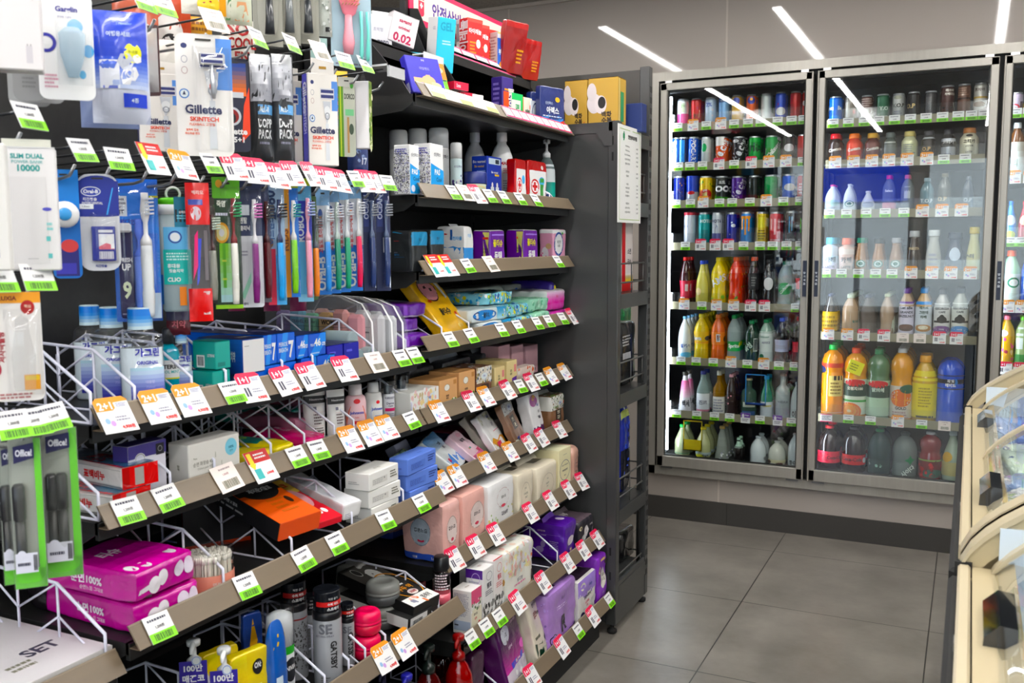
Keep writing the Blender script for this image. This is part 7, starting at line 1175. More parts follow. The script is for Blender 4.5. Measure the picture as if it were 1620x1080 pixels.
one(boxm(.075, .05, .1, '3a9ad8', 'F r .4 0 .5 1 e4f0f8'), 'carton', 'sky blue carton on top of the end rack behind the poster', 'box', (-1.06, 3.02, 1.602), (0, 0, R(0)))
def rk(lab, p0, p1, z, d, h, c_, spec='', name='carton', cat='box', soft=False, x=-1.035):
    y0, y1 = yat(p0, x, z+.1), yat(p1, x, z+.1); w = y1-y0; mb = softm(w, d, h, c_, spec, 'g', 6, .004, 3) if soft else boxm(w, d, h, c_, spec); one(mb, name, lab, cat, (x, (y0+y1)/2, z+.0008), (0, 0, 0))
rk('tall red and white carton on the upper end rack shelf', 984, 1001, 1.09, .12, .24, 'e0d8d4', 'F r 0 0 .3 1 c82430;F r 0 0 1 .12 b81c20;F g .3 .12 1 .24 f0c83a e8e0dc;F T 소면 .65 .55 .08 2a2a3a .5;F T 국수 .65 .4 .08 2a2a3a .5;F r .8 .03 .95 .1 e8e8e8')
rk('red and yellow striped carton below the poster', 984, 1000, 1.38, .1, .12, 'c82028', 'F r .4 0 .6 1 e8d43a')
rk('green glassy bottle shape pack deep on the end rack', 984, 1000, .775, .06, .27, '1f6a3c', 'F s 0 0 1 1 8 .01 3a9a5c,124a28', 'pack', 'pack', True, -1.13)
rk('black rounded case with a white label on the middle end rack shelf', 983, 1007, .775, .1, .215, '0e0e12', 'F l .1 .62 .6 .8 4 bbb;F r .1 .42 .6 .52 b8b8ba;F r .6 .1 .66 .8 1c2444', 'pouch_case', 'case', True, -1.02)
rk('blue and green snack pack on the lower end rack shelf', 983, 998, .40, .09, .30, '1a2c9c', 'F r 0 .88 1 1 c8d87a;F r .8 .93 1 1 e8b83a;F s 0 .2 1 .8 12 .008 3a5ad8,0c1020;F r 0 .0 1 .5 0e1222', 'pack', 'pack', True)
rk('black bag slumped on the bottom end rack shelf', 984, 1006, .151, .12, .11, '121214', '', 'bag', 'bag', True)
# ================================================================ drinks in the coolers
def rowz(c, i):
    zs = CSH[c]; return zs[i]+.0126 if i < len(zs) else .2752
def FC(c, i, items, n_shown=None):
    z = rowz(c, i); place_ = '%s cooler %s shelf' % (CN[c], ORD[i] if i < len(CSH[c]) else 'bottom')
    for j, it in enumerate(items):
        kind, desc, pc, pw, pt, a, back = it
        y0 = 4.152; r = pw/FPX*((Vector((xat(pc, y0, z), y0, z))-CAMP).dot(cf))/2; y = y0+r; x = xat(pc, y, z); h = max(.05, zat(pt, x, y)-z)
        if kind == 'can': parts = [('body', canm(r, h, a[0], a[1], rot=R(rnd.uniform(-14, 14))))]; name, cat = 'drink_can', 'can'
        elif kind == 'bcan': parts = bottle('bcan', r, h, a[0], a[1], a[2], k='q', lk='q'); name, cat = 'aluminium_bottle', 'bottle'
        else: parts = bottle(kind, r, h, a[0], a[1], a[2], **(a[3] if len(a) > 3 else {})); name, cat = 'drink_bottle', 'bottle'
        rz = -90+math.degrees(math.atan2(-x, y))*.85
        lab = '%s, %s from left, %s' % (desc, ordn(j), place_)
        o = assemble(parts, name, lab, cat, (x, y, z), (0, 0, R(rz)), 'drinks in the coolers')
        for b in range(back):
            q = copy_tree(o); q.location = (x, y+(2*r+.003)*(b+1), z); q.rotation_euler.z += rnd.uniform(-.5, .5); q['label'] = '%s, %s row, %s from left, %s' % (desc, ordn(b+1), ordn(j), place_) if len(desc.split()) < 7 else '%s, %s row, %s' % (desc, ordn(b+1), place_)
C = lambda d, pc, pw, pt, col, sp, b=1: ('can', d, pc, pw, pt, (col, sp), b)
pep = 'e .5 .55 .3 .13 e8e8ea;p c8202c .22 .6 .78 .6 .66 .66 .34 .66;p 1c3c9c .22 .5 .78 .5 .66 .44 .34 .44'
FC('L', 0, [C('slim white and pink can', 1080.5, 18.5, 157, 'e8ecee', 'r 0 0 1 .5 f0609c;r .35 .55 .65 .85 c8d8b8;t 복숭아 .5 .75 .1 5a8a5a .4'), C('slim red and purple can', 1101.5, 17, 156, 'c81c2c', 'p 3a24a0 0 0 .8 0 1 .5 1 .9 .6 .7;p f0a83a .4 .25 .7 .35 .75 .6 .4 .55;T 밀키스 .55 .42 .1 5a2a10 .3'), C('pale silver blue slim can', 1124, 18, 154.5, 'c4d4e6', 'T 2% .35 .75 .14 2a4a9c .4;s .3 .1 .8 .6 6 .004 a8c0dc,e8d8dc'), C('light blue slim can', 1145, 17, 153, '86b4e4', 'r .1 .8 .95 .93 24447c;t 데미소다 .5 .86 .06 dfe8f4 .7;r 0 .1 1 .14 6a9cd4'), C('yellow slim fizzy can', 1165, 16, 151, 'e0b02c', 'e .45 .8 .24 .12 2a3aa0;p 2a3ab0 .1 .35 .5 .25 .7 .45 .3 .6;T FANTA .42 .42 .08 fff .5'), C('orange slim fizzy can', 1188, 15.5, 150, 'ec6a1c', 'e .5 .8 .26 .12 2a3aa0;e .5 .84 .1 .05 f0a02c;p 2a3ab0 .1 .35 .6 .25 .8 .45 .3 .6;T FANTA .45 .42 .08 fff .5'), C('white and green slim can', 1211.5, 16, 148.5, 'd4dcda', 'p 1c8a4c 0 .3 .3 .9 0 1;r .85 .4 1 .9 1c7a44;T 스프 .2 .6 .1 fff .2'), C('royal blue slim can', 1234.5, 17, 146, '1848c0', pep.replace('.55', '.38').replace('.6 ', '.43 ').replace('.66 ', '.5 ').replace('.5 .78', '.33 .78')), C('crimson slim can', 1258, 17, 145, 'c01420', 'r .1 .1 .5 .16 e8d8d8;l .15 .3 .4 .6 4 7a0c14'), C('crimson slim can at the edge', 1276, 15, 144, 'b81420', 'e .3 .6 .14 .08 e8e8ea', 0)])
FC('L', 1, [C('blue and white regular can', 1070, 16, 218, '1c5ab0', 'r .2 .1 .5 .9 dfe8f0;t 아쿠아 .34 .5 .5 1c5ab0 .8 90'), C('dark blue regular can', 1081, 18, 217.5, '16244c', 'r .2 .2 .5 .9 2a7ac0'), C('blue sports drink can', 1096.5, 16.5, 217, '1c58c4', 'p dfe8f4 .1 0 .5 .3 .55 .7 .9 1 .5 1 .2 .6;T POCARI .5 .55 .16 fff .7 -90'), C('silver can with green leaf', 1117, 16, 217, 'cfd4d2', 'e .35 .65 .18 .14 2a9c5a;p 1c7a44 .2 .4 .5 .5 .3 .9'), C('orange and white grape can', 1142, 21, 217, 'e0601c', 'r 0 .7 .6 1 e8e4e0;p c8201c 0 .1 .3 0 .7 .8 .4 .9;T Welchs .42 .5 .3 fff .9 62'), C('black and violet grape can', 1168.5, 19.5, 216.5, '1c1a20', 'p 5a2a94 .4 0 1 0 1 .5;T Welchs .5 .5 .3 e8e4e8 .9 62;e .3 .85 .2 .06 c8c8cc'), C('bright green lemon can', 1193.5, 19.5, 216, '18a84c', 'r 0 .5 1 .8 0e8a3c;T rite .55 .62 .3 0c3c20 .7'), C('green and white cider can', 1220.5, 21, 215, '2a9c50', 'p e4ece8 0 0 .3 0 .1 .6;T Chilsung .55 .5 .2 f0f4f0 .9 50;e .8 .9 .1 .05 fff'), C('black and white cola can', 1247.5, 18, 213, '18181c', pep+';r 0 0 1 .22 d8d8da;T pepsi .5 .13 .08 223 .6'), C('red can cut by the frame', 1270, 18, 213, 'c41824', '', 0)])
FC('L', 2, [C('navy can with bronze strokes', 1074, 18.5, 279, '1c2c84', 's .4 .3 .9 .9 9 .003 c88a4a,a86a3a'), C('blue and silver energy can', 1095, 19, 278.5, 'c8ccd4', 'r 0 .45 1 1 1c3cb0;e .45 .42 .2 .06 c82030;p 8a94a8 0 0 .5 0 0 .3'), C('pear drink can', 1116.5, 21, 279, 'e8c42c', 'e .5 .35 .36 .2 c82820;T 배 .5 .35 .18 f0e8a0 .4;s .05 .6 .95 .95 12 .005 5a9a3a,f0dc5a,c84a2c;T 갈아 .5 .5 .08 fff .4'), C('black and green grape can', 1141, 21.5, 279, '18201c', 'e .35 .55 .18 .11 fff;e .35 .55 .1 .05 18201c;e .72 .55 .18 .11 fff;e .72 .55 .1 .05 18201c;T 포도 .5 .78 .1 fff .4;r 0 0 1 .26 4aa82c;s 0 .1 1 .3 12 .006 6ac83a,3a8a24'), C('purple grape can', 1166, 19.5, 279, '4c1c84', 'p 6a2ca4 .5 0 1 0 1 .6;T Welchs .5 .5 .3 e8dcf0 .9 62'), C('black can with green slash', 1192.5, 18, 278, '141a16', 'p 3ab83a .4 0 1 0 .8 .6;p a8dc3a .6 0 .9 0 .8 .3;l .1 .5 .3 .9 4 3a4a3c'), C('green and white star can', 1219, 21, 277, '1f9450', 'p e0ece4 .3 0 .5 0 1 1 .7 1;p 9ad8b0 .55 0 .75 0 1 .6'), C('azure cola can', 1247, 20.5, 276, '2c5cd0', pep), C('red can at the right edge', 1270, 19, 276, 'c82830', 'l .2 .3 .8 .7 4 e8c8c8', 0)])
FC('L', 3, [C('tall white energy can', 1091, 18.5, 336, 'd4d8e2', 'p 1c2c9c .5 .2 1 .4 1 .95 .6 .95;r 0 .92 1 1 c83a4a;t 레드불 .25 .6 .06 5a64a0 .5'), C('tall teal energy can', 1113.5, 18, 336, '1a9c9c', 'T HOT6 .5 .75 .1 dff4f0 .6;r .3 .2 .7 .5 1c7c80'), C('tall silver energy can', 1134, 16.5, 336, 'c4c8d0', 'T HOT6 .5 .75 .1 4a5264 .6;p 8a90a8 .4 .4 .6 .4 .6 .6 .5 .65;r .2 .15 .8 .4 5a5c94'), C('tall navy energy can', 1157, 17, 336, '1c2494', 'e .6 .62 .14 .05 dfe4f0;s .4 .2 .9 .8 5 .004 3a4ac0,dfe4f0;e .3 .14 .14 .07 c8a03a'), C('tall azure energy can', 1180, 17.5, 335, '1c84cc', 'r .25 .5 .35 .85 e89c2c;r .45 .35 .55 .85 e89c2c;r .65 .45 .75 .85 e89c2c;r .2 .8 .8 .88 e89c2c'), C('tall golden energy can', 1203.5, 17, 335, 'd8c01c', 'r .1 .0 .25 1 a89010;l .3 .2 .8 .5 4 6a5a10;r .3 .55 .9 .85 e8dc5a'), C('tall coral energy can', 1226, 18, 335, 'dc4450', 'r .2 .5 .3 .8 e8a8ac;r .42 .35 .52 .8 e8a8ac;r .64 .5 .74 .8 e8a8ac;T MONSTER .5 .2 .05 f0c8cc .8'), C('tall black and white energy can', 1250.5, 17, 334, '16181c', 'p c8ccd4 .1 .2 .3 .3 .35 .9 .1 .9;r .45 .4 .52 .85 5a9ac8;r .6 .45 .66 .85 5a9ac8;T MONSTER .5 .2 .06 c8ccd0 .8'), C('tall black and green energy can', 1270, 16, 334, '0e120e', 'r .3 .4 .4 .8 5adc3a;T MONSTER .5 .2 .06 c8ccd0 .8', 0)])
def B(kind, d, pc, pw, pt, body, cap, sp='', b=1, **kw): return (kind, d, pc, pw, pt, (body, cap, sp, kw), b)
FC('L', 4, [B('coke', 'dark cola bottle with rose label', 1083.5, 17, 406.5, '3a1418', 'c81c2c', 'r .2 .2 .8 .48 c03a4c;r .5 .25 .7 .45 e8dcdc;l .1 .1 .5 .2 2 fff', 2, lab=(.16, .52, 'b82c40')), B('round', 'pale yellow waisted bottle', 1110.5, 20, 412, 'd8cf72', '2c4cc8', 'p 2a2420 .2 .2 .9 .3 .95 .4 .3 .45;e .3 .33 .16 .08 e8d49c;p c8402c .1 .25 .4 .2 .3 .4', 1), B('pet', 'yellow fizzy bottle with white lettering', 1136.5, 24, 407, 'e8d020', 'ecd820', 'p 181818 .1 .35 .8 .6 .9 .72 .2 .5;T AMS .5 .54 .14 fff .8 30;e .7 .2 .1 .04 8ac02c;e .2 .15 .1 .04 8ac02c', 3), B('pet', 'reddish orange fizzy bottle', 1163.5, 23, 406.5, 'd8441c', 'ec6a1c', 's .05 .1 .95 .7 14 .006 6a9a2c,ec8a2c,c8301c', 3), B('pet', 'black cola bottle with orange cap', 1190.5, 17, 406.5, '120c0e', 'ec5a24', 'r .35 .4 .75 .64 2a2a2e;l .4 .42 .7 .62 4 888;r .0 .5 .15 .6 c82030', 1, lab=(.36, .68, '1c1a1c')), B('pet', 'black cola bottle with round emblem', 1215, 17.5, 410, '120e12', '18181c', pep.replace('.55', '.5').replace('.6 ', '.53 ').replace('.66 ', '.58 '), 1), B('pet', 'clear bottle with green oval label', 1241, 22, 413, 'd4e4e4', '2a6a4c', 'e .5 .42 .4 .13 1c9c58;T Chilsung .5 .42 .08 e8f4ec .6 50', 1, k='y'), B('pet', 'cola bottle with bright red label', 1267, 18, 410, '1c1014', 'a01c24', '', 0, lab=(.4, .62, 'e02838'))])
FC('L', 5, [B('dome', 'milky white bottle with sky cap', 1083, 21, 500, 'dfe4e4', '7cb8e0', 'T 밀키스 .55 .35 .09 2a4a8c .5;e .6 .15 .3 .06 6ab4d8', 3), B('pet', 'yellow bottle with navy splash label', 1109.5, 24, 496, 'e4c81c', 'f0dc1c', 'p 1c2c6c .05 .45 .5 .42 .6 .56 .1 .6;T Fanta .3 .5 .08 fff .4;e .8 .5 .16 .05 4a4a44;r 0 .4 1 .42 e8a01c', 3, lab=(.38, .64, 'f0c41c')), B('pet', 'orange bottle with small white square', 1135.5, 22.5, 497, 'dc6a18', 'f0801c', 'r .42 .44 .6 .6 e8ecf0;b .45 .46 .57 .58 445;e .9 .5 .14 .06 5a3418', 2, lab=(.38, .64, 'ee841c')), B('pet', 'clear bottle with green banner', 1160.5, 21.5, 498, 'cddcdc', '1c9c54', 'T Sprite .5 .36 .1 f0f4f0 .8;e .85 .4 .08 .05 d8e83a', 2, lab=(.26, .46, '1ca858'), k='y'), B('pet', 'dark green cider bottle', 1188, 21.5, 506.5, '1c3a2c', '1c7c4c', 'T 칠성 .3 .4 .14 c8dcd0 .5 40;r .6 .3 .85 .6 d0d8d4;b .62 .32 .82 .58 233', 1), B('pet', 'cider bottle with white wrap label', 1211, 22, 505, '9ab8a8', '1c8c58', 'T Chilsung .4 .62 .06 5a8a78 .7;e .3 .2 .12 .05 1c6a48;T 사이다 .5 .5 .06 557 .5', 1, lab=(.05, .74, 'dfe8e4')), B('pet', 'dark bottle with lavender grey label', 1236, 22, 502.5, '1c1c20', '3858d8', 'l .2 .36 .8 .44 2 aab', 1, lab=(.3, .55, 'bcc4e0')), B('pet', 'dark bottle with rose red label', 1262, 19, 500.5, '1c1416', 'e0404c', '', 1, lab=(.3, .5, 'e44858'))])
FC('L', 6, [B('cone', 'pink fading liquor bottle', 1083.5, 22, 588, 'e4e0e4', '48443c', 'g .0 .4 1 .8 e8c8d8 e0709c;T 백세 .55 .26 .16 2a2a34 .4', 1), B('soju', 'clear bottle with cobalt cap', 1112, 20.5, 586, 'bcd0cc', '24348c', 'r .1 .42 .9 .5 e8ecee;r .1 .1 .9 .14 d88aa0;T 진로 .5 .3 .1 667 .4', 1, lab=(.1, .46, 'e4e8ec'), k='y'), B('wine', 'amber whisky bottle', 1137, 19.5, 586, 'b88a2c', 'c8c8b8', 'l .2 .1 .8 .4 5 889', 1, lab=(.02, .44, 'e0dfd8'), k='y'), B('coke', 'brown bottle with pink cap', 1156, 16.5, 591.5, '2a1a18', 'e0a8b0', 's .2 .3 .5 .6 4 .004 e8a8b0', 2), B('vodka', 'square green tinted bottle', 1184, 24, 598, '5a7a68', 'b8b090', 'r .25 .3 .8 .42 d0d8c8;r .2 .1 .8 .2 3a5a8c', 0, k='y'), B('soju', 'green bottle with blue wave label', 1212, 19, 594, '3a8a6c', '3a9ad0', 'p 2a84c8 0 .1 .5 .2 1 .1 1 .3 .5 .3 0 .2;l .3 .3 .8 .36 1 d8c83a', 1, lab=(.02, .42, 'dfe6ec')), B('vodka', 'frosted pale vodka bottle', 1237.5, 23, 591, 'a8b4b4', '8a7c78', 'T VODKA .5 .42 .05 5a6468 .7', 0), B('dome', 'white bottle with brush marks', 1260, 20, 604, 'd8e4e6', 'b8ccd0', 'T 이화 .5 .2 .2 2a2a2c .5', 0)])
FC('L', 7, [B('round', 'green based rice wine bottle', 1079.5, 25, 671, 'b8c09c', '2cb058', 'r 0 0 1 .1 1c8c5c;r .1 .1 .9 .12 7ab08c', 1), B('round', 'yellow capped rice wine bottle', 1112.5, 24, 675, 'c8cc9c', 'f0dc1c', 'e .3 .1 .24 .06 e8e81c;T 막걸리 .6 .1 .08 1c2a34 .4;r .0 .0 1 .2 b8c8c8', 2), B('cone', 'clear conical bottle', 1142, 22, 673.5, 'c4ccc4', 'b89a5a', 's .4 .05 .9 .3 12 .004 e8ecec,889', 2, k='y'), B('wine', 'short dark bottle with mint neck', 1168, 14, 692, '1c1818', 'b0d8c0', 'r 0 .6 1 .86 b8d8c4', 1), B('dome', 'milk white rice wine jug', 1199, 25, 689.5, 'dfe8ea', 'd8e4e8', 'T 생 .8 .2 .14 223 .14;l .05 .15 .2 .4 3 778', 1), B('dome', 'cream rice wine jug with brown dots', 1229, 27, 697, 'dde0d4', 'd0d4d0', 'e .15 .14 .12 .08 4a2a24;e .6 .08 .14 .05 5a3434;r 0 0 1 .24 e0dcb8;e .15 .14 .1 .07 4a2a24', 1), B('dome', 'tall white rice wine jug', 1257, 22, 685, 'd8e4e8', 'dfe8ec', 'T 장수 .4 .14 .14 2a3a34 .3', 0)])
top = lambda c1: 'T T.O.P .55 .58 .14 %s .7;l .3 .2 .8 .4 3 778' % c1
FC('R', 0, [C('blue canned coffee', 1321.5, 20.5, 153.5, '1c64c4', 'T Lets .3 .6 .14 e8f0fc .3;T Be .75 .6 .14 e8f0fc .2;e .5 .25 .3 .1 2a84dc'), C('grey and red canned coffee', 1344.5, 16, 153, '8a8278', 'r .2 .1 .5 .8 b8b4a8;e .8 .45 .1 .08 c83a2c'), C('brown and white canned coffee', 1370.5, 18, 151.5, '5a3a34', 'r 0 0 .6 .5 d8d4d0;l .2 .6 .9 .9 4 b8a8a0'), C('dark green canned coffee', 1395.5, 19.5, 149.5, '1c5a3c', 'T T.O .6 .5 .14 c8d8c8 .5;e .75 .15 .2 .1 c8c8b8'), C('silver canned coffee', 1420.5, 18.5, 148.5, 'b4b4b0', top('2a2420')+';e .5 .85 .2 .06 887'), C('black canned coffee with gold letters', 1444.5, 18.5, 146, '1c1a1a', 'T O.P .4 .52 .16 c8b07c .6;r .7 .1 .95 .9 3a3430'), C('charcoal canned coffee', 1471.5, 18.5, 144.5, '3a383a', 'r .3 .1 .6 .8 5a585a;t 칸타타 .5 .5 .1 888 .8 90'), C('tall coffee can with face drawing', 1497.5, 21, 136, '4a2c28', 'p d8d4cc .05 0 .95 0 .95 .35 .8 .5 .5 .4 .2 .5 .05 .4;T 레쓰비 .6 .85 .09 e0d8d0 .6;T 카페타임 .6 .74 .08 e0d8d0 .7;e .32 .34 .08 .025 111;e .68 .34 .08 .025 111;r .5 .2 .53 .32 111;r .5 .19 .62 .21 111'), C('tall brown coffee can', 1524, 20, 133.5, '6a4a3c', 'r 0 .55 1 .6 3a2420;l .2 .65 .8 .9 4 a88a78'), C('tall white and gold coffee can', 1550, 20, 131.5, 'd4d0c8', 'p a8843c .1 .3 .9 .45 .9 .55 .1 .5;r 0 .55 1 .6 c8a860;T 조지아 .5 .8 .1 4a3a34 .6;e .5 .38 .3 .08 6a4a2c')])
bc = lambda c1, c2: 'p %s 0 .15 .5 .3 1 .2 1 .0 0 0;T Cantata .5 .5 .1 f0e8dc .7 10;e .6 .18 .3 .06 %s' % (c1, c2)
def K(d, pc, pw, pt, body, cap, sp, b=1): return ('bcan', d, pc, pw, pt, (body, cap, sp), b)
FC('R', 1, [K('dark red capped coffee bottle', 1320.5, 23, 212, '2a1614', 'c81c34', bc('c82c24', '1c1010')), K('orange capped coffee bottle', 1350.5, 24, 211.5, 'd8481c', 'ee7a2c', bc('e8d8b8', 'c85a2c')), K('gold capped brown coffee bottle', 1379.5, 24, 211, '5a241c', 'd8a83c', bc('d8c8a0', '8a9a5a')), K('grey green coffee bottle', 1407, 20, 210, '4c5450', '5a6464', 'r .2 .2 .8 .6 6a706c;r .2 .66 .8 .7 b8bcb8'), K('pale cream coffee bottle', 1437.5, 24, 208, 'd0d0ac', 'c8b878', 'r .2 .1 .8 .62 c8cca4;l .25 .15 .75 .6 7 778'), K('black coffee bottle with gold letters', 1468, 22, 207.5, '1e1a18', '3a3a40', 'T O.P .4 .42 .13 c8a468 .6;T T. .05 .42 .13 b8b0a8 .2;r 0 .74 1 .8 c8ccd0'), K('black and white coffee bottle', 1499, 21.5, 205, 'b8bcc4', '20222a', 'r 0 .45 1 .86 18181a;T 고티카 .5 .6 .12 e4e4e4 .8;T BLACK .5 .22 .05 445 .6'), K('cream latte bottle with copper cap', 1532, 28, 202.5, 'd8d4bc', 'b87a4a', 'T 고티카 .5 .58 .12 2a2a28 .8;T 싱싱라떼 .5 .44 .06 4a4a44 .6;T LATTE .5 .26 .05 445 .5;e .5 .76 .14 .04 333')])
sb = 'e .5 .36 .26 .1 1c6a4c;e .5 .36 .2 .078 e4ece8;e .5 .36 .12 .05 1c6a4c'
FC('R', 2, [B('dome', 'white drink bottle with pink cap', 1316.5, 24, 292, 'c4ccd4', 'b8486c', 'e .5 .4 .3 .1 a8c8c0;l .3 .1 .7 .3 2 889'), B('dome', 'white coffee drink bottle', 1343, 19, 291, 'd4dcdc', 'ccd8dc', sb, 1), B('round', 'short white bottle with brush lettering', 1372.5, 21.5, 302, 'd4d8d4', 'c8ccd0', 'e .5 .42 .3 .12 9098b0;T 바나나 .4 .16 .1 223 .4', 0), B('tall', 'clear bottle with magenta cap', 1405, 19, 277, '8a94b8', 'd03a74', 'T Select .5 .6 .06 dfe4f0 .7;r .1 .1 .9 .3 c8788c', 1, k='y'), B('tall', 'clear bottle with rosy cap', 1434, 19, 276.5, 'a8b0b4', 'c8687c', 'r .35 .4 .65 .7 b8c0c4', 1, k='y'), B('tall', 'blue grey coffee bottle', 1465, 20.5, 281.5, '708c98', '9ab0bc', 'T T.O.P .5 .36 .11 e0e8ec .8', 1), B('tall', 'dark coffee bottle with gold letters', 1492.5, 20.5, 274, '6a6a64', '8a8474', 'T O.P .4 .36 .11 c8b080 .8', 1), B('tall', 'grey coffee bottle near the right edge', 1530, 17, 279, '5c6470', '6a7480', 'T O.P .5 .36 .11 b8c0c8 .8', 1)])
cupa = lambda t1, c1: 'T %s .5 .4 .16 %s .6;T LATTE .5 .2 .07 %s .5' % (t1, c1, c1)
FC('R', 3, [B('cup', 'pastel blue and pink latte cup', 1313, 26, 375.5, 'c8d4e4', '5cb4d4', 'g 0 0 1 .5 e0b8d4 b8d4e8;'+cupa('라떼', '24344c'), 2), B('cup', 'coral capped latte cup', 1338, 24.5, 376.5, 'd8b8ac', 'e8745c', 'r .1 .55 .9 .7 e4d4cc;'+cupa('카페', '3a2420'), 2), B('star', 'milky coffee bottle with green cap', 1361, 18.5, 376, 'a8805c', '1c8468', sb.replace('.36', '.3')+';r 0 0 1 .12 3a2a24', 2), B('star', 'milky coffee bottle with black cap', 1388.5, 19, 377, 'a47a54', '1c1c1c', sb.replace('.36', '.3')+';r 0 0 1 .12 3a2a24', 2), B('star', 'milky coffee bottle with silver cap', 1416, 19.5, 376, '9c7c64', '9c9ca0', sb.replace('.36', '.3')+';r .2 0 .8 .12 c8b8b0', 2), B('star', 'black coffee bottle with pale shoulder', 1444.5, 22, 365, '2c2424', 'b8bcc0', 'T BARISTA .5 .6 .06 b8a888 .8', 0), B('star', 'white coffee bottle with tall cap', 1475.5, 24, 363.5, 'b8b8b0', 'd8dcdc', 'l .3 .2 .7 .5 3 889', 0), B('star', 'navy coffee bottle', 1509, 30, 368, '1c2848', '2c3448', 'e .5 .5 .2 .16 c8d4e4', 0), B('star', 'pale yellow latte bottle', 1539, 22, 359, 'dcd8a0', 'd8c03c', 'T 스터 .3 .4 .1 2a2a2c .5', 0)])
geo = lambda c1: 'T GEORGIA .5 .62 .05 222 .8;T CAFE .5 .55 .04 222 .4;e .5 .4 .2 .07 222;e .5 .44 .1 .06 222;r .15 .34 .85 .38 222;e .5 .2 .42 .08 %s;t 카라멜 .5 .21 .03 fff .6' % c1
FC('R', 4, [B('dome', 'dark drink bottle with amber label', 1312.5, 24, 464.5, '2a201c', '2c3450', 'l .1 .2 .9 .5 3 8a6a1c', 1, lab=(.12, .58, 'd8b44c')), B('tall', 'milk tea bottle with tilted label', 1344.5, 25, 464.5, 'c0a488', 'd4dcc4', 'p dfe4d8 .5 .1 .95 .14 .95 .6 .5 .56;T 밀크티 .72 .36 .06 2a6a5a .4', 5), B('coke', 'clear bottle with pale tea', 1372, 22, 466, '8c8078', '40445a', '', 2, k='y'), B('coke', 'milk coffee bottle with cream cap', 1402, 22, 464.5, 'a89078', 'd4dcbc', 'p d8e0c8 .7 .1 1 .1 1 .5 .8 .4', 5), B('tall', 'latte bottle with purple cap', 1432.5, 22.5, 456, 'c4a88c', '6a3c94', 'T Let_sBe .5 .62 .06 334 .8;T GRANDE .5 .53 .05 334 .7;T HAZELNUT .5 .45 .05 334 .8;e .5 .22 .36 .07 4a2a20;e .5 .24 .3 .04 6a3c2c;p 5a3024 .2 .2 .8 .2 .6 .04 .4 .04;r 0 .7 1 .74 6a3c9c', 2, lab=(.0, .7, 'd8d4e4')), B('tall', 'latte bottle with blue cap', 1459.5, 24, 455.5, 'c8a474', '2a8ad4', 'T 레쓰비 .5 .62 .06 243 .7;T 그란데 .5 .53 .06 243 .7;T 라떼 .5 .44 .06 243 .5;e .5 .22 .36 .07 b8844c;e .5 .23 .2 .04 f0e4cc;p b07a48 .2 .2 .8 .2 .6 .04 .4 .04;r 0 .68 1 .74 2a8ad4', 2, lab=(.0, .7, 'd4dce4')), B('tall', 'pale bottle with purple oval label', 1488.5, 24, 457, 'b8b8b4', '3a3a40', geo('6a3484'), 2, lab=(.0, .72, 'dcdcda')), B('tall', 'pale bottle with blue oval label', 1517, 25, 455.5, 'b8bcb4', '2c3440', geo('4a94d8'), 2, lab=(.0, .72, 'dde0da'))])
FC('R', 5, [B('juice', 'big orange juice bottle, green cap', 1315.5, 34, 544, 'f0961c', '2cb858', 'r 0 .69 1 .75 c84a3c;e .1 .66 .2 .05 1c2a5c;r .4 .3 .85 .58 f0d88c;r .5 .52 .8 .58 2a1c14;l .45 .32 .8 .5 4 8a6a1c;p 8ab83a 0 .1 .3 .1 .2 .3;r 0 0 1 .08 e8c8b0', 2), B('juice', 'big orange juice bottle, neck tag', 1351.5, 35.5, 549.5, 'e8a02c', 'ee5a24', 'e .5 .52 .3 .05 c8201c;r .1 .33 .9 .5 1c3a28;T 오렌지100 .5 .44 .05 f0ecd8 .8;e .35 .12 .34 .12 e8743c;e .35 .12 .28 .1 f0a050;e .35 .12 .06 .02 f4d8b0;r .0 .25 1 .28 4aa04a', 2, lab=(.0, .57, 'd8e0cc')), B('juice', 'big green aloe drink bottle', 1387.5, 35.5, 551.5, '5a7c5c', '1c7c4c', 'e .5 .52 .3 .05 c8201c;r .1 .33 .9 .5 1c3a28;T 알로에 .5 .44 .06 d8e8d8 .7;p 3a9a4c 0 0 1 0 1 .25 .7 .2 .5 .3 .3 .18 0 .28', 1, lab=(.0, .57, 'b0ccb0')), B('mango', 'big golden mango drink bottle', 1424, 34, 550.5, 'dc9c24', 'e4e8ec', 'e .5 .34 .34 .12 d8702c;r .2 .3 .8 .32 f0a44c;r .35 .24 .38 .44 f0a44c;r .6 .24 .63 .44 f0a44c;e .7 .46 .24 .06 2a5a44;T GOLD .5 .2 .04 333 .8;l .25 .02 .75 .16 4 a88', 3, lab=(.0, .5, 'd4ccc0')), B('tall', 'big yellow barley drink bottle', 1460.8, 38, 561.5, 'c8a448', 'f0ac1c', 'p 5a6a8c .0 .3 .1 .3 .12 .55 .0 .6;p 5a6a8c .9 .3 1 .3 1 .55 .88 .5;l .35 .25 .7 .55 7 a8941c;r .3 .1 .75 .13 4a4420', 1, lab=(.0, .78, 'e4d41c')), B('juice', 'big vivid blue sports drink bottle', 1501, 41, 560, '1450c8', None, 'r 0 .52 1 .72 14182c;T 파워 .5 .64 .05 e8ecf4 .5;T 에이드 .5 .58 .05 e8ecf4 .6;p 3a8ae8 .6 .58 .8 .62 .6 .68', 1)])
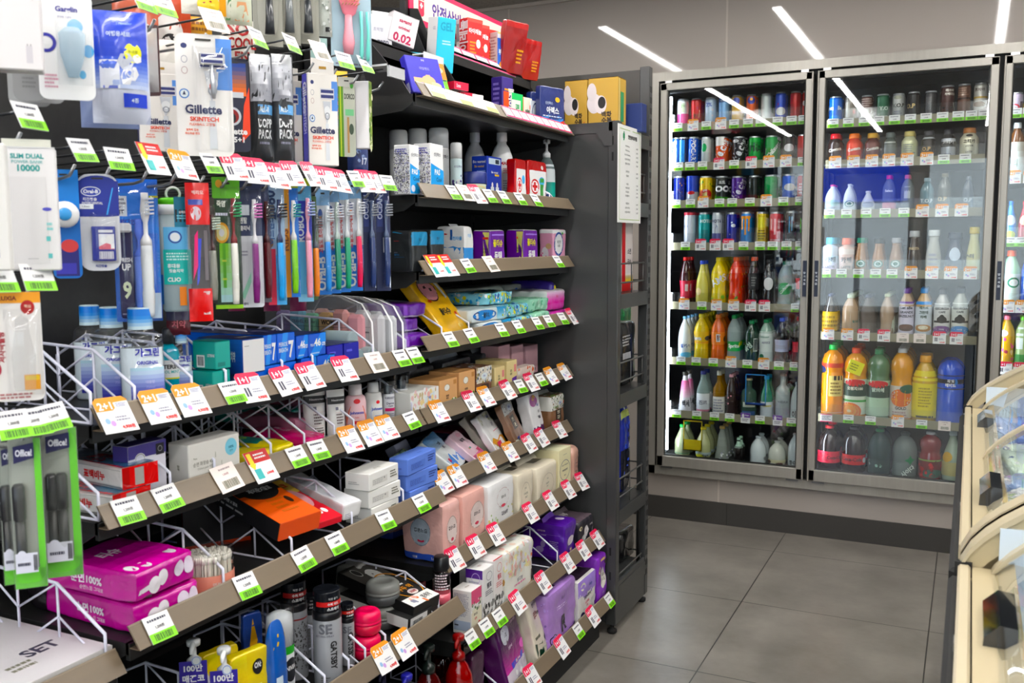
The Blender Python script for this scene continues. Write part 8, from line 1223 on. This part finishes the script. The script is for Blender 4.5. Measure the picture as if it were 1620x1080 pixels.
FC('R', 6, [B('big', 'big cola bottle, red cap', 1310.7, 35, 672, '20100f', 'd8283c', 'T Coca-Cola .7 .3 .07 3a1418 .5;l .1 .22 .5 .4 4 a82434', 1, lab=(.18, .44, 'd8384c')), B('big', 'big cola bottle, black cap', 1349.6, 36, 674, '1c0e0e', '1c1c20', 'T Coca-Cola .45 .3 .08 2a0c10 .6;e .85 .28 .08 .06 e8e8ea', 1, lab=(.18, .4, 'c8141c')), B('big', 'big dark green lemon soda', 1390, 35, 677.5, '4a6460', '1c7c44', 's .1 .1 .9 .5 5 .006 8ab0a0,2c5a4c', 1, k='y'), B('big', 'big clear cider, green star label', 1430, 37, 683, 'a4b0ae', '3a4644', 'p c4ccc8 0 .0 1 0 1 .5 0 .3;p 1c5c3c .3 .0 1 .1 1 .42 .5 .2;T 사이다 .6 .16 .12 d8e4dc .7 40;p 2a7a4c .5 .4 .6 .44 .65 .52 .7 .44 .8 .42 .7 .36 .65 .3 .6 .36', 0, k='y'), B('mango', 'big ruby fruit drink bottle', 1470, 34.5, 682, '7c1c20', 'e0e4e8', 's .05 .08 .95 .42 24 .008 a81c24,5c1418,c83a3c;e .6 .14 .34 .09 3a5c4c;r 0 .4 1 .43 8aa85c', 0, lab=(.0, .44, '6c181c')), B('round', 'pale green drink bottle at the edge', 1505, 30, 682, 'a4b4a0', 'c8d4d4', 'r 0 0 1 .4 b8b07c;e .3 .5 .2 .1 c8a02c', 0)])
FC('T', 0, [C('white and purple can', 1607, 20, 147, 'c8b8cc', 'e .3 .35 .3 .16 d82c4c;e .3 .35 .2 .1 e8e4e8;r .6 0 1 .6 4a2c4c;p 3a8a5a .5 .7 .9 .8 .7 .95'), C('yellow can cut by the frame', 1628, 18, 168, 'e0c03c', '')])
FC('T', 1, [B('tall', 'brown tea bottle, white cap', 1606, 24, 194, '6a4426', 'e4e8ea', 'r .1 .5 .9 .66 c8c8c0;T 보리 .35 .3 .14 8a9a8c .4', 1, lab=(.0, .66, 'd8dcd8')), B('tall', 'second brown tea bottle', 1634, 24, 194, '6a4426', 'e4e8ea', '', 0)])
FC('T', 2, [B('round', 'blue childrens drink bottle', 1597, 18, 318, '3a84d8', '2c70cc', 'e .5 .55 .3 .12 c8d8ec;e .5 .2 .3 .1 c8d83a', 0), B('round', 'crimson childrens drink bottle', 1619, 18, 318, 'b82c3c', 'c8283c', 'e .5 .55 .3 .12 e8d8b8', 0)])
FC('T', 3, [B('tall', 'pale green sports drink, orange cap', 1597, 27, 396, 'a8d4b0', 'ec5a24', 'e .6 .45 .22 .09 1c7c5c;e .6 .45 .16 .06 e8f0ec;p ec6a2c .6 .46 .75 .5 .6 .54;p 2a9c6c .1 .1 .6 .5 .5 .55 .1 .3;p 2a9c6c .3 0 .9 .4 .8 .44 .2 .1', 1, lab=(.0, .6, 'd4e4dc')), B('tall', 'deep blue sports drink bottle', 1625, 24, 398, '1c50b0', '2c4c9c', '', 0)])
FC('T', 4, [B('pet', 'amber fruit tea, pink cap', 1590, 24, 499, 'c89c3c', 'ee7c8c', 'e .35 .68 .2 .06 e8ecee;s .0 .1 1 .7 20 .007 e8a04a,d8487c,e8c8a0;e .5 .34 .08 .03 8a1c3c;r 0 0 1 .14 e85c94', 1), B('pet', 'light green drink, lime cap', 1616, 24, 500, 'a0b884', '7ad43c', 'r .2 .4 .5 .8 d8e4e0;e .7 .6 .1 .04 c8dc3a;r 0 .1 1 .3 3a8a44', 1)])
# neck tag, hang frames
X_ = xat(1350, 4.12, .8); 
one(art(MB().box(-.03, .03, -.001, 0, 0, .055, M('e8e41c')), flat((-.03, -.0015, 0), (.06, 0, 0), (0, 0, .055)), 'l .15 .2 .85 .8 3 8a8a10'), 'neck_tag', 'yellow paper tag hung on the big orange juice bottle', 'tag', (X_-.002, 4.148, zat(592, X_, 4.12)), (0, R(20), 0))
for c_, (a, b_, y0, y1), lab in (('3a84c8', (1179, 1212, 591, 640), 'sky blue rectangular frame stood on the seventh shelf, left cooler'), ('c8b420', (1082, 1112, 664, 711), 'yellow rectangular frame hanging before the bottom shelf, left cooler')):
    Y = 4.1365 if c_[0] == '3' else 4.1365; x0, x1 = xat(a, Y, .6), xat(b_, Y, .6); z1, z0 = zat(y0, x0, Y), zat(y1, x0, Y)
    q = MB(); 
    for (u0, u1, w0, w1) in ((x0, x0+.004, z0, z1), (x1-.004, x1, z0, z1), (x0, x1, z1-.004, z1), (x0, x1, z0, z0+.004)): q.box(u0, u1, Y-.001, Y, w0, w1, M(c_))
    if c_[0] == 'c': q.box(x0, x1, Y-.001, Y, z0, z0+.05, M('c8b420')).lathe([(.0, 0), (.001, 0)], M('c8b420'), 4)
    else: q.box(x0, x1, Y-.001, Y, z0, z0+.012, M('24448c'))
    one(q, 'sign_frame', lab, 'sign')
# cards on the cooler strips
def cool_cards(c, i, spec):
    z = CSH[c][i]
    for j, e_ in enumerate(spec.split()):
        k, p = e_[0], float(e_[1:]); s_ = {'g': (.86, .86), 'w': (.82, .8), 'v': (.9, .9), 'c': (.88, 1), 'r': (.7, .7)}.get(k, (.80, .86)); x = xat(p, 4.125, z+.02)
        o = put_card(k, (x, 4.1285, z+(-.001 if k != 'g' else .001)), (0, 0, R(-90)), '%s, %s from left, %s cooler %s strip' % (CNAME[k], ordn(j), CN[c], ORD[i]), 'price cards in the coolers'); o.scale = (1, s_[0], s_[1])
cool_cards('L', 0, 'g1072 o1096 g1117 o1140 g1161 g1183 g1203 g1230 g1252 g1271'); cool_cards('L', 1, 'g1073 g1091 g1111 p1137 g1161 p1188 o1216 o1243 g1270'); cool_cards('L', 2, 'g1069 g1092 o1112 g1138 g1158 g1186 o1212 g1239 g1266')
cool_cards('L', 3, 'g1084 p1108 p1131 p1152 g1176 g1202 g1222 g1244 g1266'); cool_cards('L', 4, 'o1082 g1110 o1133 o1160 p1187 p1209 g1259'); cool_cards('L', 5, 'g1077 g1101 g1128 o1156 g1182 o1208 g1232 g1257'); cool_cards('L', 6, 'g1070 g1102 g1130 g1154 v1179 g1202 v1230 g1252')
cool_cards('R', 0, 'g1318 g1342 g1367 g1390 g1415 g1440 g1465 g1491 g1516 g1537 g1557'); cool_cards('R', 1, 'o1321 o1350 o1379 o1406 o1435 o1466 g1493 g1527'); cool_cards('R', 2, 'g1312 g1339 g1370 g1400 g1430 o1459 o1490 o1521'); cool_cards('R', 3, 'g1306 g1331 g1358 g1385 g1411 o1441 o1474 o1504 o1535')
cool_cards('R', 4, 'o1310 o1340 p1366 p1398 w1428 w1455 p1486 p1513'); cool_cards('R', 5, 'c1307 g1342 g1377 o1420 g1458 w1494')
cool_cards('T', 0, 'g1607 g1628'); cool_cards('T', 1, 'o1604 o1630'); cool_cards('T', 2, 'g1598 g1617'); cool_cards('T', 3, 'o1594 o1617'); cool_cards('T', 4, 'p1590 p1614')
# ice cream pouches in the freezers
rr = random.Random(12); IC = ['cfe0d0', 'd8d4e0', '8a6ac0', 'c8d8b8', 'e8ecf0', '6a4a9c', 'd8b0b8', 'b8c8a0', '8aa0c8', 'e0d8c0', 'c87aa0', '4a5c8c']
IN_ = {'cfe0d0': 'pale green', 'd8d4e0': 'pale lilac', '8a6ac0': 'violet', 'c8d8b8': 'soft green', 'e8ecf0': 'white', '6a4a9c': 'deep purple', 'd8b0b8': 'dusty pink', 'b8c8a0': 'olive green', '8aa0c8': 'steel blue', 'e0d8c0': 'cream', 'c87aa0': 'rose', '4a5c8c': 'slate blue'}
for w_, (ya, yb, nm) in enumerate(((1.56, 2.78, 'far freezer'), (.9, 1.40, 'near freezer'))):
    for j in range(7 if not w_ else 3):
        y = ya+(yb-ya)*(j+.5)/(7 if not w_ else 3)
        for i in range(4):
            c_ = IC[(j*4+i*5+w_*3) % 12]; x = (.17, .25)[w_]+i*(.135, .12)[w_]+rr.uniform(-.01, .01)
            mb = softm(.15, .10, .05, c_, 'T s .05 .05 .95 .95 14 .010 fff,%s,%s' % (rr.choice(IC), rr.choice(IC)), 'g', 4, .010, rr.random()*40, 0, None, None, 26)
            one(mb, 'ice_cream_pouch', '%s ice cream pouch, column %s from the aisle, %s from the front, %s' % (IN_[c_], ordn(i), ordn(j), nm), 'ice cream', (x, y, (.76, .70)[w_]+i*.012+rr.uniform(-.004, .004)), (R(rr.uniform(-12, 12)), R(rr.uniform(-25, 5)), R(rr.uniform(-25, 25))), 'ice cream pouches in the freezers')
    b_ = MB().box(.065, .655, ya-.04, yb+.04, (.715, .655)[w_], (.74, .68)[w_], M('#c8d0da', 'p')); one(b_, 'freezer_basket', 'pale basket floor under the pouches in the %s' % nm, 'basket')
bpy.data.objects.remove(TO); bpy.data.curves.remove(TC)
